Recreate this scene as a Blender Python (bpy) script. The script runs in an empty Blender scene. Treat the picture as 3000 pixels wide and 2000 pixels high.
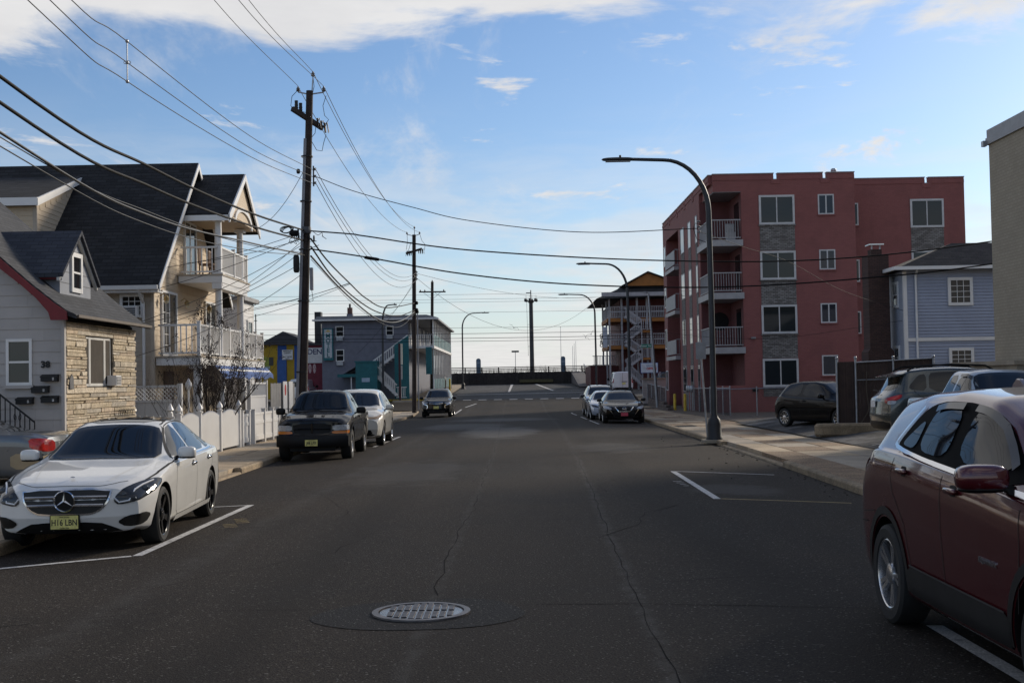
import bpy, bmesh, math, random
from math import radians, sin, cos, pi
from mathutils import Vector, Matrix, geometry
from mathutils.bvhtree import BVHTree
random.seed(7)
SC = bpy.context.scene
COL = SC.collection

# ------------------------------------------------------------------ camera
CAM_H = 1.80
pit, yaw, rol = radians(1.862), radians(0.127), 0.018
fwd = Vector((-sin(yaw)*cos(pit), cos(yaw)*cos(pit), sin(pit)))
rgt = Vector((cos(yaw), sin(yaw), 0))
upv = rgt.cross(fwd)
r2 = rgt*cos(rol) - upv*sin(rol)
u2 = rgt*sin(rol) + upv*cos(rol)
cam = bpy.data.cameras.new('camera')
cam.sensor_width = 36.0
cam.lens = 36.0*3574/3000
cam.clip_start, cam.clip_end = 0.1, 9000
camo = bpy.data.objects.new('camera', cam)
COL.objects.link(camo)
camo.matrix_world = Matrix(((r2.x, u2.x, -fwd.x, 0), (r2.y, u2.y, -fwd.y, 0), (r2.z, u2.z, -fwd.z, CAM_H), (0, 0, 0, 1)))
SC.camera = camo

# ------------------------------------------------------------------ sky, sun, exposure
SUN_EL, SUN_AZ = radians(22), radians(43)      # azimuth from the view direction (+Y) towards the right (+X)
SKY_STRENGTH, SUN_STRENGTH, EXPOSURE = 0.10, 4.1, -0.20
sun = bpy.data.lights.new('sun', 'SUN')
sun.energy, sun.angle, sun.color = SUN_STRENGTH, radians(10), (1.0, 0.89, 0.74)
suno = bpy.data.objects.new('sun', sun)
COL.objects.link(suno)
sd = Vector((sin(SUN_AZ)*cos(SUN_EL), cos(SUN_AZ)*cos(SUN_EL), sin(SUN_EL)))
suno.rotation_euler = sd.to_track_quat('Z', 'Y').to_euler()
SC.view_settings.view_transform = 'Standard'
SC.view_settings.look = 'None'
SC.view_settings.exposure = EXPOSURE
SC.view_settings.gamma = 1.0
W = bpy.data.worlds.new('World')
SC.world = W
W.use_nodes = True

class NT:
    """tiny node-tree writer"""
    def __init__(s, tree):
        s.t = tree
        s.n = tree.nodes
        s.l = tree.links
    def put(s, sock, v):
        if isinstance(v, bpy.types.NodeSocket):
            s.l.new(v, sock)
        elif v is not None:
            try:
                sock.default_value = v
            except Exception:
                sock.default_value = (*v, 1.0)
    def node(s, typ, ins=None, **kw):
        n = s.n.new(typ)
        for k, v in kw.items():
            setattr(n, k, v)
        for k, v in (ins or {}).items():
            s.put(n.inputs[k], v)
        return n
    def m(s, op, a, b=None, c=None, clamp=False):
        n = s.n.new('ShaderNodeMath')
        n.operation = op
        n.use_clamp = clamp
        for i, v in enumerate((a, b, c)):
            if v is not None:
                s.put(n.inputs[i], v)
        return n.outputs[0]
    def ss(s, v, a, b):
        n = s.node('ShaderNodeMapRange', {0: v, 1: a, 2: b}, interpolation_type='SMOOTHSTEP')
        return n.outputs[0]
    def noise(s, vec, scale, detail=3, rough=.55, dist=0):
        return s.node('ShaderNodeTexNoise', {'Vector': vec, 'Scale': scale, 'Detail': detail, 'Roughness': rough, 'Distortion': dist}).outputs[0]
    def mix(s, f, a, b, typ='MIX'):
        n = s.n.new('ShaderNodeMix')
        n.data_type = 'RGBA'
        n.blend_type = typ
        s.put(n.inputs[0], f)
        s.put(n.inputs[6], a)
        s.put(n.inputs[7], b)
        return n.outputs[2]
    def comb(s, x, y, z):
        return s.node('ShaderNodeCombineXYZ', {0: x, 1: y, 2: z}).outputs[0]

wt = NT(W.node_tree)
W.node_tree.nodes.clear()
sky = wt.node('ShaderNodeTexSky', sky_type='NISHITA', sun_disc=False, sun_elevation=SUN_EL, sun_rotation=SUN_AZ,
              altitude=5, air_density=1.0, dust_density=0.5, ozone_density=2.5)
tc = wt.node('ShaderNodeTexCoord')
sp = wt.node('ShaderNodeSeparateXYZ', {0: tc.outputs['Generated']})
dx, dy, dz = sp.outputs
zz = wt.m('MAXIMUM', dz, 0.0)
zp = wt.m('ADD', zz, 0.035)
px_ = wt.m('DIVIDE', dx, zp)
py_ = wt.m('DIVIDE', dy, zp)
pv = wt.comb(px_, py_, 0.0)
# a broken cloud deck overhead whose far edge runs across the view
n1 = wt.noise(pv, 1.35, 8, .60, .35)
n2 = wt.noise(pv, .35, 3, .5)
edge = wt.m('SUBTRACT', wt.m('ADD', wt.m('ADD', 3.10, wt.m('MULTIPLY', px_, -0.10)), wt.m('MULTIPLY', wt.m('MAXIMUM', px_, 0.0), 0.06)), py_)
edge = wt.m('ADD', edge, wt.m('MULTIPLY', wt.m('SUBTRACT', n1, .5), 2.6))
deck = wt.ss(edge, -.05, .38)
thr = wt.m('ADD', .38, wt.m('MULTIPLY', wt.ss(edge, .9, 3.0), .19))      # solid along its far edge, broken overhead
deck = wt.m('MULTIPLY', deck, wt.ss(wt.m('SUBTRACT', wt.m('ADD', wt.m('MULTIPLY', n1, .7), wt.m('MULTIPLY', n2, .5)), thr), .0, .2))
# thin cirrus streaks and low banks towards the horizon
cv = wt.comb(wt.m('MULTIPLY', px_, 1.0), wt.m('MULTIPLY', py_, .28), 3.1)
c1 = wt.noise(cv, 1.05, 7, .66, 1.1)
cir = wt.m('MULTIPLY', wt.ss(c1, .52, .74), .66)
# small fair-weather puffs scattered at middle height
fv = wt.comb(wt.m('MULTIPLY', dx, 4.6), wt.m('MULTIPLY', dy, 4.6), wt.m('MULTIPLY', dz, 15.0))
f1 = wt.noise(fv, 1.9, 7, .60, .35)
puff = wt.m('MULTIPLY', wt.ss(f1, .605, .70), wt.m('MULTIPLY', wt.ss(zz, .05, .12), wt.ss(zz, .34, .22)))
lv = wt.comb(wt.m('MULTIPLY', dx, 3.2), wt.m('MULTIPLY', dy, 3.2), wt.m('MULTIPLY', dz, 17.0))
l1 = wt.noise(lv, 1.6, 6, .6, .3)
low = wt.m('MULTIPLY', wt.ss(l1, .40, .62), wt.ss(zz, .24, .02))
low = wt.m('MULTIPLY', low, .92)
haze = wt.m('POWER', wt.m('SUBTRACT', 1.0, zz), 13.0)
haze = wt.m('MULTIPLY', haze, .85)
inv = lambda v: wt.m('SUBTRACT', 1.0, v, clamp=True)
cl = inv(wt.m('MULTIPLY', wt.m('MULTIPLY', inv(deck), inv(cir)), wt.m('MULTIPLY', inv(low), inv(puff))))
shade = wt.noise(pv, 2.3, 5, .6)
ccol = wt.mix(shade, (7.6, 7.5, 7.6), (10.9, 10.7, 10.4))
hcol = (8.7, 8.9, 9.1)
skyb = wt.mix(1.0, sky.outputs[0], (1.04, 1.20, 1.40), 'MULTIPLY')
c0 = wt.mix(haze, skyb, hcol)
c9 = wt.mix(wt.m('MULTIPLY', cl, .93), c0, ccol)
bg = wt.node('ShaderNodeBackground', {'Color': c9, 'Strength': SKY_STRENGTH})
wo = wt.node('ShaderNodeOutputWorld', {'Surface': bg.outputs[0]})

# ------------------------------------------------------------------ materials
MATS = {}
def pm(name, rgb, rough=.6, metal=0.0, var=.12, vs=3.0, bump=0.0, bs=60.0, coat=0.0, spec=.5, rnd=0.0, dirt=0.0, fine=0.0, emit=None, dark=None, ds=1.2):
    """principled material: base colour with two scales of variation, optional bump, coat, per-object random tint"""
    if name in MATS:
        return MATS[name]
    m = bpy.data.materials.new(name)
    m.use_nodes = True
    t = NT(m.node_tree)
    b = m.node_tree.nodes['Principled BSDF']
    pos = t.node('ShaderNodeNewGeometry').outputs['Position']
    n = t.noise(pos, vs, 5, .6)
    lo = tuple(c*(1-var) for c in rgb)
    hi = tuple(min(1, c*(1+var)) for c in rgb)
    col = t.mix(t.ss(n, .3, .7), lo, hi)
    if fine:
        nf = t.noise(pos, bs, 2, .6)
        col = t.mix(t.ss(nf, .35, .75), t.mix(1.0, col, (1-fine,)*3, 'MULTIPLY'), t.mix(1.0, col, (1+fine,)*3, 'MULTIPLY'))
    if dirt:
        nd = t.noise(pos, ds, 6, .7)
        col = t.mix(t.m('MULTIPLY', t.ss(nd, .48, .72), dirt), col, dark or tuple(c*.45 for c in rgb))
    if rnd:
        oi = t.node('ShaderNodeObjectInfo').outputs['Random']
        col = t.mix(oi, t.mix(1.0, col, (1-rnd,)*3, 'MULTIPLY'), t.mix(1.0, col, (1+rnd*.7,)*3, 'MULTIPLY'))
    t.put(b.inputs['Base Color'], col)
    rr = t.m('ADD', rough-.06, t.m('MULTIPLY', t.noise(pos, vs*2.3, 4), .12), clamp=True) if rough > .12 else rough
    t.put(b.inputs['Roughness'], rr)
    b.inputs['Metallic'].default_value = metal
    b.inputs['Specular IOR Level'].default_value = spec
    b.inputs['Coat Weight'].default_value = coat
    b.inputs['Coat Roughness'].default_value = .03
    if bump:
        bn = t.node('ShaderNodeBump', {'Strength': bump, 'Distance': .01, 'Height': t.noise(pos, bs, 4, .6)})
        t.put(b.inputs['Normal'], bn.outputs[0])
    if emit:
        b.inputs['Emission Color'].default_value = (*emit[0], 1)
        b.inputs['Emission Strength'].default_value = emit[1]
    MATS[name] = m
    return m

def brickm(name, c1, c2, mortar, axis, bw, bh, ms, bump=.4, rough=.85, off=.5, dirt=.25):
    """courses too fine to build singly: bricks / shingles in the surface's own metres"""
    if name in MATS:
        return MATS[name]
    m = bpy.data.materials.new(name)
    m.use_nodes = True
    t = NT(m.node_tree)
    b = m.node_tree.nodes['Principled BSDF']
    pos = t.node('ShaderNodeNewGeometry').outputs['Position']
    s = t.node('ShaderNodeSeparateXYZ', {0: pos})
    vec = t.comb(s.outputs[0 if axis == 'x' else 1], s.outputs[2], 0.0)
    br = t.node('ShaderNodeTexBrick', {'Vector': vec, 'Color1': (*c1, 1), 'Color2': (*c2, 1), 'Mortar': (*mortar, 1), 'Scale': 1.0,
                'Mortar Size': ms, 'Mortar Smooth': .2, 'Brick Width': bw, 'Row Height': bh, 'Bias': 0.0}, offset=off)
    col = br.outputs[0]
    nd = t.noise(pos, .9, 6, .65)
    col = t.mix(t.m('MULTIPLY', t.ss(nd, .42, .72), dirt), col, tuple(v*.5 for v in c1))
    nf = t.noise(pos, 45, 2)
    col = t.mix(t.ss(nf, .3, .7), t.mix(1.0, col, (.86,)*3, 'MULTIPLY'), col)
    t.put(b.inputs['Base Color'], col)
    b.inputs['Roughness'].default_value = rough
    bn = t.node('ShaderNodeBump', {'Strength': bump, 'Distance': .012, 'Height': t.m('SUBTRACT', 1.0, br.outputs[1])})
    t.put(b.inputs['Normal'], bn.outputs[0])
    MATS[name] = m
    return m

def glassm(name, rgb=(.012, .014, .016), rough=.03):
    return pm(name, rgb, rough, var=.05, spec=.45, vs=.7)

GLASS = glassm('window_glass')
CARGLASS = glassm('car_glass', (.008, .009, .010), .02)
WHITE = pm('white_vinyl', (.72, .71, .69), .45, var=.05, vs=1.5, dirt=.18, dark=(.5, .47, .42), ds=1.5)
WHITEW = pm('white_wood', (.66, .65, .63), .6, var=.08, dirt=.2, dark=(.42, .38, .33))
BLACK = pm('black_plastic', (.007, .007, .0075), .55, var=.2, spec=.25)
RUBBER = pm('rubber', (.014, .014, .014), .8, var=.2, bump=.3, bs=90)
CHROME = pm('chrome', (.62, .63, .65), .12, 1.0, var=.05)
ALU = pm('alloy_silver', (.55, .55, .56), .28, 1.0, var=.05)
GALV = pm('galvanised', (.33, .34, .36), .42, .8, var=.15, vs=8)
GAP = pm('panel_gap', (.004, .004, .004), .8)

# ------------------------------------------------------------------ mesh helpers
BASE = {}
class MB:
    def __init__(s):
        s.v = []
        s.f = []
    def add(s, vs, fs):
        o = len(s.v)
        s.v += [tuple(v) for v in vs]
        s.f += [tuple(i+o for i in f) for f in fs]
        return s
    def box(s, x0, y0, z0, x1, y1, z1):
        return s.add([(x0, y0, z0), (x1, y0, z0), (x1, y1, z0), (x0, y1, z0), (x0, y0, z1), (x1, y0, z1), (x1, y1, z1), (x0, y1, z1)],
                     [(0, 3, 2, 1), (4, 5, 6, 7), (0, 1, 5, 4), (1, 2, 6, 5), (2, 3, 7, 6), (3, 0, 4, 7)])
    def prism(s, poly, axis, a, b):
        n = len(poly)
        mk = {'x': lambda p, t: (t, p[0], p[1]), 'y': lambda p, t: (p[0], t, p[1]), 'z': lambda p, t: (p[0], p[1], t)}[axis]
        vs = [mk(p, a) for p in poly]+[mk(p, b) for p in poly]
        fs = [tuple(range(n))[::-1], tuple(range(n, 2*n))]+[(i, (i+1) % n, n+(i+1) % n, n+i) for i in range(n)]
        return s.add(vs, fs)
    def beam(s, p0, p1, w, h, up=(0, 0, 1)):
        p0, p1 = Vector(p0), Vector(p1)
        d = (p1-p0).normalized()
        u = Vector(up)
        if abs(d.dot(u)) > .98:
            u = Vector((0, 1, 0))
        sd_ = d.cross(u).normalized()*w/2
        uu = sd_.cross(d).normalized()*h/2
        vs = [p+a*sd_+b*uu for p in (p0, p1) for a, b in ((-1, -1), (1, -1), (1, 1), (-1, 1))]
        return s.add(vs, [(0, 3, 2, 1), (4, 5, 6, 7), (0, 1, 5, 4), (1, 2, 6, 5), (2, 3, 7, 6), (3, 0, 4, 7)])
    def tube(s, pts, r, n=6, cap=True):
        pts = [Vector(p) for p in pts]
        m = len(pts)
        rs = r if isinstance(r, (list, tuple)) else [r]*m
        rings = []
        ref = None
        for i, p in enumerate(pts):
            d = (pts[min(i+1, m-1)]-pts[max(i-1, 0)])
            d = d.normalized() if d.length > 1e-9 else Vector((0, 0, 1))
            if ref is None:
                ref = d.orthogonal().normalized()
            a = (ref-d*ref.dot(d))
            a = a.normalized() if a.length > 1e-6 else d.orthogonal().normalized()
            ref = a
            b = d.cross(a)
            rings.append([p+(a*cos(2*pi*k/n)+b*sin(2*pi*k/n))*rs[i] for k in range(n)])
        vs = [q for rr in rings for q in rr]
        fs = [(i*n+k, i*n+(k+1) % n, (i+1)*n+(k+1) % n, (i+1)*n+k) for i in range(m-1) for k in range(n)]
        if cap:
            fs += [tuple(range(n))[::-1], tuple(range((m-1)*n, m*n))]
        return s.add(vs, fs)
    def cyl(s, p0, p1, r0, r1=None, n=12):
        return s.tube([p0, p1], [r0, r0 if r1 is None else r1], n)
    def lathe(s, prof, n=24, c=(0, 0, 0), axis='z', a0=0.0, a1=2*pi):
        full = abs(a1-a0-2*pi) < 1e-6
        k = n if full else n+1
        vs = []
        for r, h in prof:
            for i in range(k):
                a = a0+(a1-a0)*i/n
                q = {'z': (r*cos(a), r*sin(a), h), 'x': (h, r*cos(a), r*sin(a)), 'y': (r*cos(a), h, r*sin(a))}[axis]
                vs.append((q[0]+c[0], q[1]+c[1], q[2]+c[2]))
        fs = []
        for j in range(len(prof)-1):
            for i in range(n):
                i2 = (i+1) % k if full else i+1
                fs.append((j*k+i, j*k+i2, (j+1)*k+i2, (j+1)*k+i))
        return s.add(vs, fs)
    def sell(s, c, r, e=.5, n=12, m=8):
        """superellipsoid (rounded box when e is small)"""
        pw = lambda t: math.copysign(abs(t)**e, t)
        vs, fs = [], []
        for j in range(m+1):
            ph = -pi/2+pi*j/m
            for i in range(n):
                th = 2*pi*i/n
                vs.append((c[0]+r[0]*pw(cos(ph))*pw(cos(th)), c[1]+r[1]*pw(cos(ph))*pw(sin(th)), c[2]+r[2]*pw(sin(ph))))
        for j in range(m):
            for i in range(n):
                fs.append((j*n+i, j*n+(i+1) % n, (j+1)*n+(i+1) % n, (j+1)*n+i))
        return s.add(vs, fs)
    def mesh(s, name, mat, smooth=None, base=(0, 0, 0), bevel=0):
        me = bpy.data.meshes.new(name)
        me.from_pydata([(a-base[0], b-base[1], c-base[2]) for a, b, c in s.v], [], s.f)
        bm = bmesh.new()
        bm.from_mesh(me)
        bmesh.ops.remove_doubles(bm, verts=bm.verts, dist=1e-5)
        if bevel:
            bmesh.ops.bevel(bm, geom=list(bm.edges), offset=bevel, segments=1, affect='EDGES', clamp_overlap=True)
        bmesh.ops.recalc_face_normals(bm, faces=bm.faces)
        bm.to_mesh(me)
        bm.free()
        if mat:
            me.materials.append(mat)
        if smooth:
            me.polygons.foreach_set('use_smooth', [True]*len(me.polygons))
            me.set_sharp_from_angle(angle=radians(smooth))
        return me
    def build(s, name, mat, parent=None, smooth=None, bevel=0):
        base = BASE.get(parent.name, (0, 0, 0)) if parent else (0, 0, 0)
        return link(name, s.mesh(name, mat, smooth, base, bevel), parent)

def link(name, me, parent=None, loc=None, rot=None, scale=None):
    o = bpy.data.objects.new(name, me)
    COL.objects.link(o)
    if parent:
        o.parent = parent
        BASE[o.name] = BASE.get(parent.name, (0, 0, 0))
        if loc is not None:
            b = BASE[o.name]
            o.location = (loc[0]-b[0], loc[1]-b[1], loc[2]-b[2])
    elif loc is not None:
        o.location = loc
    if rot:
        o.rotation_euler = rot
    if scale:
        o.scale = scale
    return o

def tag(o, label=None, cat=None, group=None, kind=None):
    for k, v in (('label', label), ('category', cat), ('group', group), ('kind', kind)):
        if v:
            o[k] = v
    return o

def thing(name, label, cat, loc=(0, 0, 0), rotz=0, group=None):
    o = bpy.data.objects.new(name, None)
    COL.objects.link(o)
    o.empty_display_size = .2
    o.location = loc
    o.rotation_euler = (0, 0, rotz)
    BASE[o.name] = tuple(loc) if not rotz else (0, 0, 0)
    return tag(o, label, cat, group)

def struct(o):
    o['kind'] = 'structure'
    return o

TXT = {}
def text_mesh(s, size, ext=.004, bold=0.0, align='CENTER', spacing=1.0):
    key = (s, size, ext, bold, align, spacing)
    if key in TXT:
        return TXT[key]
    c = bpy.data.curves.new('lettering', 'FONT')
    c.body, c.size, c.extrude, c.offset, c.align_x, c.align_y = s, size, ext, bold, align, 'CENTER'
    c.space_character = spacing
    c.resolution_u = 3
    o = bpy.data.objects.new('t', c)
    COL.objects.link(o)
    dg = bpy.context.evaluated_depsgraph_get()
    me = bpy.data.meshes.new_from_object(o.evaluated_get(dg))
    bpy.data.objects.remove(o)
    me.name = 'lettering'
    TXT[key] = me
    return me
def lettering(s, size, loc, parent, mat, face='-y', bold=0.0, spacing=1.0, ext=.004, name='lettering', sx=1.0):
    me = text_mesh(s, size, ext, bold, 'CENTER', spacing).copy()
    me.materials.clear()
    me.materials.append(mat)
    rot = {'-y': (pi/2, 0, 0), '+x': (pi/2, 0, pi/2), '-x': (pi/2, 0, -pi/2), '+y': (pi/2, 0, pi)}[face]
    return link(name, me, parent, loc, rot, (sx, 1, 1))

# ------------------------------------------------------------------ terrain profile (the street dips, then climbs to the boardwalk)
GP = [(-60, 0), (30, 0), (52, -.07), (75, -.22), (82, -.13), (145, 1.40), (150, 1.5), (4000, 1.5)]
def gz(y):
    for (a, b), (c, d) in zip(GP, GP[1:]):
        if y <= c:
            return b+(d-b)*(y-a)/(c-a)
    return 1.5
def cz(x, y):
    k = min(1, max(0, (84-y)/10))
    return gz(y)-.08*min(1, (x/5.6)**2)*k
def lerp_tab(tab, y):
    if y <= tab[0][0]:
        return tab[0][1]
    for (a, b), (c, d) in zip(tab, tab[1:]):
        if y <= c:
            return b+(d-b)*(y-a)/(c-a)
    return tab[-1][1]
LK = [(-12, -5.85), (27, -5.9), (35, -6.0), (78, -6.35), (82, -6.5)]
RK = [(-12, 5.15), (18, 5.35), (25, 5.5), (60, 6.0), (84, 6.4)]
lk = lambda y: lerp_tab(LK, y)
rk = lambda y: lerp_tab(RK, y)
SW = .13     # kerb height above the gutter
sw = lambda y: gz(y)-.08+SW

# ------------------------------------------------------------------ ground, road, pavements
def asphalt(name, base, seal=.0, tracks=True, dust=0.0):
    m = bpy.data.materials.new(name)
    m.use_nodes = True
    t = NT(m.node_tree)
    b = m.node_tree.nodes['Principled BSDF']
    pos = t.node('ShaderNodeNewGeometry').outputs['Position']
    s = t.node('ShaderNodeSeparateXYZ', {0: pos})
    big = t.noise(pos, .22, 5, .6, .4)
    mid = t.noise(t.comb(t.m('MULTIPLY', s.outputs[0], 1.6), t.m('MULTIPLY', s.outputs[1], .22), 0.0), 1.0, 5, .6)
    fine = t.noise(pos, 62, 3, .75)
    vor = t.node('ShaderNodeTexVoronoi', {'Vector': pos, 'Scale': 70.0}).outputs['Distance']
    c = t.mix(t.ss(big, .3, .7), tuple(v*.70 for v in base), tuple(v*1.38 for v in base))
    c = t.mix(t.m('MULTIPLY', t.ss(mid, .4, .7), .45), c, tuple(v*1.35 for v in base))
    c = t.mix(t.ss(fine, .36, .68), t.mix(1.0, c, (.42,)*3, 'MULTIPLY'), t.mix(1.0, c, (1.6, 1.57, 1.5), 'MULTIPLY'))
    spk = t.noise(pos, 38, 1, .5)
    c = t.mix(t.m('MULTIPLY', t.ss(spk, .66, .74), .75), c, (.20, .185, .165))
    if tracks:
        # oil-darkened strip along the lane middle and polished wheel paths
        for x0, w, k in ((-2.0, .6, .55), (2.1, .6, .5)):
            d = t.m('ABSOLUTE', t.m('SUBTRACT', t.m('ADD', s.outputs[0], t.m('MULTIPLY', t.m('SUBTRACT', mid, .5), .5)), x0))
            c = t.mix(t.m('MULTIPLY', t.ss(d, w, 0.0), k), c, tuple(v*.6 for v in base))
        # weathered, paler grit along the paving seams
        for tab, w, k in (([(5, .90), (10, .96), (14, 1.05), (19, 1.19), (28, 1.40), (49, 1.74), (90, 2.0)], .12, .45), ([(10, -.72), (15, -.70), (23, -.60), (36, -.58), (60, -.8)], .11, .28), ([(5, -3.4), (60, -3.2)], .3, .25)):
            lin = tab[0][1]
            for (y0, x0), (y1, x1) in zip(tab, tab[1:]):
                mr = t.node('ShaderNodeMapRange', {0: s.outputs[1], 1: y0, 2: y1, 3: 0.0, 4: x1-x0})
                lin = t.m('ADD', lin, mr.outputs[0])
            d = t.m('ABSOLUTE', t.m('SUBTRACT', t.m('ADD', s.outputs[0], t.m('MULTIPLY', t.m('SUBTRACT', t.noise(pos, 2.5, 4), .5), .16)), lin))
            brk = t.ss(t.noise(pos, 3.0, 6, .75), .36, .62)
            c = t.mix(t.m('MULTIPLY', t.m('MULTIPLY', t.ss(d, w, 0.0), brk), k), c, (.10, .095, .088))
        # paler patches with ragged edges, mostly on the far carriageway
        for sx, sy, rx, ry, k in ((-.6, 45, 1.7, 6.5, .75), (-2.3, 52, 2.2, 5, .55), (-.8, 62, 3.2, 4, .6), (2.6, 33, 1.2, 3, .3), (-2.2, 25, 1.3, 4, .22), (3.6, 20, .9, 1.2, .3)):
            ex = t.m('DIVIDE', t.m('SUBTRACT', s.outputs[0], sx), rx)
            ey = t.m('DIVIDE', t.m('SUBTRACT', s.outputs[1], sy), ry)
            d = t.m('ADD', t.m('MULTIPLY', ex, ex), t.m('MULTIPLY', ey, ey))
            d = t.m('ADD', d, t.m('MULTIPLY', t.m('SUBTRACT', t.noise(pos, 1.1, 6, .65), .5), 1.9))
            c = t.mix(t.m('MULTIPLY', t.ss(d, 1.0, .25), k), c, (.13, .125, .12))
    if dust:
        dn = t.noise(pos, .5, 6, .7)
        c = t.mix(t.m('MULTIPLY', t.ss(dn, .46, .66), dust), c, (.30, .29, .28))
    t.put(b.inputs['Base Color'], c)
    rg = t.m('ADD', .78-seal, t.m('MULTIPLY', t.m('SUBTRACT', big, .5), .25))
    t.put(b.inputs['Roughness'], rg)
    b.inputs['Specular IOR Level'].default_value = .12
    bn = t.node('ShaderNodeBump', {'Strength': .8, 'Distance': .008, 'Height': t.m('ADD', fine, t.m('MULTIPLY', vor, .8))})
    t.put(b.inputs['Normal'], bn.outputs[0])
    return m
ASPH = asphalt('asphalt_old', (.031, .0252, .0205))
ASPH_LOT = asphalt('asphalt_lot', (.050, .050, .052), 0, False, .55)
ASPH_NEW = asphalt('asphalt_patch', (.020, .019, .019), .05, False)
CONC = pm('concrete', (.43, .33, .215), .85, var=.16, vs=1.3, fine=.25, bs=55, bump=.35, dirt=.35, ds=2.2, rnd=.16)
CONCG = pm('concrete_grey', (.36, .30, .225), .85, var=.16, vs=1.3, fine=.25, bs=60, bump=.35, dirt=.35, ds=2.2, rnd=.16)
PEBBLE = pm('pebble_concrete', (.29, .195, .115), .9, var=.2, vs=2, fine=.6, bs=38, bump=.9, rnd=.1)
KERBM = pm('kerb_concrete', (.30, .225, .14), .88, var=.25, vs=2.5, fine=.3, bs=40, bump=.6, dirt=.5, ds=3, rnd=.18)
SOIL = pm('bare_yard', (.13, .10, .075), .95, var=.3, vs=1.5, fine=.4, bs=35, bump=.8)
GRASSM = pm('winter_ground', (.12, .105, .07), .95, var=.35, vs=.8, fine=.4, bs=30, bump=.8)

def sheet(name, xs, ys, zf, mat, parent=None):
    mb = MB()
    vs = [(x if not callable(x) else x(y), y, 0) for y in ys for x in xs]
    vs = [(x, y, zf(x, y)) for x, y, _ in vs]
    n = len(xs)
    fs = [(j*n+i, j*n+i+1, (j+1)*n+i+1, (j+1)*n+i) for j in range(len(ys)-1) for i in range(n-1)]
    mb.add(vs, fs)
    return mb.build(name, mat, parent, smooth=60)
fr = lambda a, b, n: [a+(b-a)*i/n for i in range(n+1)]
g = sheet('ground', [-900, -60, -20, 20, 60, 900], [-80, -12, 30, 52, 75, 82, 100, 120, 150, 165, 172, 260], lambda x, y: gz(y)-.16 if y < 170 else -.6, GRASSM)
struct(g)
sea = sheet('sea', [-4000, 4000], [235, 6000], lambda x, y: -.3, pm('sea_water', (.02, .035, .045), .12, var=.1, vs=.05, bump=.3, bs=.8))
struct(sea)
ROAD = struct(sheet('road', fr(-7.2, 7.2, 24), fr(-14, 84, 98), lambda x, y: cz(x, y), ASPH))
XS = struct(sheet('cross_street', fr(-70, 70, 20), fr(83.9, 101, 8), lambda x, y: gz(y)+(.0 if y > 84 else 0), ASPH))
sheet_end = struct(sheet('road_end', fr(-7.0, 8.0, 8), fr(100.9, 146, 12), lambda x, y: gz(y)+.004, asphalt('asphalt_grey', (.060, .060, .062), 0, False)))

PAINT = pm('road_paint', (.60, .58, .55), .7, var=.12, vs=6, fine=.3, bs=60, dirt=.75, ds=9, dark=(.10, .095, .09))
PAINTY = pm('road_paint_yellow', (.36, .26, .09), .7, var=.15, vs=6, fine=.4, bs=60, dirt=.95, ds=9, dark=(.11, .09, .07))
def strip_on_road(name, pts, w, mat, parent, lift=.005, jag=0.0):
    mb = MB()
    pts = [Vector((p[0], p[1], 0)) for p in pts]
    q = []
    for a, b in zip(pts, pts[1:]):
        n = max(1, int((b-a).length/.35))
        q += [a+(b-a)*i/n for i in range(n)]
    q.append(pts[-1])
    vs = []
    for i, p in enumerate(q):
        d = (q[min(i+1, len(q)-1)]-q[max(i-1, 0)]).normalized()
        s = Vector((-d.y, d.x, 0))
        if jag:
            p = p+s*random.uniform(-jag, jag)
        ww = w*(1 if not jag else random.uniform(.35, 1.3))
        for k in (-1, 1):
            r = p+s*k*ww/2
            vs.append((r.x, r.y, cz(r.x, r.y)+lift))
    fs = [(2*i, 2*i+1, 2*i+3, 2*i+2) for i in range(len(q)-1)]
    mb.add(vs, fs)
    return mb.build(name, mat, parent)
L = lambda pts, w=.10, m=PAINT, p=ROAD: strip_on_road('painted_line', pts, w, m, p)
L([(-4.13, 18.95), (-4.19, 13.45)], .11)
L([(-4.19, 18.90), (-5.8, 18.75)], .07)
L([(-4.25, 13.45), (-5.85, 12.72)], .10)
L([(3.06, 24.0), (3.0, 18.4)], .11)
L([(3.12, 23.98), (4.86, 23.15)], .08)
L([(3.06, 18.42), (4.85, 17.8)], .08, PAINTY)
L([(3.0, 8.9), (2.98, 3.4)], .12)
L([(-4.1, 43.0), (-4.2, 36.0)], .10)
L([(-4.2, 43.0), (-5.9, 42.7)], .08)
L([(-3.75, 84.0), (-3.9, 76.5)], .12)
L([(-3.0, 93), (-3.6, 87)], .12, PAINT, XS)
L([(3.50, 66), (3.52, 60.5)], .08)
L([(3.52, 58.6), (3.55, 52.5)], .08)
L([(3.45, 76), (3.48, 70)], .08)
for k in range(6):   # worn yellow stall number strokes
    x, y = 2.55+.13*(k % 3), 6.95-.23*(k//3)
    L([(x, y), (x+.10, y-.01)], .05, PAINTY)
for k in range(7):
    x, y = -3.92+.05*(k % 4), 16.9-.16*k
    L([(x, y), (x+.16, y+.05)], .035, PAINTY)
for k in range(4):
    L([(2.75+.02*k, 21.6-.3*k), (2.9, 21.62-.3*k)], .05, PAINT)
def flatmark(pts, parent, mat=PAINT, zf=None):
    mb = MB()
    zf = zf or (lambda x, y: gz(y)+.010)
    mb.add([(x, y, zf(x, y)) for x, y in pts], [tuple(range(len(pts)))])
    return mb.build('painted_line', mat, parent)
for k in range(11):
    x = -5.6+1.27*k
    flatmark([(x, 99.6), (x+.66, 99.7), (x+.66, 100.6), (x, 100.5)], XS)
flatmark([(-5.4, 112.4), (6.4, 113.6), (6.4, 114.2), (-5.4, 113.0)], sheet_end)
flatmark([(-.75, 118.5), (-.55, 118.5), (-.25, 145), (-.55, 145)], sheet_end)
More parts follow.
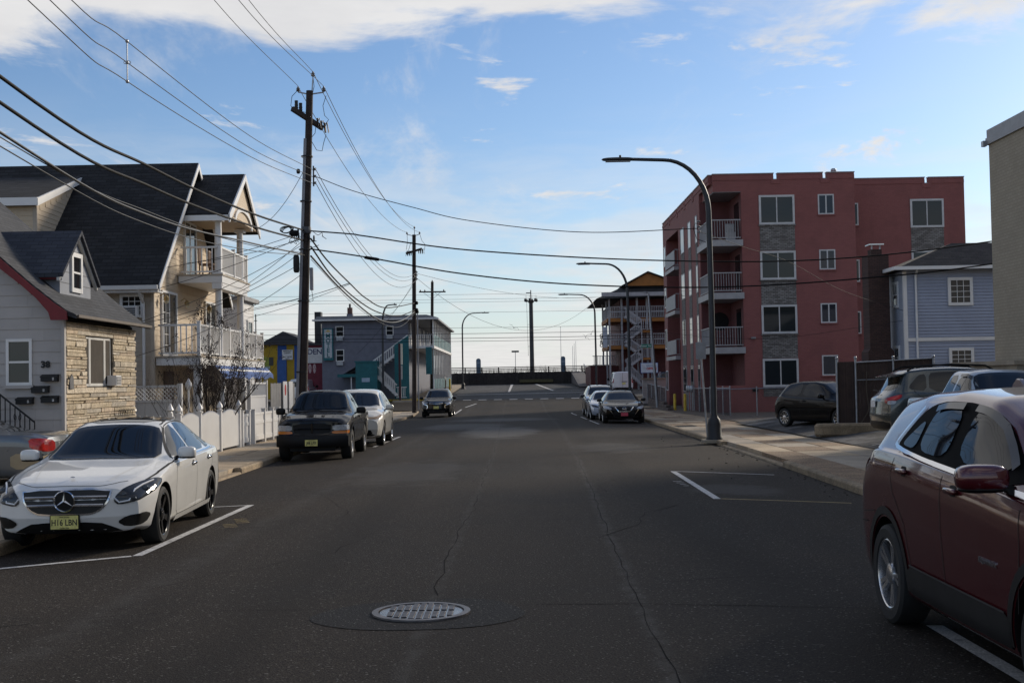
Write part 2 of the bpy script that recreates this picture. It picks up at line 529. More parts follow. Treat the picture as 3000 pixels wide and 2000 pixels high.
flatmark([(3.6, 120), (3.85, 120), (2.55, 145), (2.25, 145)], sheet_end)
for k in range(7):
    y = 119+k*3.5
    flatmark([(-5.8+.02*k, y), (-1.0, y), (-1.0, y+.18), (-5.8, y+.18)], sheet_end)
flatmark([(3.9, 119.6), (6.6, 119.6), (6.6, 119.9), (3.9, 119.9)], sheet_end)

# seams and cracks in the old asphalt
CRACK = pm('crack', (.007, .006, .0055), .95, spec=.1)
C = lambda pts, w=.02, j=.03: strip_on_road('crack', pts, w, CRACK, ROAD, .003, j)
C([(.90, 5), (.95, 8), (.96, 10), (1.05, 14), (1.19, 19), (1.40, 28), (1.74, 49), (1.95, 84)], .008, .022)
C([(-.72, 10.4), (-.73, 12.4), (-.73, 14.7), (-.62, 17), (-.61, 23), (-.58, 36), (-.7, 60)], .009, .035)
C([(-5.6, 9.4), (-4.06, 9.57), (-3.27, 9.85), (-2.56, 9.98), (-1.55, 9.85)], .013, .02)
C([(.05, 9.9), (.98, 9.85), (1.83, 9.74), (2.68, 9.58), (5.0, 9.5)], .012, .015)
C([(-3.4, 11.0), (-3.0, 11.9), (-2.6, 12.3), (-2.0, 13.2), (-1.8, 14.5)], .009, .05)

C([(.95, 14), (1.5, 15.2), (1.7, 16.6), (2.3, 17.5)], .012, .04)
C([(1.2, 26), (.2, 27), (-1.1, 27.6), (-2.8, 27.9)], .02, .05)
C([(-3.9, 22), (-2.6, 22.6), (-1.2, 22.9)], .016, .04)
C([(-1.3, 36), (.2, 36.6), (1.0, 36.2)], .02, .05)
rc_ = random.Random(12)
for k in range(9):
    x, y = rc_.uniform(-5, 4.6), rc_.uniform(7, 34)
    pts = [(x, y)]
    a = rc_.choice([0, 0, pi/2])+rc_.uniform(-.5, .5)
    for q in range(rc_.randint(3, 6)):
        a += rc_.uniform(-.5, .5)
        x, y = x+.55*cos(a)*(1+y*.03), y+.55*sin(a)*(1+y*.06)
        if abs(x) > 5.2:
            break
        pts.append((x, y))
    if len(pts) > 2:
        C(pts, rc_.uniform(.006, .010), .03)
# flat patch with an irregular outline
def blob(name, cx_, cy_, rx, ry, mat, parent, lift, seed, n=40, rough=.16):
    rnd = random.Random(seed)
    ph = [rnd.uniform(0, 6.28) for _ in range(5)]
    mb = MB()
    vs = [(cx_, cy_, cz(cx_, cy_)+lift)]
    for ring in (.5, 1.0):
        for i in range(n):
            a = 2*pi*i/n
            k = ring*(1+rough*sum(sin((j+2)*a+ph[j])/(j+1.4) for j in range(5)))
            x, y = cx_+rx*k*cos(a), cy_+ry*k*sin(a)
            vs.append((x, y, cz(x, y)+lift))
    fs = [(0, 1+i, 1+(i+1) % n) for i in range(n)]+[(1+i, 1+n+i, 1+n+(i+1) % n, 1+(i+1) % n) for i in range(n)]
    mb.add(vs, fs)
    return mb.build(name, mat, parent)
# manhole with its asphalt collar
blob('repair_collar', -.77, 9.58, .80, .66, ASPH_NEW, ROAD, .004, 21, 44, .07)
MHX, MHY = -.77, 9.62
mh = thing('manhole_cover', 'round cast iron manhole cover with raised grid studs set in the road', 'manhole cover', (MHX, MHY, 0))
IRON = pm('worn_iron', (.17, .17, .18), .25, .9, var=.35, vs=9, bump=.2, bs=80)
IRONR = pm('iron_ring', (.16, .15, .15), .5, .7, var=.25, vs=8, bump=.4, bs=60)
MB().lathe([(.385, .004), (.385, .018), (.335, .020), (.335, .008)], 48, (MHX, MHY, 0)).build('frame_ring', IRONR, mh, 40)
MB().lathe([(0, .012), (.325, .012), (.325, .002)], 48, (MHX, MHY, 0)).build('lid', IRON, mh, 40)
stud = MB().box(-.022, -.020, 0, .022, .020, .010).mesh('stud', IRONR, bevel=.004)
for i in range(-5, 6):
    for j in range(-5, 6):
        x, y = i*.058, j*.056
        if x*x+y*y < .29**2 and j != 0:
            link('stud', stud, mh, (MHX+x, MHY+y, .012))

# pavements: separate slabs and kerb stones
def slabs(root, cols, y0, y1, step, side, mats, gaps=()):
    y = y0
    while y < y1-.2:
        st = step*random.uniform(.92, 1.08)
        ye = min(y1, y+st)
        for (a, b) in cols:
            if any(g0 <= (y+ye)/2 <= g1 for g0, g1 in gaps):
                continue
            k = lk if side < 0 else rk
            m = random.choices(*mats)[0]
            e = .009
            vs = []
            tilt = random.uniform(-.006, .006)
            for yy in (y+e, ye-e):
                xa, xb = k(yy)+side*(a+e), k(yy)+side*(b-e)
                for xx in (xa, xb):
                    vs.append((xx, yy, sw(yy)+tilt*(1 if xx == xa else -1)))
            mb = MB()
            mb.add([(x, yy, z-.14) for x, yy, z in vs]+vs, [(0, 1, 3, 2), (4, 6, 7, 5), (0, 4, 5, 1), (1, 5, 7, 3), (3, 7, 6, 2), (2, 6, 4, 0)])
            mb.build('paving_slab', m, root, bevel=.006)
        y = ye
def kerbs(root, y0, y1, side, gaps=(), mat=KERBM):
    y = y0
    k = lk if side < 0 else rk
    while y < y1-.1:
        ye = min(y1, y+random.uniform(2.2, 3.0))
        low = any(g0 <= (y+ye)/2 <= g1 for g0, g1 in gaps)
        h = .045 if low else SW+.004
        mb = MB()
        ya, yb = y+.006, ye-.006
        pr = lambda yy: [(k(yy), yy, gz(yy)-.2), (k(yy), yy, gz(yy)-.08+h-.03), (k(yy)+side*.03, yy, gz(yy)-.08+h), (k(yy)+side*.165, yy, gz(yy)-.08+h), (k(yy)+side*.165, yy, gz(yy)-.2)]
        mb.add(pr(ya)+pr(yb), [(0, 1, 2, 3, 4)[::-1], (5, 6, 7, 8, 9)]+[(i, (i+1) % 5, 5+(i+1) % 5, 5+i) for i in range(5)])
        mb.build('kerb_stone', mat, root, bevel=.008)
        y = ye
pl_ = thing('pavement', None, None)
pr_ = thing('pavement', None, None)
struct(pl_)
struct(pr_)
slabs(pl_, [(.17, 1.1), (1.1, 2.12)], -6, 81.5, 1.75, -1, ([CONC, CONCG, PEBBLE], [5, 3, 1]))
kerbs(pl_, -6, 81.5, -1, gaps=[(19.5, 25.6)])
slabs(pr_, [(.17, .95), (.95, 2.0), (2.0, 3.05)], -6, 83, 1.85, 1, ([CONC, CONCG, PEBBLE, ASPH_NEW], [5, 3, 3, .5]))
kerbs(pr_, -6, 83, 1, gaps=[(24.5, 33)])
# yards, drives and the car park behind the right-hand pavement
sh = lambda n, xs, y0, y1, dz_, m, k=6: struct(sheet(n, xs, fr(y0, y1, k), lambda x, y: gz(y)+dz_, m))
sh('yard', [-40, -8.0], 25.2, 81, .03, SOIL, 12)
sh('driveway', [-40, -8.02], -6, 25.25, .055, CONCG, 8)
LOT = .20
lotz = lambda x, y: gz(y)*.3+LOT*min(1, max(0, (x-8.3)/1.6))+.055
struct(sheet('car_park', [8.4, 9.2, 10.0, 14, 40], fr(-6, 47, 14), lotz, ASPH_LOT))
sh('yard', [9.0, 60], 46.9, 83, .06, SOIL, 8)
for a, b in (((8.7, 24), (13.5, 24.4)), ((8.6, 29.6), (12.5, 30.2)), ((8.8, 34.8), (12.8, 35.0)), ((9, 26.8), (13, 27))):
    mb = MB()
    A, B_ = Vector((*a, 0)), Vector((*b, 0))
    n = (B_-A).orthogonal().normalized()
    n = Vector((-(B_-A).y, (B_-A).x, 0)).normalized()*.05
    q = [A+n, A-n]
    vs = []
    for i in range(9):
        p = A+(B_-A)*i/8
        for k in (1, -1):
            r = p+n*k
            vs.append((r.x, r.y, lotz(r.x, r.y)+.006))
    mb.add(vs, [(2*i, 2*i+1, 2*i+3, 2*i+2) for i in range(8)])
    mb.build('bay_line', PAINT, bpy.data.objects['car_park'])
ws = MB()
ws.prism([(8.3, 34.1), (8.42, 33.9), (11.9, 33.9), (11.9, 34.35), (8.42, 34.35)], 'z', .10, .46)
tag(ws.build('wheel_stop', KERBM, None, bevel=.06), 'long low concrete wheel stop between the black hatchback and the green SUV', 'wheel stop')
# far side of the cross street
sh('pavement', [-70, -6.6], 101, 106, .13, CONC, 3)
sh('pavement', [-9.0, -5.9], 105.9, 146, .14, CONC, 6)
sh('motel_forecourt', [7.6, 60], 101, 146, .05, pm('sand_asphalt', (.10, .09, .08), .9, fine=.3, bs=30), 6)
sh('motel_lot', [-70, -8.9], 105.9, 170, .02, ASPH_LOT, 6)
YEL = pm('yellow_paint', (.62, .42, .03), .55, var=.15, dirt=.25)
mb = MB().box(-12.4, 100.86, gz(101)-.05, -5.9, 101.02, gz(101)+.14)
mb.box(-6.05, 101.02, gz(101), -5.9, 128, gz(101)+.14) if False else None
tag(mb.build('yellow_kerb', YEL, None, bevel=.02), 'yellow painted kerb along the far pavement before the teal motel', 'kerb')

# ------------------------------------------------------------------ building helpers (a face is (axis, plane, outward sign))
def fbox(mb, face, a0, d0, z0, a1, d1, z1):
    ax, c, o = face
    p, q = sorted((c+o*d0, c+o*d1))
    if ax == 'x':
        return mb.box(p, a0, z0, q, a1, z1)
    return mb.box(a0, p, z0, a1, q, z1)
def fpt(face, a, d, z):
    ax, c, o = face
    return (c+o*d, a, z) if ax == 'x' else (a, c+o*d, z)
def lap_boards(parent, face, a0, a1, z0, z1, expo, mat, clip=None, name='siding_board', lens=None, proud=.016):
    z = z0
    while z < z1-.01:
        zt = min(z+expo+.012, z1)
        lo, hi = (a0, a1) if clip is None else clip(z, zt)
        if hi-lo > .08:
            cuts = [lo]
            if lens:
                x = lo+random.uniform(.2, 1)*lens
                while x < hi-.2:
                    cuts.append(x)
                    x += lens
            cuts.append(hi)
            for p, q in zip(cuts, cuts[1:]):
                mb = MB()
                g_ = .0012 if lens else 0
                pts = [fpt(face, a, d, zz) for a in (p+g_, q-g_) for d, zz in ((-.01, z), (proud, z), (.003, zt), (-.01, zt))]
                mb.add(pts, [(0, 1, 2, 3), (7, 6, 5, 4), (0, 4, 5, 1), (1, 5, 6, 2), (2, 6, 7, 3), (3, 7, 4, 0)])
                mb.build(name, mat, parent)
        z += expo
def window(parent, face, a0, a1, z0, z1, frame=WHITE, fw=.07, cols=1, rows=1, glass=None, proud=.05, mun=.022, sill=None, split=None, name='window', inset=.0, blinds=None):
    mb = MB()
    fbox(mb, face, a0, -.02, z0, a0+fw, proud, z1)
    fbox(mb, face, a1-fw, -.02, z0, a1, proud, z1)
    fbox(mb, face, a0+fw, -.02, z1-fw, a1-fw, proud-.003, z1)
    fbox(mb, face, a0+fw, -.02, z0, a1-fw, proud-.003, z0+fw)
    if split:          # meeting rail of a sash window
        zm = z0+(z1-z0)*split
        fbox(mb, face, a0+fw, -.01, zm-.022, a1-fw, max(proud-.012, .033), zm+.022)
    w = mb.build(name, frame, parent)
    ca = fr(a0+fw, a1-fw, cols)
    cr = fr(z0+fw, z1-fw, rows)
    for i in range(cols):
        for j in range(rows):
            e = mun/2
            m2 = MB()
            fbox(m2, face, ca[i]+(e if i else 0), -.015, cr[j]+(e if j else 0), ca[i+1]-(e if i < cols-1 else 0), .026, cr[j+1]-(e if j < rows-1 else 0))
            m2.build('pane', glass or GLASS, w)
    if cols > 1 or rows > 1:
        m3 = MB()
        for c_ in ca[1:-1]:
            fbox(m3, face, c_-e, -.015, z0+fw, c_+e, max(proud-.02, .031), z1-fw)
        for r_ in cr[1:-1]:
            fbox(m3, face, a0+fw, -.015, r_-e, a1-fw, max(proud-.022, .029), r_+e)
        m3.build('glazing_bar', frame, w)
    if sill:
        m4 = MB()
        fbox(m4, face, a0-.04, -.02, z0-.07, a1+.04, proud+.05, z0-.001)
        m4.build('sill', sill, w)
    return w
def rail(parent, p0, p1, zt, zb, mat, step=.125, bw=.035, post=None, name='railing', balname='baluster', tr=.07):
    """railing from p0 to p1 (plan points): top and bottom rails, posts and separate balusters"""
    p0, p1 = Vector((*p0, 0)), Vector((*p1, 0))
    d = p1-p0
    n = max(2, int(d.length/step))
    mb = MB()
    mb.beam((p0.x, p0.y, zt-.03), (p1.x, p1.y, zt-.03), tr, .06)
    r = mb.build(name, mat, parent)
    MB().beam((p0.x, p0.y, zb+.09), (p1.x, p1.y, zb+.09), tr*.7, .05).build('bottom_rail', mat, r)
    bal = MB().box(-bw/2, -bw/2, zb+.11, bw/2, bw/2, zt-.055).mesh(balname, mat)
    for i in range(1, n):
        p = p0+d*i/n
        link(balname, bal, r, (p.x, p.y, 0))
    if post:
        for t in post:
            p = p0+d*t
            m = MB().box(p.x-.05, p.y-.05, zb-.05, p.x+.05, p.y+.05, zt+.06)
            m.prism([(p.x-.065, p.y-.065), (p.x+.065, p.y-.065), (p.x+.065, p.y+.065), (p.x-.065, p.y+.065)], 'z', zt+.06, zt+.09)
            m.build('post', mat, r)
    return r
def column(parent, x, y, z0, z1, r, mat):
    mb = MB().lathe([(r*.92, z0), (r, z0+.3*(z1-z0)), (r*.82, z1)], 16, (x, y, 0))
    mb.box(x-r*1.35, y-r*1.35, z0, x+r*1.35, y+r*1.35, z0+.06)
    mb.box(x-r*1.3, y-r*1.3, z1-.09, x+r*1.3, y+r*1.3, z1)
    return mb.build('column', mat, parent, 40)

SH_BLK = brickm('shingle_black', (.009, .009, .010), (.026, .026, .028), (.003, .003, .003), 'x', .36, .12, .012, .8, .9)
SH_GRY = brickm('shingle_grey', (.045, .047, .052), (.075, .077, .082), (.022, .022, .025), 'y', .30, .085, .006, .6, .9)
SH_BLU = brickm('shingle_blue_grey', (.035, .040, .055), (.058, .064, .080), (.018, .02, .026), 'x', .30, .09, .006, .6, .9)
SH_BRN = brickm('shingle_brown', (.045, .037, .032), (.075, .062, .053), (.02, .017, .015), 'x', .30, .075, .007, .6, .9)

# ------------------------------------------------------------------ small house with the stone front, number 38
GREYB = pm('grey_cement_board', (.42, .395, .375), .75, var=.07, vs=1.2, dirt=.15, rnd=.05)
STONES = [pm('ledge_stone_%d' % i, c, .85, var=.22, vs=7, fine=.3, bs=45, bump=.9, rnd=.16, dirt=.35, ds=9) for i, c in enumerate([(.56, .46, .32), (.50, .41, .28), (.60, .51, .38), (.50, .44, .35), (.53, .42, .30)])]
MORTAR = pm('dark_mortar', (.055, .045, .035), .95)
REDB = pm('red_bargeboard', (.16, .012, .016), .6, var=.12, dirt=.2)
h38 = thing('stone_front_house', 'small grey house with stone front, red bargeboard and gabled dormer, numbered 38', 'house', (-12.5, 28, 0))
core = MB().box(-17, 25.79, 0, -9.56, 30.45, 3.3)
core.prism([(-17, 3.3), (-9.56, 3.3), (-13.2, 6.55)], 'y', 25.79, 30.45)
core.build('wall', MORTAR, h38)
g38 = lambda z, zt: (-13.2, min(-9.5, -13.2+(6.62-zt)/.865))
lap_boards(h38, ('y', 25.79, -1), -13.2, -9.5, .2, 6.5, .24, GREYB, clip=g38, lens=1.25, proud=.02)
mb = MB().box(-9.57, 25.70, .1, -9.50, 25.80, 3.25)
mb.build('corner_board', GREYB, h38)
# ledge stones
z = .15
fx = ('x', -9.56, 1)
while z < 3.2:
    hh = random.choice([.055, .07, .08, .09, .10, .13])
    zt = min(z+hh, 3.24)
    y = 25.80
    while y < 30.5:
        ln = random.uniform(.32, 1.4)
        ye = min(30.52, y+ln)
        if ye > 30.3:
            ye = 30.52
        segs = [(y, ye)]
        if zt > 1.87 and z < 2.96:
            segs = []
            if y < 27.0:
                segs.append((y, min(ye, 27.0)))
            if ye > 28.84:
                segs.append((max(y, 28.84), ye))
        for a, b in segs:
            if b-a < .06:
                continue
            dp = random.uniform(.045, .085)
            m = MB()
            e = .005
            j = lambda s=.008: random.uniform(-s, s)
            f4 = [(a+e, z+e), (b-e, z+e), (b-e, zt-e), (a+e, zt-e)]
            m.add([fpt(fx, p, 0, q) for p, q in f4]+[fpt(fx, p+j(.01), dp+j(.014), q+j(.005)) for p, q in f4],
                  [(0, 3, 2, 1), (4, 5, 6, 7), (0, 1, 5, 4), (1, 2, 6, 5), (2, 3, 7, 6), (3, 0, 4, 7)])
            m.build('stone', random.choice(STONES), h38, bevel=.008)
        y = ye
    z = zt
# front window in the stone wall: fixed middle light with a sash either side
cw = thing  # (readability)
mb = MB()
for a0, a1 in ((27.0, 27.05), (28.79, 28.84)):
    MB().box(-9.60, a0, 1.83, -9.52, a1, 2.99).build('reveal', MORTAR, h38)
FADED = pm('faded_white_paint', (.55, .54, .51), .6, var=.1, dirt=.3)
CURT = pm('net_curtain_glass', (.13, .145, .15), .08, var=.25, vs=2.5, spec=.7)
window(h38, ('x', -9.60, 1), 27.05, 27.36, 1.86, 2.97, FADED, .05, split=.55, proud=.05)
window(h38, ('x', -9.60, 1), 27.37, 28.36, 1.86, 2.97, FADED, .06, glass=CURT, proud=.05)
window(h38, ('x', -9.60, 1), 28.37, 28.79, 1.86, 2.97, FADED, .05, split=.55, proud=.05)
window(h38, ('y', 25.79, -1), -10.76, -10.21, 1.90, 2.88, WHITE, .06, split=.5, proud=.045, glass=glassm('green_glass', (.03, .04, .04), .04), sill=GREYB)
# roof with flared eave, bargeboard, gutter
top = [(-17.2, 3.15), (-13.2, 6.78), (-10.87, 4.70), (-10.1, 4.02), (-9.65, 3.66), (-9.40, 3.47), (-9.18, 3.36)]
bot = [(-9.18, 3.28), (-9.45, 3.36), (-9.75, 3.56), (-10.15, 3.90), (-10.95, 4.60), (-13.2, 6.64), (-17.2, 3.03)]
MB().prism(top+bot, 'y', 25.50, 30.72).build('roof', SH_GRY, h38)
MB().prism([(-13.2, 6.74), (-10.87, 4.66), (-10.1, 3.98), (-9.65, 3.62), (-9.36, 3.42), (-9.36, 3.25), (-9.70, 3.25), (-9.75, 3.42), (-10.0, 3.71), (-10.3, 3.98), (-10.95, 4.50), (-13.2, 6.52)], 'y', 25.46, 25.52).build('bargeboard', REDB, h38)
MB().prism([(-9.19, 3.29), (-9.13, 3.30), (-9.13, 3.36), (-9.19, 3.34)], 'y', 25.55, 30.7).build('gutter', pm('brown_gutter', (.10, .075, .055), .6), h38)
# gabled dormer
dm = MB().prism([(26.67, 3.2), (28.60, 3.2), (28.60, 4.42), (27.64, 5.30), (26.67, 4.45)], 'x', -12.6, -9.95)
dmo = dm.build('dormer', pm('blue_grey_board', (.26, .275, .31), .7, var=.08), h38)
for zz in (4.15, 4.40, 4.65, 4.9):
    w_ = 1 if zz < 4.45 else 1-(zz-4.45)/.86
    MB().box(-9.952, 27.635-.93*w_, zz, -9.945, 27.635+.93*w_, zz+.012).build('board_joint', pm('joint_shadow', (.12, .12, .13), .9), dmo)
for s_, e0, e1 in ((-1, (27.64, 5.40), (26.45, 4.33)), (1, (27.64, 5.40), (28.85, 4.28))):
    nrm = Vector((0, e1[1]-e0[1], -(e1[0]-e0[0])))
    MB().prism([e0, e1, (e1[0], e1[1]-.09), (e0[0], e0[1]-.09)], 'x', -12.6, -9.80).build('dormer_roof', SH_BLU, dmo)
    MB().prism([(e0[0], e0[1]-.091), (e1[0], e1[1]-.091), (e1[0], e1[1]-.17), (e0[0], e0[1]-.19)], 'x', -9.94, -9.87).build('dormer_trim', FADED, dmo)
window(h38, ('x', -9.95, 1), 27.29, 27.96, 3.98, 4.88, WHITE, .10, split=.5, proud=.05)
MB().prism([(26.50, 4.20), (26.66, 4.20), (26.66, 4.32), (26.50, 4.34)], 'x', -12.5, -9.97).build('dormer_soffit', REDB, dmo)
m = MB().sell((-9.92, 26.55, 4.30), (.06, .04, .05), .8, 8, 6)
m.cyl((-9.95, 26.6, 4.26), (-9.88, 26.5, 4.2), .035, .045, 8)
m.build('flood_light', WHITE, h38, 40)
IRONB = pm('black_iron', (.012, .012, .013), .5, .3)
lettering('38', .19, (-9.925, 25.755, 2.325), h38, IRONB, '-y', .006, 1.05, .012, 'house_number')
for i, (x0, x1, z0, z1, tx) in enumerate([(-9.99, -9.64, 1.97, 2.11, 'A'), (-10.19, -9.84, 1.73, 1.87, 'B'), (-10.52, -10.17, 1.50, 1.64, 'D'), (-9.99, -9.64, 1.52, 1.66, 'E')]):
    mbx = thing('mailbox', 'black wall mailbox marked %s, %s of the four beside the number 38' % (tx, ['topmost', 'second from the top', 'lowest on the left', 'lowest on the right'][i]), 'mailbox', (x0, 25.76, z0), 0, 'black mailboxes on the small grey house')
    MB().prism([(25.765, z0), (25.64, z0), (25.64, z1-.04), (25.765, z1)], 'x', x0, x1).build('body', IRONB, mbx, bevel=.006)
    MB().prism([(25.767, z1+.012), (25.625, z1-.032), (25.625, z1-.055), (25.767, z1-.008)], 'x', x0-.006, x1+.006).build('lid', IRONB, mbx)
    MB().box(x1-.10, 25.634, z0+.03, x1-.065, 25.639, z0+.085).build('label_plate', WHITE, mbx)
    lettering(tx, .05, (x1-.0825, 25.632, z0+.057), mbx, IRONB, '-y', 0, 1, .001)
# slate plaque with a name script over the stone
pq = MB().prism([(25.90, 1.80), (26.12, 1.80), (26.12, 2.02), (26.01, 2.12), (25.90, 2.02)], 'x', -9.475, -9.455)
tag(pq.build('wall_plaque', pm('slate_plaque', (.10, .10, .105), .5)), 'small house-shaped slate plaque on the stone front wall', 'plaque')
def air_con(face, a0, a1, z0, z1, d, label, mat=None):
    t = thing('air_conditioner', label, 'air conditioner', fpt(face, a0, 0, z0))
    mb = MB()
    fbox(mb, face, a0, -.02, z0, a1, d, z1)
    mb.build('casing', mat or WHITE, t, bevel=.012)
    m2 = MB()
    fbox(m2, face, a0+.03, d+.0005, z0+.03, a1-.03, d+.004, z1-.03)
    m2.build('coil_grille', pm('coil', (.05, .05, .055), .6, .4), t)
    for i in range(5):
        zz = z0+.05+i*(z1-z0-.1)/4
        m3 = MB()
        fbox(m3, face, a0+.03, d+.0045, zz-.006, a1-.03, d+.011, zz+.006)
        m3.build('louvre', mat or WHITE, t)
    return t
air_con(('x', -9.52, 1), 28.48, 28.86, 1.86, 2.10, .20, 'window air conditioner sticking out of the stone front wall')
# iron stair rail with scrolls, in front of the gable wall
sr = thing('stair_railing', 'black wrought iron stair railing with scroll panels before the grey gable wall', 'railing', (-10.4, 25.3, 0))
mb = MB()
A, B_ = Vector((-11.2, 25.3, 2.12)), Vector((-9.98, 25.3, 1.13))
mb.beam(A, B_, .035, .03)
mb.beam(A-Vector((0, 0, .78)), B_-Vector((0, 0, .78)), .025, .02)
mb.build('handrail', IRONB, sr)
for i in range(13):
    p = A+(B_-A)*i/12
    MB().box(p.x-.009, p.y-.009, p.z-.80, p.x+.009, p.y+.009, p.z).build('bar', IRONB, sr)
for k in (3.5, 8.5):
    p = A+(B_-A)*k/12
    for s in (-1, 1):
        for zc_ in (-.18, -.42, -.62):
            pts = [(p.x+s*(.012+.042*(1-t/14)*sin(t*.6)+.03), p.y, p.z+zc_+.085*cos(t*.6)*(1-t/20)) for t in range(15)]
            MB().tube(pts, .007, 5).build('scroll', IRONB, sr)
steps = thing('porch_steps', 'concrete porch steps under the scrolled iron railing', 'steps', (-10.4, 24.7, 0))
for i in range(5):
    MB().box(-12.2, 24.4, .05, -10.2+.26*(2-i)-.1, 25.25, .05+.19*(i+1)).build('step', CONCG, steps, bevel=.01) if i == 0 else MB().box(-12.2, 24.41, .05+.19*i, -10.0-.27*i, 25.24, .05+.19*(i+1)).build('step', CONCG, steps, bevel=.01)
sl = MB()
for i in range(9):
    a = i*.42
    sl.tube([(-9.42, 29.0+i*.13+.06*cos(t*.7), 1.22+.07*sin(t*.7)) for t in range(9)], .007, 4)
sl.beam((-9.42, 28.9, 1.13), (-9.42, 30.2, 1.13), .012, .015)
tag(sl.build('iron_scrollwork', IRONB), 'low strip of curled black ironwork against the stone wall', 'ironwork')

# ------------------------------------------------------------------ big tan house with balconies
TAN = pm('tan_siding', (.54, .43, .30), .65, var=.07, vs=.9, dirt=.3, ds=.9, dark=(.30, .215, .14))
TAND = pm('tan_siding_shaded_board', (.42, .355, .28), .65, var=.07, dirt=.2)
tan = thing('tan_beach_house', 'tall tan sided house with steep black roof and white street balconies', 'house', (-13, 41, 0))
rzf = lambda y: 5.10+(y-36.75)*.962        # roof slope facing the camera
c = MB().box(-24, 36.95, .1, -10.95, 45.25, 5.15)
c.prism([(36.95, 5.1), (45.25, 5.1), (41.1, 9.05)], 'x', -24, -10.95)
c.build('wall', TAN, tan)
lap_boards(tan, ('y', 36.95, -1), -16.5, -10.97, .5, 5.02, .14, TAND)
gcl = lambda z, zt: (36.93, 45.27) if zt < 5.1 else (36.93+(zt-5.1)/.952, 45.27-(zt-5.1)/.952)
lap_boards(tan, ('x', -10.95, 1), 36.93, 45.27, .5, 9.05, .17, TAN, clip=gcl)
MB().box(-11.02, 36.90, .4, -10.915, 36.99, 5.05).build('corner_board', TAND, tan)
MB().prism([(36.40, 4.88), (41.12, 9.38), (41.12, 9.22), (36.40, 4.74)], 'x', -25, -10.62).build('roof', SH_BLK, tan)
MB().prism([(45.85, 4.88), (41.121, 9.38), (41.121, 9.22), (45.85, 4.74)], 'x', -25, -10.62).build('roof', SH_BLK, tan)
for s_ in (0, 1):
    e = [(36.40, 4.87), (41.12, 9.37), (41.12, 9.16), (36.40, 4.66)]
    if s_:
        e = [(82.24-a, b) for a, b in e]
    MB().prism(e, 'x', -10.62, -10.585).build('bargeboard', WHITE, tan)
MB().prism([(36.30, 4.74), (36.42, 4.70), (36.42, 4.86), (36.28, 4.86)], 'x', -24, -10.64).build('gutter', WHITE, tan)
MB().box(-24, 36.42, 4.66, -10.66, 36.96, 4.70).build('soffit', WHITE, tan)
m = MB().tube([(-11.22, 36.36, 4.74), (-11.22, 36.6, 4.5), (-11.22, 36.86, 4.35), (-11.22, 36.87, .3)], .045, 8)
m.build('downspout', WHITE, tan, 40)
window(tan, ('y', 36.93, -1), -11.95, -11.23, 3.92, 4.97-.32, WHITE, .09, 3, 4, proud=.06, mun=.02)
air_con(('y', 36.90, -1), -11.80, -11.36, 3.92, 4.26, .30, 'white window air conditioner on the tan side wall')
# shed dormer on the camera-side slope
sdm = MB().prism([(37.0, 5.4), (37.0, 7.40), (40.9, 8.72), (40.9, 5.4)], 'x', -21, -14.5)
sdo = sdm.build('shed_dormer', TAN, tan)
MB().prism([(36.78, 7.42), (36.78, 7.62), (41.05, 9.05), (41.05, 8.86)], 'x', -21.3, -14.42).build('dormer_roof', SH_BLK, sdo)
MB().box(-21.3, 36.72, 7.38, -14.38, 36.79, 7.62).build('dormer_fascia', WHITE, sdo)
MB().prism([(36.74, 7.36), (36.74, 7.60), (40.95, 8.98), (40.95, 8.80)], 'x', -14.425, -14.36).build('dormer_barge', WHITE, sdo)
lap_boards(sdo, ('x', -14.5, 1), 37, 40.9, 5.5, 8.6, .15, TAN, clip=lambda z, zt: (max(37.0, 37.0 + max(0, (zt-7.38)/.338)), min(40.9, 36.75+(z-4.98)/.962)))
lap_boards(sdo, ('y', 37.0, -1), -16.2, -14.55, 5.6, 7.36, .15, TAN)
MB().box(-14.60, 36.96, 5.5, -14.48, 37.03, 7.36).build('corner_board', TAND, sdo)
MB().box(-18.4, 36.96, 5.5, -16.25, 37.0, 7.36).build('window', GLASS, sdo)
# doors on the street wall
FX = ('x', -10.93, 1)
DOORG = glassm('patio_glass', (.05, .05, .048), .05)
def patio_door(a0, a1, z0, z1, bars):
    w = window(tan, FX, a0, a1, z0, z1, WHITE, .07, 2, 1, DOORG, .06, .07, name='patio_door')
    if bars:
        m = MB()
        for k in range(1, 6):
            zz = z0+(z1-z0)*k/6
            fbox(m, FX, a0+.07, .015, zz-.01, (a0+a1)/2-.03, .034, zz+.01)
        fbox(m, FX, a0+(a1-a0)*.27-.01, .015, z0+.08, a0+(a1-a0)*.27+.01, .033, z1-.08)
        m.build('glazing_bar', WHITE, w)
    return w
patio_door(37.66, 39.34, 2.78, 4.82, True)
patio_door(42.95, 44.5, 2.78, 4.82, False)
patio_door(40.34, 41.8, 5.5, 7.35, False)
MB().box(-10.93, 37.9, .3, -10.86, 38.8, 2.3).build('door', pm('brown_door', (.10, .06, .04), .5), tan)
BRASS = pm('aged_brass', (.34, .26, .13), .4, .7, var=.2)
for i, (y, wd) in enumerate(((37.55, 'left of the lower patio door'), (39.9, 'right of the lower patio door'), (42.85, 'beside the far patio door'))):
    t = thing('wall_lantern', 'brass and glass wall lantern %s on the tan house' % wd, 'wall lamp', (-10.9, y, 4.55), 0, 'brass lanterns on the tan house')
    MB().tube([(-10.92, y, 4.62), (-10.80, y, 4.70), (-10.72, y, 4.62)], .014, 6).build('arm', BRASS, t)
    MB().lathe([(.07, 4.46), (.09, 4.56), (.02, 4.64)], 8, (-10.72, y, 0)).build('hood', BRASS, t)
    MB().lathe([(.03, 4.38), (.06, 4.41), (.068, 4.46)], 8, (-10.72, y, 0)).build('shade_glass', pm('lamp_glass', (.45, .42, .33), .2), t)
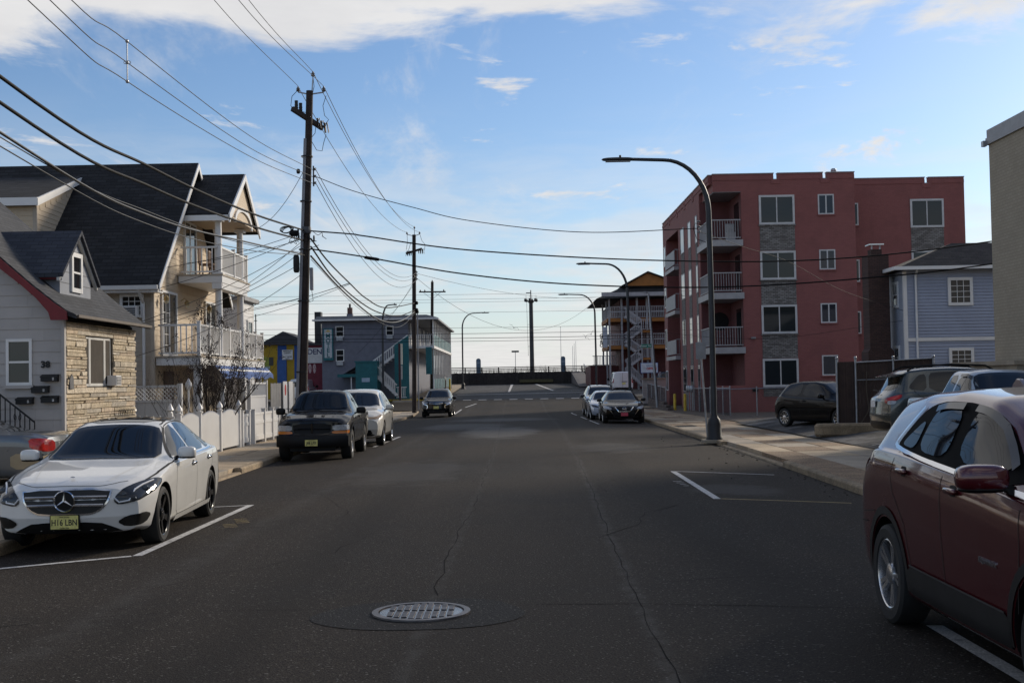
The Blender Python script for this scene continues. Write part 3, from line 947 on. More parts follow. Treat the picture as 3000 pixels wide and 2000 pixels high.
# lower deck
DK = thing
def slab_deck(x0, x1, y0, y1, zt, th, name):
    MB().box(x0, y0, zt-.05, x1, y1, zt).build(name, pm('deck_edge', (.42, .36, .28), .7, dirt=.2), tan)
    MB().box(x0+.0, y0+.03, zt-th, x1-.03, y1-.03, zt-.052).build(name+'_fascia', WHITE, tan)
slab_deck(-10.9, -9.52, 37.0, 46.5, 2.75, .28, 'deck')
slab_deck(-10.9, -9.45, 39.55, 43.7, 5.46, .28, 'balcony')
rail(tan, (-10.85, 37.12), (-9.66, 37.12), 3.72, 2.75, WHITE, .15, .032, name='deck_railing')
rail(tan, (-9.62, 37.12), (-9.62, 46.4), 3.72, 2.75, WHITE, .125, .032, post=(0, .13, .27, .42, .58, .73, .87, 1), name='deck_railing')
rail(tan, (-10.85, 39.7), (-9.66, 39.7), 6.38, 5.46, WHITE, .15, .032, name='balcony_railing')
rail(tan, (-9.58, 39.7), (-9.58, 43.6), 6.38, 5.46, WHITE, .125, .032, post=(0, .5, 1), name='balcony_railing')
for y in (39.85, 43.0):
    column(tan, -9.66, y, 2.75, 5.16, .13, WHITE)
    column(tan, -9.66, y, 5.46, 7.30, .13, WHITE)
MB().box(-9.82, 39.6, 4.98, -9.50, 43.4, 5.178).build('beam', WHITE, tan)
for y in (37.35, 40.3, 43.2, 46.1):
    column(tan, -9.72, y, 0, 2.46, .16, WHITE)
# gabled porch roof over the upper balcony
eN, eF, ap = (40.0-.55, 7.42), (43.0+1.2, 7.42), (41.85, 9.10)
for e in (eN, eF):
    MB().prism([e, ap, (ap[0], ap[1]-.14), (e[0], e[1]-.14)], 'x', -13.2, -9.22).build('porch_roof', SH_BLK, tan)
    MB().prism([(e[0], e[1]-.01), (ap[0], ap[1]-.01), (ap[0], ap[1]-.24), (e[0], e[1]-.30)], 'x', -9.22, -9.17).build('porch_barge', WHITE, tan)
MB().prism([(eN[0]+.35, 7.45), (eF[0]-.35, 7.45), (ap[0], 8.9)], 'x', -9.34, -9.30).build('porch_gable', TAN, tan)
arch = [(41.85+1.35*cos(a), 7.28+.62*sin(a)) for a in fr(0, pi, 14)]
arch2 = [(41.85+1.2*cos(a), 7.28+.48*sin(a)) for a in fr(pi, 0, 14)]
MB().prism(arch+arch2, 'x', -9.30, -9.24).build('porch_arch', WHITE, tan)
MB().box(-10.9, eN[0]+.05, 7.22, -9.3, eN[0]+.32, 7.40).build('porch_beam', WHITE, tan)
MB().box(-10.9, eN[0]+.32, 7.36, -9.25, eF[0]-.2, 7.40).build('porch_ceiling', TAN, tan)
MB().box(-13.1, eN[0]-.05, 7.18, -9.24, eN[0]+.02, 7.36).build('porch_fascia', WHITE, tan)
# balcony chairs
CH = pm('teak', (.16, .085, .045), .6, var=.2)
for i, y in enumerate((40.6, 41.9)):
    t = thing('wooden_chair', 'brown wooden chair on the upper balcony, %s' % ['nearer the corner column', 'farther along the rail'][i], 'chair', (-10.2, y, 5.46), 0, 'chairs on the upper balcony')
    MB().box(-10.45, y-.24, 5.84, -9.97, y+.24, 5.89).build('seat', CH, t)
    for sx in (-10.42, -10.0):
        for sy in (y-.21, y+.21):
            MB().box(sx-.02, sy-.02, 5.46, sx+.02, sy+.02, 5.84).build('leg', CH, t)
    for k in range(5):
        MB().box(-10.47, y-.22+k*.1, 5.89, -10.44, y-.17+k*.1, 6.4).build('back_slat', CH, t)
    MB().box(-10.48, y-.25, 6.4, -10.43, y+.25, 6.46).build('back_rail', CH, t)
# blue and white awning under the deck
aw = thing('awning', 'blue and white striped scalloped awning under the tan house deck', 'awning', (-9.3, 41, 2.2))
BLUEC = pm('blue_canvas', (.03, .085, .26), .8, var=.15)
for k, (za, zb, mt) in enumerate(((2.47, 2.36, BLUEC), (2.36, 2.30, WHITEW), (2.30, 2.22, BLUEC))):
    xa, xb = -9.44+(2.47-za)*.9, -9.44+(2.47-zb)*.9
    MB().prism([(xa, za), (xb, zb), (xb-.01, zb-.006), (xa-.012, za)], 'y', 38.3, 46.4).build('stripe', mt, aw)
n = 40
vs = []
for i in range(n+1):
    y = 38.3+8.1*i/n
    vs += [(-9.212, y, 2.222), (-9.205+.012*sin(i), y, 2.13-.09*abs(sin(i*.42))-.06*(i % 13 == 6))]
MB().add(vs, [(2*i, 2*i+1, 2*i+3, 2*i+2) for i in range(n)]).build('valance', BLUEC, aw)
# flower boxes: dead vines on the deck rail are part of the shrub (see plants)

# ------------------------------------------------------------------ white house behind, candy shop, red shop
wh = thing('white_sided_house', 'white clapboard house glimpsed behind the tan house balconies', 'house', (-13, 51, 0))
MB().box(-16, 49.0, 0, -11.0, 51.4, 5.25).build('wall', WHITEW, wh)
lap_boards(wh, ('x', -11.0, 1), 49, 51.4, 1.2, 5.2, .15, WHITEW)
lap_boards(wh, ('y', 49.0, -1), -15, -11.0, 1.2, 5.2, .15, WHITEW)
MB().box(-16.2, 48.8, 5.25, -10.8, 51.6, 5.42).build('roof', pm('flat_roof', (.3, .3, .3), .8), wh)
window(wh, ('x', -10.98, 1), 50.0, 50.9, 3.4, 4.5, WHITE, .08, split=.5)
YW = pm('yellow_wall', (.42, .27, .012), .7, var=.1, dirt=.2)
BLW = pm('blue_wall', (.018, .075, .28), .7, var=.1)
cs = thing('candy_shop', 'yellow and blue candy shop with signs beyond the side street', 'shop', (-22, 111, 1))
CY_ = 110
MB().box(-27, CY_, .5, -18.85, 122, 5.45).build('wall', YW, cs)
for x0, x1 in ((-21.40, -20.6), (-19.9, -18.9)):
    MB().box(x0, CY_-.05, .6, x1, CY_+.01, 5.40).build('blue_panel', BLW, cs)
MB().box(-21.45, CY_-.10, 1.2, -20.62, CY_-.052, 4.1).build('door', pm('blue_door', (.02, .09, .30), .5), cs)
MB().box(-27.2, CY_-.4, 5.45, -18.8, 122, 5.65).build('roof', pm('dark_roof', (.05, .05, .055), .8), cs)
MB().prism([(-23.4, 5.66), (-18.9, 5.66), (-21.3, 6.75)], 'y', CY_+2, CY_+8).build('roof_gable', pm('dark_roof', (.05, .05, .055), .8), cs)
sg = MB().box(-20.98, CY_-.16, 4.1, -20.02, CY_-.11, 4.98).build('sign_board', WHITEW, cs)
for i, (tx, s) in enumerate((('BERKELEY', .17), ('CANDY', .17), ('', .07), ('SALT WATER', .14), ('TAFFY', .14))):
    tx and lettering(tx, s, (-20.5, CY_-.165, 4.86-.17*i), cs, IRONB, '-y', .004, 1, .002)
MB().lathe([(0, -.01), (.52, -.008), (.55, 0)], 20, (-22.55, CY_-.03, 3.85), 'y').build('round_logo', pm('logo_green', (.30, .32, .05), .7), cs)
MB().box(-22.2, CY_-.04, 3.6, -21.8, CY_-.01, 4.35).build('poster', pm('poster_dark', (.06, .06, .05), .7), cs)
MB().box(-23.0, CY_-.04, 3.30, -22.1, CY_-.01, 3.52).build('poster', pm('poster_pale', (.3, .36, .33), .7), cs)
rs = thing('red_shop', 'dark red beachwear shop with flip-flop print and partly hidden sign', 'shop', (-17.5, 110.5, 1))
MB().box(-18.84, CY_-.3, .5, -14, 120, 5.35).build('wall', pm('dark_red_wall', (.15, .015, .03), .7, var=.15), rs)
MB().box(-19.0, CY_-.5, 5.35, -14, 120, 5.5).build('roof', pm('dark_roof', (.05, .05, .055), .8), rs)
MB().box(-18.70, CY_-.37, 3.75, -17.0, CY_-.32, 5.12).build('sign_board', WHITEW, rs)
NAVY = pm('navy_letters', (.02, .025, .10), .6)
lettering('DEN', .68, (-18.0, CY_-.375, 4.74), rs, NAVY, '-y', .012, .95, .002)
for x in (-18.45, -18.05):
    m = MB().prism([(x+.14*cos(a)*(1.0+.15*sin(a)), 3.25+.42*sin(a)) for a in fr(0, 2*pi, 18)[:-1]], 'y', CY_-.33, CY_-.31)
    m.build('flip_flop_print', pm('print_pink_white', (.55, .40, .40), .7), rs)
    MB().tube([(x-.10, CY_-.335, 3.15), (x, CY_-.335, 3.5), (x+.10, CY_-.335, 3.15)], .025, 4).build('flip_flop_strap', pm('dark_red_wall', (.15, .015, .03)), rs)
vent = MB().box(-18.7, 114, 5.5, -18.1, 115, 8.6)
tag(vent.build('exhaust_stack', pm('dark_steel', (.03, .03, .032), .5, .5)), 'tall dark square exhaust stack above the red shop', 'exhaust stack')
ad = thing('ride_frame', 'row of dark steel posts with rails standing above the yellow shop', 'steel frame', (-24, 108, 5))
DST = pm('dark_steel', (.03, .03, .032), .5, .5)
for k in range(5):
    MB().box(-24.35+k*.37, 107.5, 2.0, -24.27+k*.37, 107.58, 8.35-.06*k).build('post', DST, ad)
for zz in (5.9, 6.3, 7.5):
    MB().box(-24.4, 107.5, zz, -22.7, 107.56, zz+.06).build('rail', DST, ad)

# ------------------------------------------------------------------ motel on the left, beyond the side street
GW = pm('motel_grey_wall', (.145, .15, .185), .75, var=.08, dirt=.15)
TEAL = pm('teal_panel', (.008, .115, .13), .6, var=.12)
mo = thing('grey_motel', 'grey two-storey motel with teal panels and a street gallery', 'motel', (-12, 110, .3))
MY = 100.9
MB().box(-16.1, MY+.9, .2, -8.9, 129, 7.15).build('wall', GW, mo)
MB().prism([(-16.7, 7.15), (-16.4, 7.45), (-7.3, 7.45), (-6.4, 7.22), (-6.4, 7.08), (-16.7, 7.05)], 'y', MY+.3, 129.5).build('roof', pm('grey_roof', (.20, .205, .22), .7), mo)
FY = ('y', MY+.9, -1)
for (a0, a1, z0, z1) in ((-14.95, -14.25, 5.75, 6.65), (-14.95, -14.25, 3.7, 4.7), (-10.75, -10.1, 5.8, 6.6)):
    window(mo, FY, a0, a1, z0, z1, WHITEW, .07, split=.5)
    m = MB()
    fbox(m, FY, a0+.08, .0, z0-.32, a1-.08, .22, z0-.02)
    m.build('air_conditioner', GALV, mo)
sgn = thing('motel_sign', 'tall teal and white vertical MOTEL sign on the grey wall', 'sign', (-15.5, MY, 5))
MB().box(-15.95, MY+.62, 3.80, -15.13, MY+.87, 6.48).build('board', pm('teal_dark', (.01, .12, .14), .6), sgn)
MB().box(-15.85, MY+.60, 4.02, -15.23, MY+.619, 6.38).build('face', pm('sign_face', (.45, .48, .50), .5), sgn)
for i, ch in enumerate('MOTEL'):
    lettering(ch, .50, (-15.54, MY+.596, 5.83-.40*i), sgn, TEAL, '-y', .012, 1, .003)
MB().prism([(-15.8, 6.16), (-15.28, 6.16), (-15.54, 6.36)], 'y', MY+.592, MY+.60).build('emblem', pm('sun_emblem', (.5, .36, .12), .6), sgn)
# gallery on the street side
for k in range(13):
    y = MY+.9+k*2.25
    MB().box(-6.86, y-.06, gz(y)+.14, -6.74, y+.06, 7.1).build('gallery_post', WHITEW, mo)
    if k < 12:
        for z0, z1 in ((4.9, 5.85), (1.2+.02*k, 2.1+.02*k)):
            MB().box(-6.83, y+.1, z0, -6.79, y+2.15, z1).build('teal_panel', TEAL, mo)
MB().box(-8.9, MY+.5, 4.66, -6.7, 129, 4.88).build('gallery_floor', WHITEW, mo)
for k in range(5):
    y = MY+3+k*5
    MB().box(-8.9, y, 5.0, -8.86, y+.9, 6.9).build('room_door', WHITEW, mo)
rail(mo, (-8.8, MY+.6), (-6.85, MY+.6), 5.85, 4.88, WHITEW, .16, .04, name='gallery_railing')
MB().box(-16.8, MY+.2, 7.06, -6.3, MY+.3, 7.2).build('gutter', WHITEW, mo)
# zigzag stair with white slatted rails and teal cheek
stt = thing('motel_stair', 'white railed zigzag outdoor stair with teal side wall at the grey motel', 'stair', (-10, MY, .5))
sy = MY-.5
def stair_flight(root, p0, p1, y, wd, mat, n, rh=.95, balmat=None, treadmat=None):
    p0, p1 = Vector((p0[0], y, p0[1])), Vector((p1[0], y, p1[1]))
    for yy in (y, y+wd):
        o = Vector((0, yy-y, 0))
        m = MB()
        m.beam(p0+o+Vector((0, 0, rh)), p1+o+Vector((0, 0, rh)), .06, .10)
        m.beam(p0+o+Vector((0, 0, .12)), p1+o+Vector((0, 0, .12)), .06, .22)
        r = m.build('stair_rail', mat, root)
        k = max(4, int((p1-p0).length/.22))
        for i in range(1, k):
            q = p0+(p1-p0)*i/k+o
            MB().box(q.x-.03, q.y-.02, q.z+.2, q.x+.03, q.y+.02, q.z+rh-.04).build('baluster', mat, r)
    for i in range(n):
        q = p0+(p1-p0)*(i+.5)/n
        dxx = abs(p1.x-p0.x)/n/2
        MB().box(q.x-dxx, y+.05, q.z-.03, q.x+dxx, y+wd-.05, q.z+.03).build('tread', treadmat or mat, root)
stair_flight(stt, (-9.7, .7), (-11.6, 2.55), sy-.6, 1.0, WHITEW, 9)
stair_flight(stt, (-11.9, 2.6), (-8.85, 4.8), sy+.45, 1.0, WHITEW, 11)
MB().box(-12.3, sy-.6, 2.46, -11.55, sy+1.45, 2.56).build('landing', WHITEW, stt)
for x, y in ((-12.2, sy-.5), (-11.65, sy-.5), (-12.2, sy+1.35)):
    MB().box(x-.06, y-.06, .4, x+.06, y+.06, 2.46).build('post', WHITEW, stt)
MB().prism([(-9.95, .5), (-8.75, .5), (-8.75, 5.75), (-9.95, 4.95)], 'y', sy+.25, sy+.35).build('cheek_wall', TEAL, stt)
MB().box(-7.4, MY+.3, 2.5, -6.9, MY+.4, 4.75).build('teal_panel', TEAL, mo)
rail(stt, (-9.75, sy-.7), (-8.9, sy-.7), 1.5, .55, WHITEW, .14, .04)
shd = thing('teal_shed', 'flat teal shed with lean-to canopy before the grey motel', 'shed', (-12.5, MY, .4))
MB().box(-13.0, MY-1.6, .3, -11.25, MY+.8, 3.55).build('wall', TEAL, shd)
MB().box(-13.08, MY-1.66, 3.55, -11.2, MY+.85, 3.66).build('roof', pm('teal_dark', (.01, .12, .14), .6), shd)
MB().prism([(-14.5, 2.62), (-13.02, 3.3), (-13.02, 3.18), (-14.5, 2.36)], 'y', MY-1.5, MY+.8).build('canopy', GW, shd)
MB().box(-14.5, MY-1.52, 2.36, -13.02, MY-1.48, 2.62).build('canopy_fascia', TEAL, shd)
MB().box(-13.42, MY-1.45, .3, -13.34, MY-1.37, 2.4).build('post', WHITEW, shd)
MB().box(-12.5, MY-1.63, 1.95, -11.85, MY-1.605, 2.28).build('notice', pm('notice_blue', (.35, .45, .55), .6), shd)
chm = thing('roof_chimney', 'brick chimney with pot on the grey motel roof', 'chimney', (-13.85, MY+3, 7.4))
MB().box(-14.25, MY+2.7, 7.3, -13.75, MY+3.2, 7.75).build('base', GW, chm)
MB().box(-14.2, MY+2.75, 7.75, -13.8, MY+3.15, 8.3).build('stack', pm('chimney_brick', (.11, .06, .05), .9), chm)
MB().cyl((-14.0, MY+2.95, 8.3), (-14.0, MY+2.95, 8.62), .09, .09, 8).build('pot', DST, chm)

# ------------------------------------------------------------------ pink apartment block
PINK = brickm('pink_painted_brick', (.25, .083, .074), (.27, .092, .082), (.21, .068, .062), 'x', .22, .075, .006, .4, .75, dirt=.30)
PINKY = brickm('pink_painted_brick_side', (.25, .083, .074), (.27, .092, .082), (.21, .068, .062), 'y', .22, .075, .006, .4, .75, dirt=.30)
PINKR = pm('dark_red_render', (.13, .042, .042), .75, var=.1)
GBR = brickm('grey_brick_panel', (.13, .115, .105), (.29, .27, .25), (.07, .065, .06), 'x', .24, .085, .012, .5, .85)
GBRY = brickm('grey_brick_panel_side', (.15, .135, .125), (.25, .235, .22), (.09, .085, .08), 'y', .21, .07, .012, .5, .85)
COPE = pm('coping_metal', (.26, .24, .24), .5, .3)
GREYW = pm('grey_white_paint', (.33, .315, .315), .5, var=.08, dirt=.3)
GREYD = pm('shaded_white_paint', (.33, .32, .33), .6, var=.1, dirt=.3)  # white paint darkened: the shade on the motel rails is put into the colour
pk = thing('pink_apartment_block', 'four-storey pink brick apartment block with white corner balconies', 'apartment block', (17, 76, 0))
def wallbox(x0, y0, z0, x1, y1, z1, mat=PINK, name='wall'):
    return MB().box(x0, y0, z0, x1, y1, z1).build(name, mat, pk)
FLO = [3.25, 6.2, 9.07]
wallbox(12.42, 66, -.3, 18.6, 87, 12.3)
wallbox(18.6, 68.3, -.3, 25.4, 87, 12.3)
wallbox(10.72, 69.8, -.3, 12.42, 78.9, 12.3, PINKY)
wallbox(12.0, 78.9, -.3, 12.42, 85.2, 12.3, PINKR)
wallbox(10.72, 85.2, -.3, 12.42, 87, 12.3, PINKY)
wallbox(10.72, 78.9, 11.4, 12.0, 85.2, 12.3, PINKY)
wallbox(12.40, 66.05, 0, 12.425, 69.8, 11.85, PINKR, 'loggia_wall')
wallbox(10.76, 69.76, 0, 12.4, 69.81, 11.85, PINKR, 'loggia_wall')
wallbox(10.9, 66.0, 11.86, 12.42, 69.8, 12.3)             # head over the corner loggia
wallbox(10.92, 66.02, 11.83, 12.41, 69.75, 11.858, COPE, 'loggia_ceiling')
wallbox(10.9, 66.0, -.3, 12.42, 66.12, 1.35)
# crenellated parapet with coping
def parapet(face, a0, a1, notches, zb=12.3, zt=12.85):
    xs = [a0]+[v for n in notches for v in n]+[a1]
    for i in range(0, len(xs), 2):
        m = MB()
        fbox(m, face, xs[i], -.28, zb, xs[i+1], .0, zt-.05)
        m.build('parapet', PINK if face[0] == 'y' else PINKY, pk)
        m = MB()
        fbox(m, face, xs[i]-.02, -.32, zt-.05, xs[i+1]+.02, .04, zt)
        m.build('coping', COPE, pk)
        m = MB()
        fbox(m, face, xs[i], 0, zb+.18, xs[i+1], .03, zb+.38)
        m.build('parapet_band', PINK if face[0] == 'y' else PINKY, pk)
    for n in notches:
        m = MB()
        fbox(m, face, n[0]-.14, 0, zb-.05, n[1]+.14, .03, zb+.18)
        m.build('notch_trim', PINK if face[0] == 'y' else PINKY, pk)
        m = MB()
        fbox(m, face, n[0], -.28, zb, n[1], .0, zb+.22)
        m.build('notch_sill', COPE, pk)
parapet(('y', 66, -1), 10.9, 18.6, [(14.21, 14.43), (16.89, 17.1)])
parapet(('y', 68.3, -1), 18.62, 25.4, [(23.19, 23.4)])
parapet(('x', 10.72, -1), 66.3, 87, [(68.2, 68.5), (72, 72.3), (75.5, 75.8), (79, 79.3), (83, 83.3)])
PKW = pm('dull_white_frame', (.52, .51, .50), .5, var=.08, dirt=.2)
fy = ('y', 66, -1)
BLIND = [glassm('blind_glass_a', (.018, .022, .022), .05), glassm('blind_glass_b', (.013, .017, .018), .04)]
for i, (zb, zt, pb) in enumerate(((10.03, 11.63, 8.62), (7.03, 8.59, 5.68), (4.11, 5.67, 2.78), (1.24, 2.76, .72))):
    m = MB()
    fbox(m, fy, 13.40, .004, pb, 15.30, .022, zb-.005)
    m.build('brick_panel', GBR, pk)
    w = window(pk, fy, 13.38, 15.31, zb, zt, PKW, .11, 2, 1, BLIND[i % 2], .06, .06, sill=GBR)
    z0, z1 = ((10.53, 11.63), (7.53, 8.62), (4.64, 5.71), (1.80, 2.90))[i]
    window(pk, fy, 16.59, 17.46, z0, z1, PKW, .07, 2 if i < 3 else 1, 1, glassm('blue_dark_glass', (.018, .022, .032), .04), .03, .07, sill=PINK)
    zz = (10.18, 7.0, 4.1, 1.3)[i]
    window(pk, ('y', 68.3, -1), 18.95, 19.42, zz, zz+1.26, PKW, .07, 1, 1, None, .03, sill=PINK)
    if i < 2:
        window(pk, ('y', 68.3, -1), 22.33, 24.21, (10.0, 7.1)[i], (11.6, 8.7)[i], PKW, .11, 2, 1, BLIND[0], .06, .06)
        m = MB()
        fbox(m, ('y', 68.3, -1), 22.35, .004, (8.7, 5.8)[i], 24.19, .022, (9.995, 7.09)[i])
        m.build('brick_panel', GBR, pk)
# corner balconies
for i, zf in enumerate(FLO):
    m = MB().box(10.55, 65.85, zf-.17, 12.46, 69.78, zf+.17)
    m.build('balcony_slab', GREYW, pk)
    rail(pk, (10.68, 65.97), (12.36, 65.97), zf+1.28, zf+.2, GREYW, .13, .022, name='balcony_railing')
    rail(pk, (10.68, 65.97), (10.68, 69.7), zf+1.28, zf+.2, GREYW, .13, .022, name='balcony_railing')
    MB().box(12.37, 66.6, zf+.17, 12.41, 67.9, zf+2.3).build('patio_door', GLASS, pk)
MB().lathe([(0, -.02), (.50, -.02), (.52, 0)], 24, (11.75, 69.74, 5.0), 'y').build('wall_roundel', BLACK, pk)
m = MB().box(11.75, 66.7, 9.26, 12.2, 67.15, 9.75)
m.box(11.72, 67.1, 9.75, 12.22, 67.16, 10.25)
tag(m.build('balcony_chair', pm('pale_plastic', (.35, .34, .33), .5)), 'pale plastic chair on the top corner balcony of the pink block', 'chair')
# street side windows, brick panels and far balconies
fs_ = ('x', 10.72, -1)
for i, zb in enumerate((9.65, 6.75, 3.85, .95)):
    for a0, a1, gl in ((76.1, 77.7, GLASS), (73.2, 74.4, GLASS), (70.6, 71.4, GLASS)):
        window(pk, fs_, a0, a1, zb, zb+1.6, GREYW, .05, 1, 1, gl, .04)
        m = MB()
        fbox(m, fs_, a0+.03, .004, zb-1.28, a1-.03, .02, zb-.03)
        m.build('brick_panel', GBRY, pk)
    window(pk, ('x', 12.0, -1), 81.0, 83.5, zb-.3, zb+1.6, WHITE, .07, 2, 1, GLASS, .04)
    window(pk, fs_, 85.5, 86.5, zb, zb+1.4, WHITE, .07, 1, 1, GLASS, .04)
for zf in FLO:
    MB().box(10.42, 79.0, zf-.24, 12.0, 84, zf).build('balcony_slab', GREYW, pk)
    rail(pk, (10.5, 79.05), (11.95, 79.05), zf+1.1, zf, GREYW, .16, .025, name='balcony_railing')
    MB().box(10.46, 79.1, zf+.12, 10.50, 83.9, zf+1.05).build('balcony_screen', pm('frosted_panel', (.24, .24, .25), .5), pk)
m = MB().cyl((17.8, 67.2, 12.3), (17.8, 67.2, 13.1), .14, .14, 10)
m.sell((17.8, 67.2, 13.12), (.16, .16, .12), .9, 10, 6)
m.build('roof_vent', GALV, pk, 50)
MB().cyl((20.2, 69.5, 12.3), (20.2, 69.5, 12.98), .24, .24, 12).build('roof_vent', GALV, pk)
m = MB()
fbox(m, fy, 12.78, 0, 3.85, 13.02, .16, 3.95)
m.build('wall_light', COPE, pk)
m = MB()
fbox(m, fy, 12.8, 0, 1.0, 13.1, .05, 1.2)
m.build('wall_vent', BLACK, pk)

# ------------------------------------------------------------------ blue sided house, chimney, beige brick building
BLUES = pm('blue_siding', (.30, .335, .425), .6, var=.06, vs=1, dirt=.12)
bh = thing('blue_sided_house', 'two-storey blue clapboard house with hipped brown roof behind the parked cars', 'house', (20, 54, 0))
MB().box(16.03, 50.03, 0, 26, 52.8, 6.05).build('wall', BLUES, bh)
MB().box(18.5, 52.8, 0, 26, 58, 5.8).build('rear_wing', BLUES, bh)
lap_boards(bh, ('y', 50.03, -1), 16.1, 21.8, 2.0, 6.0, .13, BLUES, proud=.04)
lap_boards(bh, ('x', 16.03, -1), 50.1, 52.8, 2.0, 6.0, .13, pm('pale_blue_siding', (.34, .37, .43), .6, var=.06))
MB().box(15.98, 49.98, 0, 16.12, 50.12, 6.0).build('corner_board', WHITE, bh)
MB().box(16.12, 49.95, 3.13, 21.9, 50.02, 3.27).build('band_board', WHITE, bh)
for a, z0, z1 in ((17.79, 4.57, 5.72), (17.76, 1.9, 2.84)):
    window(bh, ('y', 49.99, -1), a, a+1.02, z0, z1, WHITE, .12, 3, 4, glassm('curtain_dark', (.05, .055, .06), .05), .06, .02)
for z0, z1 in ((4.57, 5.66), (2.0, 3.0)):
    window(bh, ('x', 16.02, -1), 50.75, 51.5, z0, z1, WHITE, .12, 2, 2, None, .05, .02, split=.5)
m = MB().tube([(16.47, 49.7, 6.02), (16.47, 49.93, 5.8), (16.47, 49.94, .3)], .045, 8)
m.build('downspout', WHITE, bh, 40)
e0 = [(15.55, 49.55, 6.08), (26.5, 49.55, 6.08), (26.5, 53.3, 6.08), (15.55, 53.3, 6.08)]
rdg = [(18.5, 51.42, 7.28), (24.5, 51.42, 7.28)]
MB().add(e0+rdg, [(0, 1, 5, 4), (1, 2, 5), (2, 3, 4, 5), (3, 0, 4), (0, 3, 2, 1)]).build('roof', SH_BRN, bh)
MB().box(15.45, 49.45, 6.03, 26.5, 49.56, 6.17).build('gutter', WHITE, bh)
MB().box(15.45, 49.56, 6.03, 15.56, 53.3, 6.17).build('gutter', WHITE, bh)
CHB = brickm('chimney_brick_courses', (.055, .030, .026), (.085, .045, .038), (.035, .026, .024), 'x', .21, .075, .01, .5, .9)
ch = thing('brick_chimney', 'dark brick chimney stack standing against the blue house', 'chimney', (15.3, 51.5, 0))
MB().box(14.85, 51.0, 2.9, 15.72, 51.9, 6.8).build('stack', CHB, ch)
MB().prism([(14.75, 0), (15.85, 0), (15.85, 2.75), (15.72, 2.9), (14.85, 2.9), (14.75, 2.75)], 'y', 50.95, 51.95).build('base', CHB, ch)
MB().box(15.05, 51.2, 6.8, 15.5, 51.7, 7.06).build('neck', CHB, ch)
for a in (15.08, 15.42):
    MB().box(a, 51.25, 7.06, a+.05, 51.3, 7.24).build('cap_leg', GALV, ch)
MB().box(14.97, 51.12, 7.24, 15.58, 51.78, 7.29).build('cap', CHROME, ch)
BEI = brickm('beige_brick', (.36, .31, .23), (.40, .345, .26), (.28, .24, .18), 'y', .23, .09, .008, .25, .85, dirt=.15)
bb = thing('beige_brick_building', 'windowless beige brick wall with metal fascia at the right edge', 'building', (20, 15, 0))
MB().box(14.0, -8, 0, 30, 35.6, 8.46).build('wall', BEI, bb)
MB().box(13.93, -8, 8.46, 30, 35.67, 8.66).build('fascia', pm('fascia_grey', (.27, .265, .27), .45), bb)
MB().box(13.96, -8, 8.66, 30, 35.64, 8.90).build('fascia', pm('fascia_grey', (.27, .265, .27), .45), bb)
MB().box(13.82, 35.55, 8.42, 13.93, 35.72, 8.58).build('gutter_end', GALV, bb)
lw = thing('low_wall', 'low concrete wall with cap beside the beige brick building', 'wall', (13.8, 35, .2))
MB().box(13.55, 33, .1, 13.9, 37.6, 2.0).build('wall', CONCG, lw)
MB().box(13.45, 32.9, 2.0, 13.98, 37.7, 2.12).build('cap', CONCG, lw)

# ------------------------------------------------------------------ privacy fence by the car park, chain-link before the pink block
FB = pm('brown_slat', (.050, .030, .024), .8, var=.2, rnd=.2)
pf = thing('privacy_fence', 'dark brown slatted privacy fence with steel posts behind the green SUV', 'fence', (11, 36.5, .2))
zl0, zl1 = .2, 2.2
for k in range(16):
    x = 9.64+k*.0335
    MB().box(x, 36.6-.004*k, zl0, x+.030, 36.63-.004*k, zl1).build('slat', FB, pf)
for k in range(22):
    x = 10.2+k*.105
    MB().box(x, 36.53, zl0, x+.096, 36.56, zl1-.02+.004*k).build('slat', FB, pf)
for x, y in ((9.62, 36.55), (10.17, 36.5), (11.3, 36.5), (12.5, 36.5)):
    m = MB().cyl((x, y, 0), (x, y, zl1+.08), .035, .035, 10)
    m.sell((x, y, zl1+.11), (.045, .045, .05), .9, 10, 6)
    m.build('post', GALV, pf, 40)
MB().cyl((10.17, 36.5, zl1-.03), (12.5, 36.5, zl1+.06), .022, .022, 8).build('top_rail', GALV, pf)
m = MB().beam((10.2, 36.48, 1.65), (12.5, 36.48, 1.68), .012, .03)
m.build('wire_strand', GALV, pf)
def chain_link(label, p0, p1, h, posts=2.4, pitch=.12, gap=None):
    p0, p1 = Vector(p0), Vector(p1)
    d = (p1-p0)
    ln = d.length
    u = d.normalized()
    t = thing('chain_link_fence', label, 'fence', tuple(p0))
    n = max(1, round(ln/posts))
    for i in range(n+1):
        q = p0+d*i/n
        m = MB().cyl(q, q+Vector((0, 0, h+.05)), .03, .03, 8)
        m.sell((q.x, q.y, q.z+h+.06), (.038, .038, .04), .9, 8, 5)
        m.build('post', GALV, t, 40)
    MB().cyl(p0+Vector((0, 0, h)), p1+Vector((0, 0, h)), .02, .02, 6).build('top_rail', GALV, t)
    m = MB()
    k = int(ln/pitch)
    nh = h/pitch
    for i in range(-int(nh)-1, k+1):
        for s in (1, -1):
            a = i*pitch if s > 0 else i*pitch+h
            a0, z0, a1, z1 = a, 0, a+h, h
            if s < 0:
                a0, a1 = a+0, a-h
            lo, hi = sorted((a0, a1))
            if hi < 0 or lo > ln:
                continue
            pts = []
            for f in (0, 1):
                aa = a0+(a1-a0)*f
                zz = h*f
                if aa < 0:
                    zz += (0-aa)*(1 if a1 > a0 else -1)
                    aa = 0
                if aa > ln:
                    zz -= (aa-ln)*(1 if a1 > a0 else -1)
                    aa = ln
                pts.append(p0+u*aa+Vector((0, 0, min(h, max(0, zz))+.02)))
            if (pts[1]-pts[0]).length > .05:
                m.tube(pts, .0035, 3, False)
    w = m.build('wire_mesh', pm('dull_wire', (.05, .05, .052), .7, .2), t)
    w['kind'] = 'stuff'
    return t
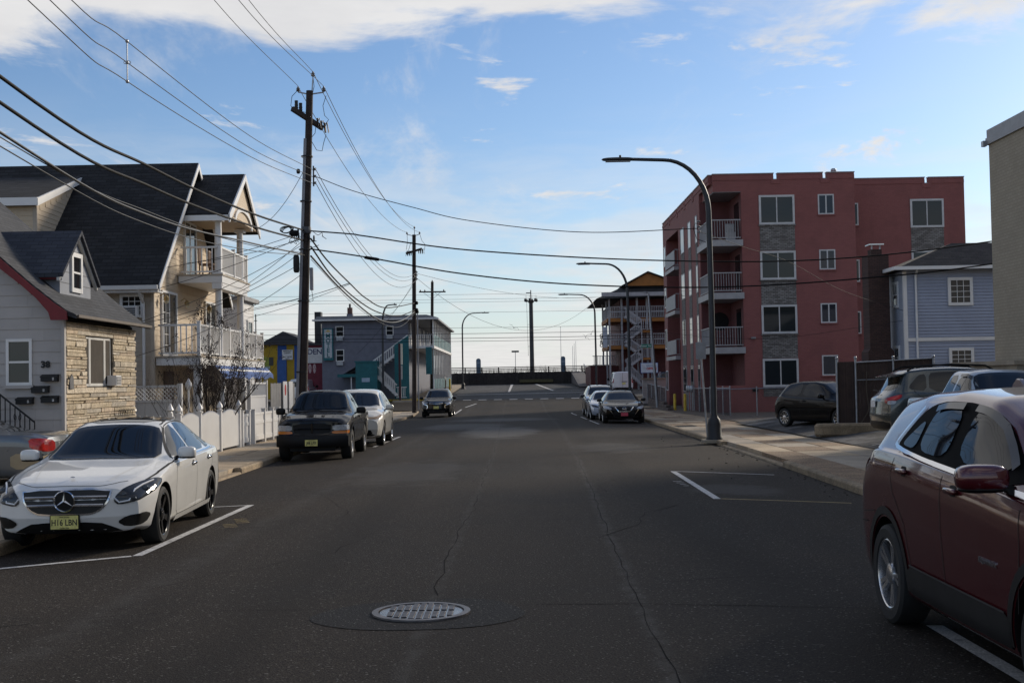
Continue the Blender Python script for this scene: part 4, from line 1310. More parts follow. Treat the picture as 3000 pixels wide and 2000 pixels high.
chain_link('grey chain-link fence along the near side of the pink block', (9.1, 55.5, 0.0), (13.2, 57.5, .02), 1.25)
chain_link('grey chain-link fence along the pavement before the pink block', (10.0, 57, .0), (10.45, 71.5, -.12), 1.3)
chain_link('grey chain-link fence on the block wall near the far corner', (9.6, 78, .0), (9.5, 88, .25), 1.2)
rb = thing('block_retaining_wall', 'low wall of rough dark blocks along the far right pavement', 'wall', (9.4, 80, 0))
RBM = pm('split_block', (.10, .075, .065), .9, var=.25, vs=5, bump=.8, bs=30, rnd=.25)
for r in range(4):
    for k in range(26):
        y = 74.4+k*.44+(r % 2)*.2
        if r*.15 > .15+(y-74.4)*.12:
            continue
        MB().box(9.25+.03*r, y, gz(y)-.1+r*.15, 9.6, y+.425, gz(y)+.045+r*.15).build('block', RBM, rb, bevel=.015)
cb = thing('concrete_corner_wall', 'pale concrete wall block at the far right street corner', 'wall', (10, 88, .1))
MB().box(9.2, 88.2, gz(88)-.1, 13.5, 88.6, 1.75).build('wall', pm('pale_concrete', (.36, .33, .31), .8, var=.1), cb)
MB().box(9.1, 88.1, 1.75, 13.6, 88.7, 1.85).build('cap', CONCG, cb)
for i, (x, y) in enumerate(((9.75, 74.9), (10.02, 72.35))):
    b = MB().lathe([(.085, gz(y)-.1), (.085, gz(y)+1.02), (.05, gz(y)+1.07), (0, gz(y)+1.08)], 14, (x, y, 0))
    tag(b.build('bollard', YEL, None, 40), ['yellow steel bollard, left one of the pair before the gas meters', 'yellow steel bollard, right one of the pair before the gas meters'][i], 'bollard', 'yellow bollards by the pink block')
gm = thing('gas_meters', 'cluster of grey gas meters and pipes behind the yellow bollards', 'gas meter', (10.45, 73.6, -.1))
for k in range(3):
    MB().sell((10.5, 72.6+k*.9, 1.15), (.12, .17, .2), .5, 12, 8).build('meter', GALV, gm, 50)
    MB().tube([(10.5, 72.5+k*.9, -.2), (10.5, 72.5+k*.9, 1.0)], .03, 6).build('pipe', GALV, gm)

# ------------------------------------------------------------------ orange and brown motel on the right, beyond the side street
ORW = pm('dark_red_motel_wall', (.10, .022, .02), .7, var=.12)
ORG = pm('orange_board', (.30, .115, .02), .7, var=.12)
om = thing('orange_motel', 'three-storey red and orange motel with white galleries at the far corner', 'motel', (13, 120, .6))
oy = 118
MB().box(10.4, oy+2.2, .4, 24, oy+14, 9.9).build('wall', ORW, om)
MB().box(7.6, oy+5, .5, 10.4, oy+14, 3.2).build('annex_wall', ORW, om)
for i, zf in enumerate((5.05, 7.7)):
    MB().box(9.1, oy, zf-.35, 24, oy+2.25, zf).build('gallery_floor', ORG, om)
    rail(om, (9.2, oy+.05), (24, oy+.05), zf+1.15, zf, GREYD, .17, .06, name='gallery_railing')
    MB().box(9.2, oy-.01, zf+.55, 24, oy+.03, zf+.68).build('gallery_midrail', GREYD, om)
    rail(om, (9.15, oy+.1), (9.15, oy+8), zf+1.15, zf, GREYD, .17, .06, name='gallery_railing')
    MB().box(9.0, oy+.3, zf-.35, 10.4, oy+8, zf).build('gallery_floor', ORG, om)
for x in (9.2, 10.4, 11.9, 12.85, 15.5, 18):
    MB().box(x-.09, oy-.02, .5, x+.09, oy+.16, 9.95).build('gallery_post', GREYD, om)
for y in (oy+3, oy+8):
    MB().box(9.06, y-.08, .5, 9.22, y+.08, 9.95).build('gallery_post', GREYD, om)
rf = [(7.9, oy-1.2, 9.55), (25, oy-1.2, 9.9), (25, oy+15, 9.9), (7.9, oy+15, 9.55), (12.2, oy+4.5, 11.6), (23, oy+4.5, 11.6)]
MB().add(rf, [(0, 1, 5, 4), (1, 2, 5), (2, 3, 4, 5), (3, 0, 4), (0, 3, 2, 1)]).build('roof', SH_BLK, om)
MB().prism([(10.9, 10.95), (16.5, 10.95), (13.2, 12.2)], 'y', oy+1.8, oy+8).build('roof_gable', ORG, om)
for e in ((10.6, 11.0), (16.8, 11.0)):
    MB().prism([e, (13.2, 12.36), (13.2, 12.22), (e[0], e[1]-.14)], 'y', oy+1.5, oy+8).build('gable_roof', SH_BLK, om)
MB().box(8.4, oy-1.25, 9.75, 25, oy-1.15, 10.12).build('fascia', GREYD, om)
os_ = thing('motel_zigzag_stair', 'white zigzag open stair in front of the red and orange motel', 'stair', (11.5, oy-1.5, .6))
for (p0, p1) in (((12.2, 1.0), (10.6, 2.6)), ((10.6, 2.65), (12.2, 3.8)), ((12.2, 3.85), (10.6, 5.0)), ((10.6, 5.2), (12.2, 6.4)), ((12.2, 6.5), (10.6, 7.7))):
    stair_flight(os_, p0, p1, oy-1.3, 1.0, GREYD, 7, .95)
for zf in (3.82, 6.45):
    MB().box(12.1, oy-1.4, zf-.2, 13.1, oy-.1, zf).build('landing', ORG, os_)
    rail(os_, (12.15, oy-1.4), (13.1, oy-1.4), zf+1.05, zf, GREYD, .16, .06)
for x in (12.15, 13.05):
    MB().box(x-.06, oy-1.46, .6, x+.06, oy-1.36, 7.4).build('post', GREYD, os_)
ofs = thing('office_sign', 'white OFFICE sign with red arrow on the motel stair', 'sign', (12.7, oy-1.7, 2.6))
MB().box(11.95, oy-1.75, 2.35, 13.6, oy-1.69, 3.32).build('board', pm('blue_border', (.08, .16, .40), .5), ofs)
MB().box(11.99, oy-1.77, 2.39, 13.56, oy-1.752, 3.28).build('face', pm('sign_white', (.52, .55, .6), .5), ofs)
lettering('WELCOME', .2, (12.95, oy-1.775, 3.02), ofs, pm('sign_blue_letter', (.06, .14, .40), .5), '-y', 0, 1, .002)
lettering('OFFICE', .30, (12.98, oy-1.775, 2.75), ofs, pm('sign_red', (.45, .02, .02), .5), '-y', .012, 1, .002)
MB().beam((12.1, oy-1.775, 3.1), (12.42, oy-1.775, 2.82), .004, .07, (0, 1, 0)).build('arrow', pm('sign_red', (.45, .02, .02), .5), ofs)
rail(om, (7.8, oy+4.8), (10.3, oy+4.8), 4.2, 3.2, GREYD, .16, .05, name='terrace_railing')
gy = thing('gyro_sign', 'vertical dark GYRO letters hung beside the far motel gallery', 'sign', (8.3, oy+1, 5.2))
for i, chh in enumerate('GYRO'):
    lettering(chh, .42, (8.42, oy+.5, 6.05-.32*i), gy, IRONB, '-y', .02, 1, .01)
MB().box(8.6, oy+.5, 4.9, 9.0, oy+.6, 6.9).build('sign_box', pm('sign_white', (.52, .55, .6), .5), gy)
for k in range(3):
    tag(MB().cyl((7.5-.2*k, 150, 2.9), (7.5-.2*k, 150, 6.6-.3*k), .03, .02, 6).build('flag_pole', GALV), ['short bare flag pole nearest the motel, boardwalk end', 'middle short bare flag pole at the boardwalk end', 'left short bare flag pole at the boardwalk end'][k], 'flag pole', 'short poles at the boardwalk end')

# ------------------------------------------------------------------ boardwalk, bulkhead, tower
BWD = pm('dark_timber', (.028, .024, .022), .85, var=.3, vs=4, rnd=.3)
bw_ = thing('boardwalk_bulkhead', 'dark timber bulkhead and railing of the boardwalk closing the street', 'bulkhead', (0, 146.5, 1.4))
for k in range(56):
    x = -8.2+k*.285
    MB().box(x, 146.2, 1.2, x+.272, 146.3+random.uniform(0, .05), 2.86+random.uniform(-.02, .02)).build('plank', BWD, bw_)
MB().box(-60, 146.35, .8, 60, 150, 2.8).build('deck', BWD, bw_)
for x0, x1 in ((-60, -8.3), (7.9, 60)):
    MB().box(x0, 146.25, .8, x1, 146.34, 2.8).build('face_boards', BWD, bw_)
for k in range(40):
    x = -40+k*2.0
    MB().box(x-.07, 146.3, 2.8, x+.07, 146.44, 3.52).build('rail_post', BWD, bw_)
for zz in (3.1, 3.30, 3.50):
    MB().box(-40, 146.30, zz-.06, 40, 146.36, zz+.03).build('rail', BWD, bw_)
MB().box(.5, 145.9, 1.62, 4.5, 146.1, 1.98).build('barrier_beam', pm('faded_yellow_timber', (.09, .08, .035), .8), bw_)
rmp = thing('boardwalk_ramp', 'timber ramp with pale handrail climbing to the boardwalk on the right', 'ramp', (7.5, 140, 1.5))
MB().prism([(128, 1.1), (146.3, 1.45), (146.3, 2.8)], 'x', 6.7, 8.2).build('deck', pm('grey_timber', (.10, .09, .085), .8), rmp)
MB().tube([(8.25, 128, 2.0), (8.25, 134, 2.5), (8.25, 136, 2.55), (8.25, 142, 3.2), (8.25, 146.5, 3.75)], .04, 6).build('handrail', WHITEW, rmp)
for k in range(7):
    y = 128.5+k*2.9
    MB().box(8.2, y, 1.2, 8.3, y+.1, 2.0+(y-128)*.094).build('post', BWD, rmp)
for i, (x, z0, z1) in enumerate(((-4.43, 3.4, 4.62), (5.8, 3.4, 4.70))):
    t = thing('beach_arch_sign', ['blue arch-topped beach sign, left one on the boardwalk', 'blue arch-topped beach sign, right one on the boardwalk'][i], 'sign', (x, 147.5, 2.8), 0, 'blue arch signs')
    out = [(x-.28, 2.8), (x+.28, 2.8), (x+.28, z1-.24)]+[(x+.28*cos(a), z1-.24+.24*sin(a)) for a in fr(0, pi, 8)]+[(x-.28, z1-.24)]
    MB().prism(out, 'y', 147.5, 147.7).build('board', pm('faded_blue_sign', (.09, .15, .21), .6), t)
    MB().box(x-.2, 147.48, z0+.55, x+.2, 147.5, z0+.75).build('panel', pm('pale_panel', (.20, .26, .32), .6), t)
t = thing('crossing_street_sign', 'thin post with long green street name sign before the boardwalk', 'street sign', (.05, 147, 2.8))
MB().cyl((.05, 147, 2.8), (.05, 147, 5.4), .035, .035, 8).build('post', GALV, t)
MB().box(-.40, 146.95, 5.26, .48, 146.98, 5.47).build('blade', pm('dark_green_blade', (.03, .05, .045), .5), t)
tw = thing('antenna_tower', 'tall dark monopole antenna tower beyond the boardwalk', 'tower', (2.15, 156, 1))
TWM = pm('tower_steel', (.05, .052, .058), .6, .4)
MB().lathe([(.30, .5), (.25, 11.8)], 18, (2.17, 156, 0)).build('mast', TWM, tw, 40)
MB().lathe([(.3, 11.75), (.42, 11.95), (.42, 12.05), (.2, 12.1)], 14, (2.17, 156, 0)).build('collar', TWM, tw, 40)
for k in range(6):
    a = k*pi/3+.3
    x, y = 2.17+.75*cos(a), 156+.75*sin(a)
    m = MB().cyl((2.17, 156, 12.0), (x, y, 12.0), .04, .04, 6)
    m.sell((x, y, 12.1), (.16, .16, .22), .7, 10, 6)
    m.cyl((x, y, 12.3), (x, y, 12.75), .012, .012, 5)
    m.build('antenna', TWM, tw, 40)
MB().cyl((2.17, 156, 12.0), (2.17, 156, 13.4), .07, .06, 8).build('spike', TWM, tw)
MB().box(1.55, 155.9, 13.0, 2.12, 156, 13.1).build('bracket', TWM, tw)
m = MB().cyl((1.72, 156, 5), (1.62, 156, 11.8), .02, .02, 5)
for zz in (6.2, 9.0):
    m.cyl((1.7, 156, zz), (1.95, 156, zz), .02, .02, 5)
m.build('side_cable', TWM, tw)
tag(MB().cyl((5.55, 147, 2.8), (5.55, 147, 8.2), .035, .02, 6).sell((5.55, 147, 8.2), (.06, .06, .06), 1, 8, 5).build('tall_flag_pole', GALV), 'slender tall flag pole beside the right blue arch sign', 'flag pole')
gr = MB()
rg = random.Random(4)
for k in range(2600):
    x, y = rg.uniform(-45, 45), rg.uniform(150.5, 160)
    h = rg.uniform(.3, .95)*(.6+.4*sin(x*.6)*sin(x*.23+1))
    dxx = rg.uniform(-.2, .2)
    gr.add([(x-.02, y, 2.6), (x+.02, y, 2.6), (x+dxx, y, 2.6+h+.5)], [(0, 1, 2)])
tag(gr.build('dune_grass', pm('dry_dune_grass', (.11, .085, .05), .9, var=.3)), 'dry dune grass behind the boardwalk railing', 'grass', kind='stuff')
dn = sheet('dune', fr(-70, 70, 10), fr(150, 200, 4), lambda x, y: 2.65 if y < 175 else .2, pm('dune_sand', (.25, .21, .16), .9))
struct(dn)

# ------------------------------------------------------------------ vehicles
def paint(name, rgb, metal=0.0, rough=.32):
    return pm(name, rgb, rough, metal, var=.04, vs=1.5, coat=1.0, dirt=.22, ds=5, dark=tuple(v*.7+.02 for v in rgb))
def col_interp(tab, n, sm):
    L_ = tab[-1][0]
    ys = [L_*i/n for i in range(n+1)]
    out = []
    for k in range(1, len(tab[0])):
        v = [lerp_tab([(r[0], r[k]) for r in tab], y) for y in ys]
        for _ in range(sm):
            v = [v[0]]+[(v[i-1]+2*v[i]+v[i+1])/4 for i in range(1, n)]+[v[-1]]
        out.append(v)
    return ys, out
def chaikin(p, it):
    for _ in range(it):
        q = [p[0]]
        for a, b in zip(p, p[1:]):
            q.append(tuple(.75*x+.25*y for x, y in zip(a, b)))
            q.append(tuple(.25*x+.75*y for x, y in zip(a, b)))
        q.append(p[-1])
        p = q
    return p
def chaikin_closed(p, it):
    for _ in range(it):
        q = []
        for i in range(len(p)):
            a, b = p[i], p[(i+1) % len(p)]
            q.append(tuple(.8*x+.2*y for x, y in zip(a, b)))
            q.append(tuple(.2*x+.8*y for x, y in zip(a, b)))
        p = q
    return p
sstep = lambda t: max(0, min(1, t))**2*(3-2*max(0, min(1, t)))

class Car:
    """local frame: nose at y=0 pointing to -y, length along +y, x across, z up"""
    def __init__(s, name, label, cat, loc, rotz, spec, mat, n=84, group=None):
        s.sp = spec
        s.t = thing(name, label, cat, loc, rotz, group)
        BASE[s.t.name] = (0, 0, 0)
        s.name = name
        s.yo = -spec['L']/2 if spec.get('center') else 0
        s.mat = mat
        s.make_body(n)
    def make_body(s, n):
        sp = s.sp
        L_, Wd = sp['L'], sp['W']
        ys, (zc, ze, we, zb, wb) = col_interp(sp['st'], n, sp.get('sm', 2))
        cl = sp['cl']
        vs, fs = [], []
        rows = []
        fcv, rcv = sp.get('fc', .22), sp.get('rc', .16)
        fpr, rpr = sp['fp'], sp['rp']
        def deform(x, y, z):
            f = sstep(1-y/.95)
            r = sstep((y-L_+.8)/.8)
            ax = (abs(x)/(Wd/2))
            y2 = y+f*(fcv*ax**2.4+lerp_tab(fpr, z))-r*(rcv*ax**2.4+lerp_tab(rpr, z))
            return (x, y2, z)
        for i, y in enumerate(ys):
            w = wb[i]+.028
            e = sstep(min(y/.5, (L_-y)/.5))
            clr = cl+.05*(1-e)
            zm = clr+.42*(zb[i]-clr)
            kk = min(1, max(0, (ze[i]-zb[i])/.15))
            pts = [(0, clr), (w*.80, clr), (w*.945, clr+.035), (w*.975, clr+.13), (w*.992, zm), (w, zb[i]-.20), (w*.995, zb[i]-.09),
                   (wb[i], zb[i]-.015), (wb[i]-.004, zb[i]-.008), (wb[i]-.035, zb[i]+.008), (we[i]+(wb[i]-.035-we[i])*.5+.008*kk, (zb[i]+ze[i])/2), (we[i]+.012*kk, ze[i]-.035*kk), (we[i]-.06, ze[i]+.45*(zc[i]-ze[i])), (we[i]*.55, ze[i]+.85*(zc[i]-ze[i])), (0, zc[i])]
            if sp.get('crisp'):
                pts = pts[:5]+[pts[5], pts[5]]+[pts[6], pts[7], pts[7]]+pts[8:]
            half = chaikin(pts, 2)
            rows.append(half)
        m = len(rows[0])
        idx = []
        for i, half in enumerate(rows):
            r = []
            for j, (x, z) in enumerate(half):
                vs.append(deform(x, ys[i], z))
                r.append(len(vs)-1)
            l = []
            for j, (x, z) in enumerate(half):
                if j in (0, m-1):
                    l.append(r[j])
                else:
                    vs.append(deform(-x, ys[i], z))
                    l.append(len(vs)-1)
            idx.append((r, l))
        for i in range(len(rows)-1):
            for (a, b) in ((idx[i][0], idx[i+1][0]), (idx[i+1][1], idx[i][1])):
                for j in range(m-1):
                    q = (a[j], b[j], b[j+1], a[j+1])
                    q = tuple(dict.fromkeys(q))
                    if len(q) > 2:
                        fs.append(q)
        # structured end caps
        K = 10
        for end in (0, len(rows)-1):
            half = rows[end]
            grid = []
            for j, (x, z) in enumerate(half):
                if j in (0, m-1):
                    grid.append([idx[end][0][j]]*(K+1))
                    continue
                row = [idx[end][1][j]]
                for k in range(1, K):
                    vs.append(deform(-x+2*x*k/K, ys[end], z))
                    row.append(len(vs)-1)
                row.append(idx[end][0][j])
                grid.append(row)
            for j in range(m-1):
                for k in range(K):
                    q = (grid[j][k], grid[j][k+1], grid[j+1][k+1], grid[j+1][k])
                    q = tuple(dict.fromkeys(q))
                    if len(q) > 2:
                        fs.append(q if end == 0 else q[::-1])
        me = bpy.data.meshes.new('body')
        me.from_pydata(vs, [], fs)
        bm = bmesh.new()
        bm.from_mesh(me)
        bmesh.ops.remove_doubles(bm, verts=bm.verts, dist=1e-4)
        bmesh.ops.recalc_face_normals(bm, faces=bm.faces)
        s.bvh = BVHTree.FromBMesh(bm)
        bm.to_mesh(me)
        bm.free()
        me.materials.append(s.mat)
        me.materials.append(BLACK)
        tmp = bpy.data.objects.new('tmp', me)
        COL.objects.link(tmp)
        # wheel wells
        cut = MB()
        r = sp['wr']+sp.get('arch', .055)
        for yy in (sp['fo'], sp['fo']+sp['wb']):
            for sx in (-1, 1):
                xi, xo = sx*(Wd/2-.30), sx*(Wd/2+.2)
                cut.cyl((xi, yy, sp['wr']), (xo, yy, sp['wr']), r, r, 36)
        cme = cut.mesh('cut', BLACK)
        co = bpy.data.objects.new('cut', cme)
        COL.objects.link(co)
        bo = tmp.modifiers.new('b', 'BOOLEAN')
        bo.operation = 'DIFFERENCE'
        bo.solver = 'EXACT'
        bo.object = co
        try:
            bo.material_mode = 'TRANSFER'
        except Exception:
            pass
        dg = bpy.context.evaluated_depsgraph_get()
        me2 = bpy.data.meshes.new_from_object(tmp.evaluated_get(dg))
        bpy.data.objects.remove(tmp)
        bpy.data.objects.remove(co)
        me2.name = 'body'
        me2.polygons.foreach_set('use_smooth', [True]*len(me2.polygons))
        me2.set_sharp_from_angle(angle=radians(32))
        s.body = link('body', me2, s.t)
    # -- surface tools
    def hit(s, o, d):
        h = s.bvh.ray_cast(Vector(o), Vector(d))
        return h[0], h[1]
    def proj(s, axis, u, v):
        if axis == '+x':
            o, d = (3, u, v), (-1, 0, 0)
        elif axis == '-x':
            o, d = (-3, u, v), (1, 0, 0)
        elif axis == 'f':
            o, d = (u, -3, v), (0, 1, 0)
        elif axis == 'r':
            o, d = (u, s.sp['L']+3, v), (0, -1, 0)
        else:
            o, d = (u, v, 4), (0, 0, -1)
        p, nrm = s.hit(o, d)
        return p, nrm
    def panel(s, name, axis, out, mat, parent=None, off=.004, rnd=1, res=.07, both=False):
        if both:
            a = s.panel(name, '+x', out, mat, parent, off, rnd, res) if axis == 'x' else s.panel(name, axis, out, mat, parent, off, rnd, res)
            if axis == 'x':
                b = s.panel(name, '-x', out, mat, parent, off, rnd, res)
            else:
                b = s.panel(name, axis, [(-u, v) for u, v in out], mat, parent, off, rnd, res)
            return a, b
        q = chaikin_closed([tuple(p) for p in out], rnd) if rnd else list(out)
        bd = []
        for i in range(len(q)):
            a, b = Vector(q[i]), Vector(q[(i+1) % len(q)])
            k = max(1, int((b-a).length/res))
            bd += [a+(b-a)*j/k for j in range(k)]
        return s._fill(name, bd, lambda p: s.proj(axis, p[0], p[1]), mat, parent, off, res)
    def snap(s, name, pts, mat, parent=None, off=.004, rnd=1, res=.05, mirror=False):
        """panel whose 3-D outline is only roughly on the body: snapped to the nearest surface"""
        if mirror:
            return s.snap(name, pts, mat, parent, off, rnd, res), s.snap(name, [(-x, y, z) for x, y, z in pts], mat, parent, off, rnd, res)
        P3 = [Vector(p) for p in chaikin_closed([tuple(p) for p in pts], rnd)]
        c = sum(P3, Vector())/len(P3)
        nrm = Vector()
        for i in range(len(P3)):
            nrm += (P3[i]-c).cross(P3[(i+1) % len(P3)]-c)
        nrm.normalize()
        u = nrm.orthogonal().normalized()
        v = nrm.cross(u)
        q = [Vector(((p-c).dot(u), (p-c).dot(v))) for p in P3]
        hh = [(p-c).dot(nrm) for p in P3]
        bd = []
        for i in range(len(q)):
            a, b = q[i], q[(i+1) % len(q)]
            k = max(1, int((b-a).length/res))
            bd += [a+(b-a)*j/k for j in range(k)]
        def pj(p):
            h = s.bvh.find_nearest(c+u*p[0]+v*p[1])
            return h[0], h[1]
        return s._fill(name, bd, pj, mat, parent, off, res)
    def slant(s, name, pts, mat, parent=None, off=.004, rnd=1, res=.04, mirror=False):
        """panel wrapped round a corner: its outline is cast on the body along the outline's own facing"""
        if mirror:
            return s.slant(name, pts, mat, parent, off, rnd, res), s.slant(name, [(-x, y, z) for x, y, z in pts], mat, parent, off, rnd, res)
        P3 = [Vector(p) for p in chaikin_closed([tuple(p) for p in pts], rnd)]
        c = sum(P3, Vector())/len(P3)
        h = s.bvh.find_nearest(c)
        nrm = Vector()
        for p in P3:
            nrm += s.bvh.find_nearest(p)[1]
        nrm.z *= .3
        nrm.normalize()
        u = Vector((0, 0, 1)).cross(nrm).normalized()
        v = nrm.cross(u)
        q = [Vector(((p-c).dot(u), (p-c).dot(v))) for p in P3]
        bd = []
        for i in range(len(q)):
            a, b = q[i], q[(i+1) % len(q)]
            k = max(1, int((b-a).length/res))
            bd += [a+(b-a)*j/k for j in range(k)]
        def pj(p):
            o = c+u*p[0]+v*p[1]
            r = s.bvh.ray_cast(o+nrm*1.5, -nrm)
            if r[0] is None or (r[0]-o).length > .35:
                r = s.bvh.find_nearest(o)
            return r[0], r[1]
        return s._fill(name, bd, pj, mat, parent, off, res)
    def _fill(s, name, bd, pj, mat, parent, off, res):
        n = len(bd)
        xs = [p[0] for p in bd]
        zs = [p[1] for p in bd]
        inner = []
        x = min(xs)+res
        while x < max(xs):
            z = min(zs)+res
            while z < max(zs):
                inner.append(Vector((x, z)))
                z += res
            x += res
        keep = []
        for p in inner:
            c = False
            j = n-1
            dmin = 9
            for i in range(n):
                a, b = bd[i], bd[j]
                if (a[1] > p[1]) != (b[1] > p[1]) and p[0] < (b[0]-a[0])*(p[1]-a[1])/(b[1]-a[1])+a[0]:
                    c = not c
                dmin = min(dmin, (a-p).length)
                j = i
            if c and dmin > res*.45:
                keep.append(p)
        vv, ee, ff, *_ = geometry.delaunay_2d_cdt([Vector((p[0], p[1])) for p in bd]+keep, [(i, (i+1) % n) for i in range(n)], [list(range(n))], 1, 1e-5)
        vs = []
        for p in vv:
            h, nn = pj(p)
            if h is None:
                hh = s.bvh.find_nearest(Vector((0, 0, 0)))
                return None
            vs.append(h+nn*off)
        mb = MB().add(vs, [tuple(f) for f in ff])
        # thin skirt so that the panel is a plate, not a floating skin
        me = mb.mesh(name, mat, None)
        c = sum(vs, Vector())/len(vs)
        o = link(name, me, parent or s.t)
        # make normals look away from the body
        h, nn = pj(bd[0])
        me.polygons.foreach_set('use_smooth', [True]*len(me.polygons))
        avg = sum((p.normal for p in me.polygons), Vector())
        ref = sum((s.bvh.find_nearest(v)[1] for v in vs[:12]), Vector())
        if avg.dot(ref) < 0:
            me.flip_normals()
        return o
    def strip(s, name, axis, pts, w, mat, parent=None, off=.003, both=False, closed=False, rnd=0):
        if both:
            if axis == 'x':
                s.strip(name, '+x', pts, w, mat, parent, off, False, closed, rnd)
                return s.strip(name, '-x', pts, w, mat, parent, off, False, closed, rnd)
            s.strip(name, axis, pts, w, mat, parent, off, False, closed, rnd)
            return s.strip(name, axis, [(-a, b) for a, b in pts], w, mat, parent, off, False, closed, rnd)
        q = [Vector(p) for p in (chaikin(pts, rnd) if rnd and not closed else (chaikin_closed(pts, rnd) if rnd else pts))]
        if closed:
            q.append(q[0])
        r = []
        for a, b in zip(q, q[1:]):
            k = max(1, int((b-a).length/.05))
            r += [a+(b-a)*j/k for j in range(k)]
        r.append(q[-1])
        vs = []
        for i, p in enumerate(r):
            d = (r[min(i+1, len(r)-1)]-r[max(i-1, 0)]).normalized()
            nrm = Vector((-d[1], d[0]))
            for sg in (-1, 1):
                h, nn = s.proj(axis, p[0]+nrm[0]*sg*w/2, p[1]+nrm[1]*sg*w/2)
                if h is None:
                    return None
                vs.append(h+nn*off)
        return MB().add(vs, [(2*i, 2*i+1, 2*i+3, 2*i+2) for i in range(len(r)-1)]).build(name, mat, parent or s.t, 60)
    def wheels(s, rim='five', rimmat=None, skip=()):
        sp = s.sp
        r, w = sp['wr'], sp.get('tw', .22)
        rimmat = rimmat or ALU
        rr = r*sp.get('rimf', .68)
        prof = [(rr, -w*.42), (rr+.012, -w/2+.004), (r*.90, -w/2), (r*.975, -w*.42), (r, -w*.28), (r, w*.28), (r*.975, w*.42), (r*.90, w/2), (rr+.012, w/2-.004), (rr, w*.42)]
        tm = MB().lathe(prof, 40, axis='x')
        for k in range(2):
            pass
        tyre = tm.mesh('wheel', RUBBER, 35)
        rb_ = MB().lathe([(rr+.004, -w*.46), (rr*.965, -w*.44), (rr*.94, -w*.30), (rr*.93, w*.30), (rr*.5, w*.30), (0, w*.28)], 40, axis='x').mesh('rim', rimmat, 35)
        back = MB().lathe([(rr*.92, -w*.12), (0, -w*.12)], 28, axis='x').mesh('brake_disc', pm('brake_dark', (.02, .02, .02), .6, .4))
        sp_ = MB()
        ns = {'five': 5, 'ten': 10, 'double': 5, 'six': 6}[rim]
        for k in range(ns):
            for off_ in ((-.13, .13) if rim == 'double' else (0,)):
                a = 2*pi*k/ns+.3
                a2 = a+off_
                w0, w1 = {'five': (.050, .068), 'ten': (.026, .030), 'double': (.036, .030), 'six': (.045, .06)}[rim]
                ro = rr*.95
                p = []
                for rad, hw, dep in ((.035, w0, -w*.34), (rr*.5, (w0+w1)/2*.8, -w*.37), (ro, w1, -w*.42)):
                    aa = a+(a2-a)*min(1, rad/(rr*.5)) if rim == 'double' else a
                    c_ = (cos(aa), sin(aa))
                    t_ = (-sin(aa), cos(aa))
                    for sg in (-1, 1):
                        y_, z_ = c_[0]*rad+t_[0]*hw*sg*.6, c_[1]*rad+t_[1]*hw*sg*.6
                        p.append((dep, y_, z_))
                        p.append((dep+.03, y_, z_))
                fs = []
                for i in range(2):
                    b0 = i*4
                    fs += [(b0, b0+4, b0+6, b0+2), (b0, b0+1, b0+5, b0+4), (b0+2, b0+6, b0+7, b0+3)]
                sp_.add(p, fs)
        sp_.lathe([(.075, -w*.30), (.072, -w*.40), (.05, -w*.44), (0, -w*.44)], 16, axis='x')
        spk = sp_.mesh('spokes', rimmat, 30)
        spin = random.uniform(0, 1)
        for i, yy in enumerate((sp['fo'], sp['fo']+sp['wb'])):
            for sx in (-1, 1):
                if (i, sx) in skip:
                    continue
                x = sx*(sp['W']/2-w/2-sp.get('inset', .015))
                wo_ = link('wheel', tyre, s.t)
                wo_.location = (x, yy, r)
                wo_.rotation_euler = (spin+i, 0, 0) if sx < 0 else (spin+i, 0, pi)
                rim_me = bpy.data.objects.new('rim', spk)
                COL.objects.link(rim_me)
                rim_me.parent = wo_
                b_ = bpy.data.objects.new('rim_barrel', rb_ if False else bar_mesh(rr, w, rimmat))
                COL.objects.link(b_)
                b_.parent = wo_
                d_ = bpy.data.objects.new('brake_disc', back)
                COL.objects.link(d_)
                d_.parent = wo_
    def mirrors(s, y, z, x, size, mat, drop=.0):
        for sx in (-1, 1):
            m = MB().sell((sx*x, y, z), size, .62, 16, 10)
            o = m.build('wing_mirror', mat, s.t, 50)
            m = MB().beam((sx*(x-size[0]*.7), y+.03, z-size[2]*.6), (sx*(x-size[0]-.10), y+.05, z-size[2]*1.1), .05, .04)
            m.build('mirror_arm', BLACK, o)
            m = MB().sell((sx*x, y, z-size[2]*.78), (size[0]*.93, size[1]*.93, size[2]*.28), .7, 14, 6)
            m.build('mirror_base', BLACK, o, 50)
    def plate(s, y, z, text, mat, tmat, rear=False, x=0, w=.305, h=.152, tilt=0):
        sg = 1 if rear else -1
        m = MB().box(x-w/2, y-.006, z-h/2, x+w/2, y+.006, z+h/2)
        o = m.build('licence_plate', mat, s.t, bevel=.003)
        if text:
            lettering(text, h*.62, (x, y+sg*.0075, z-.004), o, tmat, '+y' if rear else '-y', .0015, 1.0, .0008, sx=.80)
            lettering('New Jersey', .024, (x, y+sg*.0075, z+h*.40), o, tmat, '+y' if rear else '-y', 0, 1.0, .0006)
            lettering('Garden State', .020, (x, y+sg*.0075, z-h*.41), o, tmat, '+y' if rear else '-y', 0, 1.0, .0006)
        return o
BARS = {}
def bar_mesh(rr, w, mat):
    k = (round(rr, 3), round(w, 3), mat.name)
    if k not in BARS:
        BARS[k] = MB().lathe([(rr+.004, -w*.44), (rr*.985, -w*.455), (rr*.955, -w*.43), (rr*.94, -w*.30), (rr*.93, w*.2)], 40, axis='x').mesh('rim_barrel', mat, 35)
    return BARS[k]
PLATEY = pm('plate_cream_yellow', (.62, .56, .18), .5, var=.2, vs=12)
PLATET = pm('plate_black', (.01, .01, .01), .5)
PLATER = pm('plate_red', (.45, .05, .08), .5)
LENS = pm('headlamp_lens', (.36, .37, .38), .08, spec=.8, var=.2, vs=14)
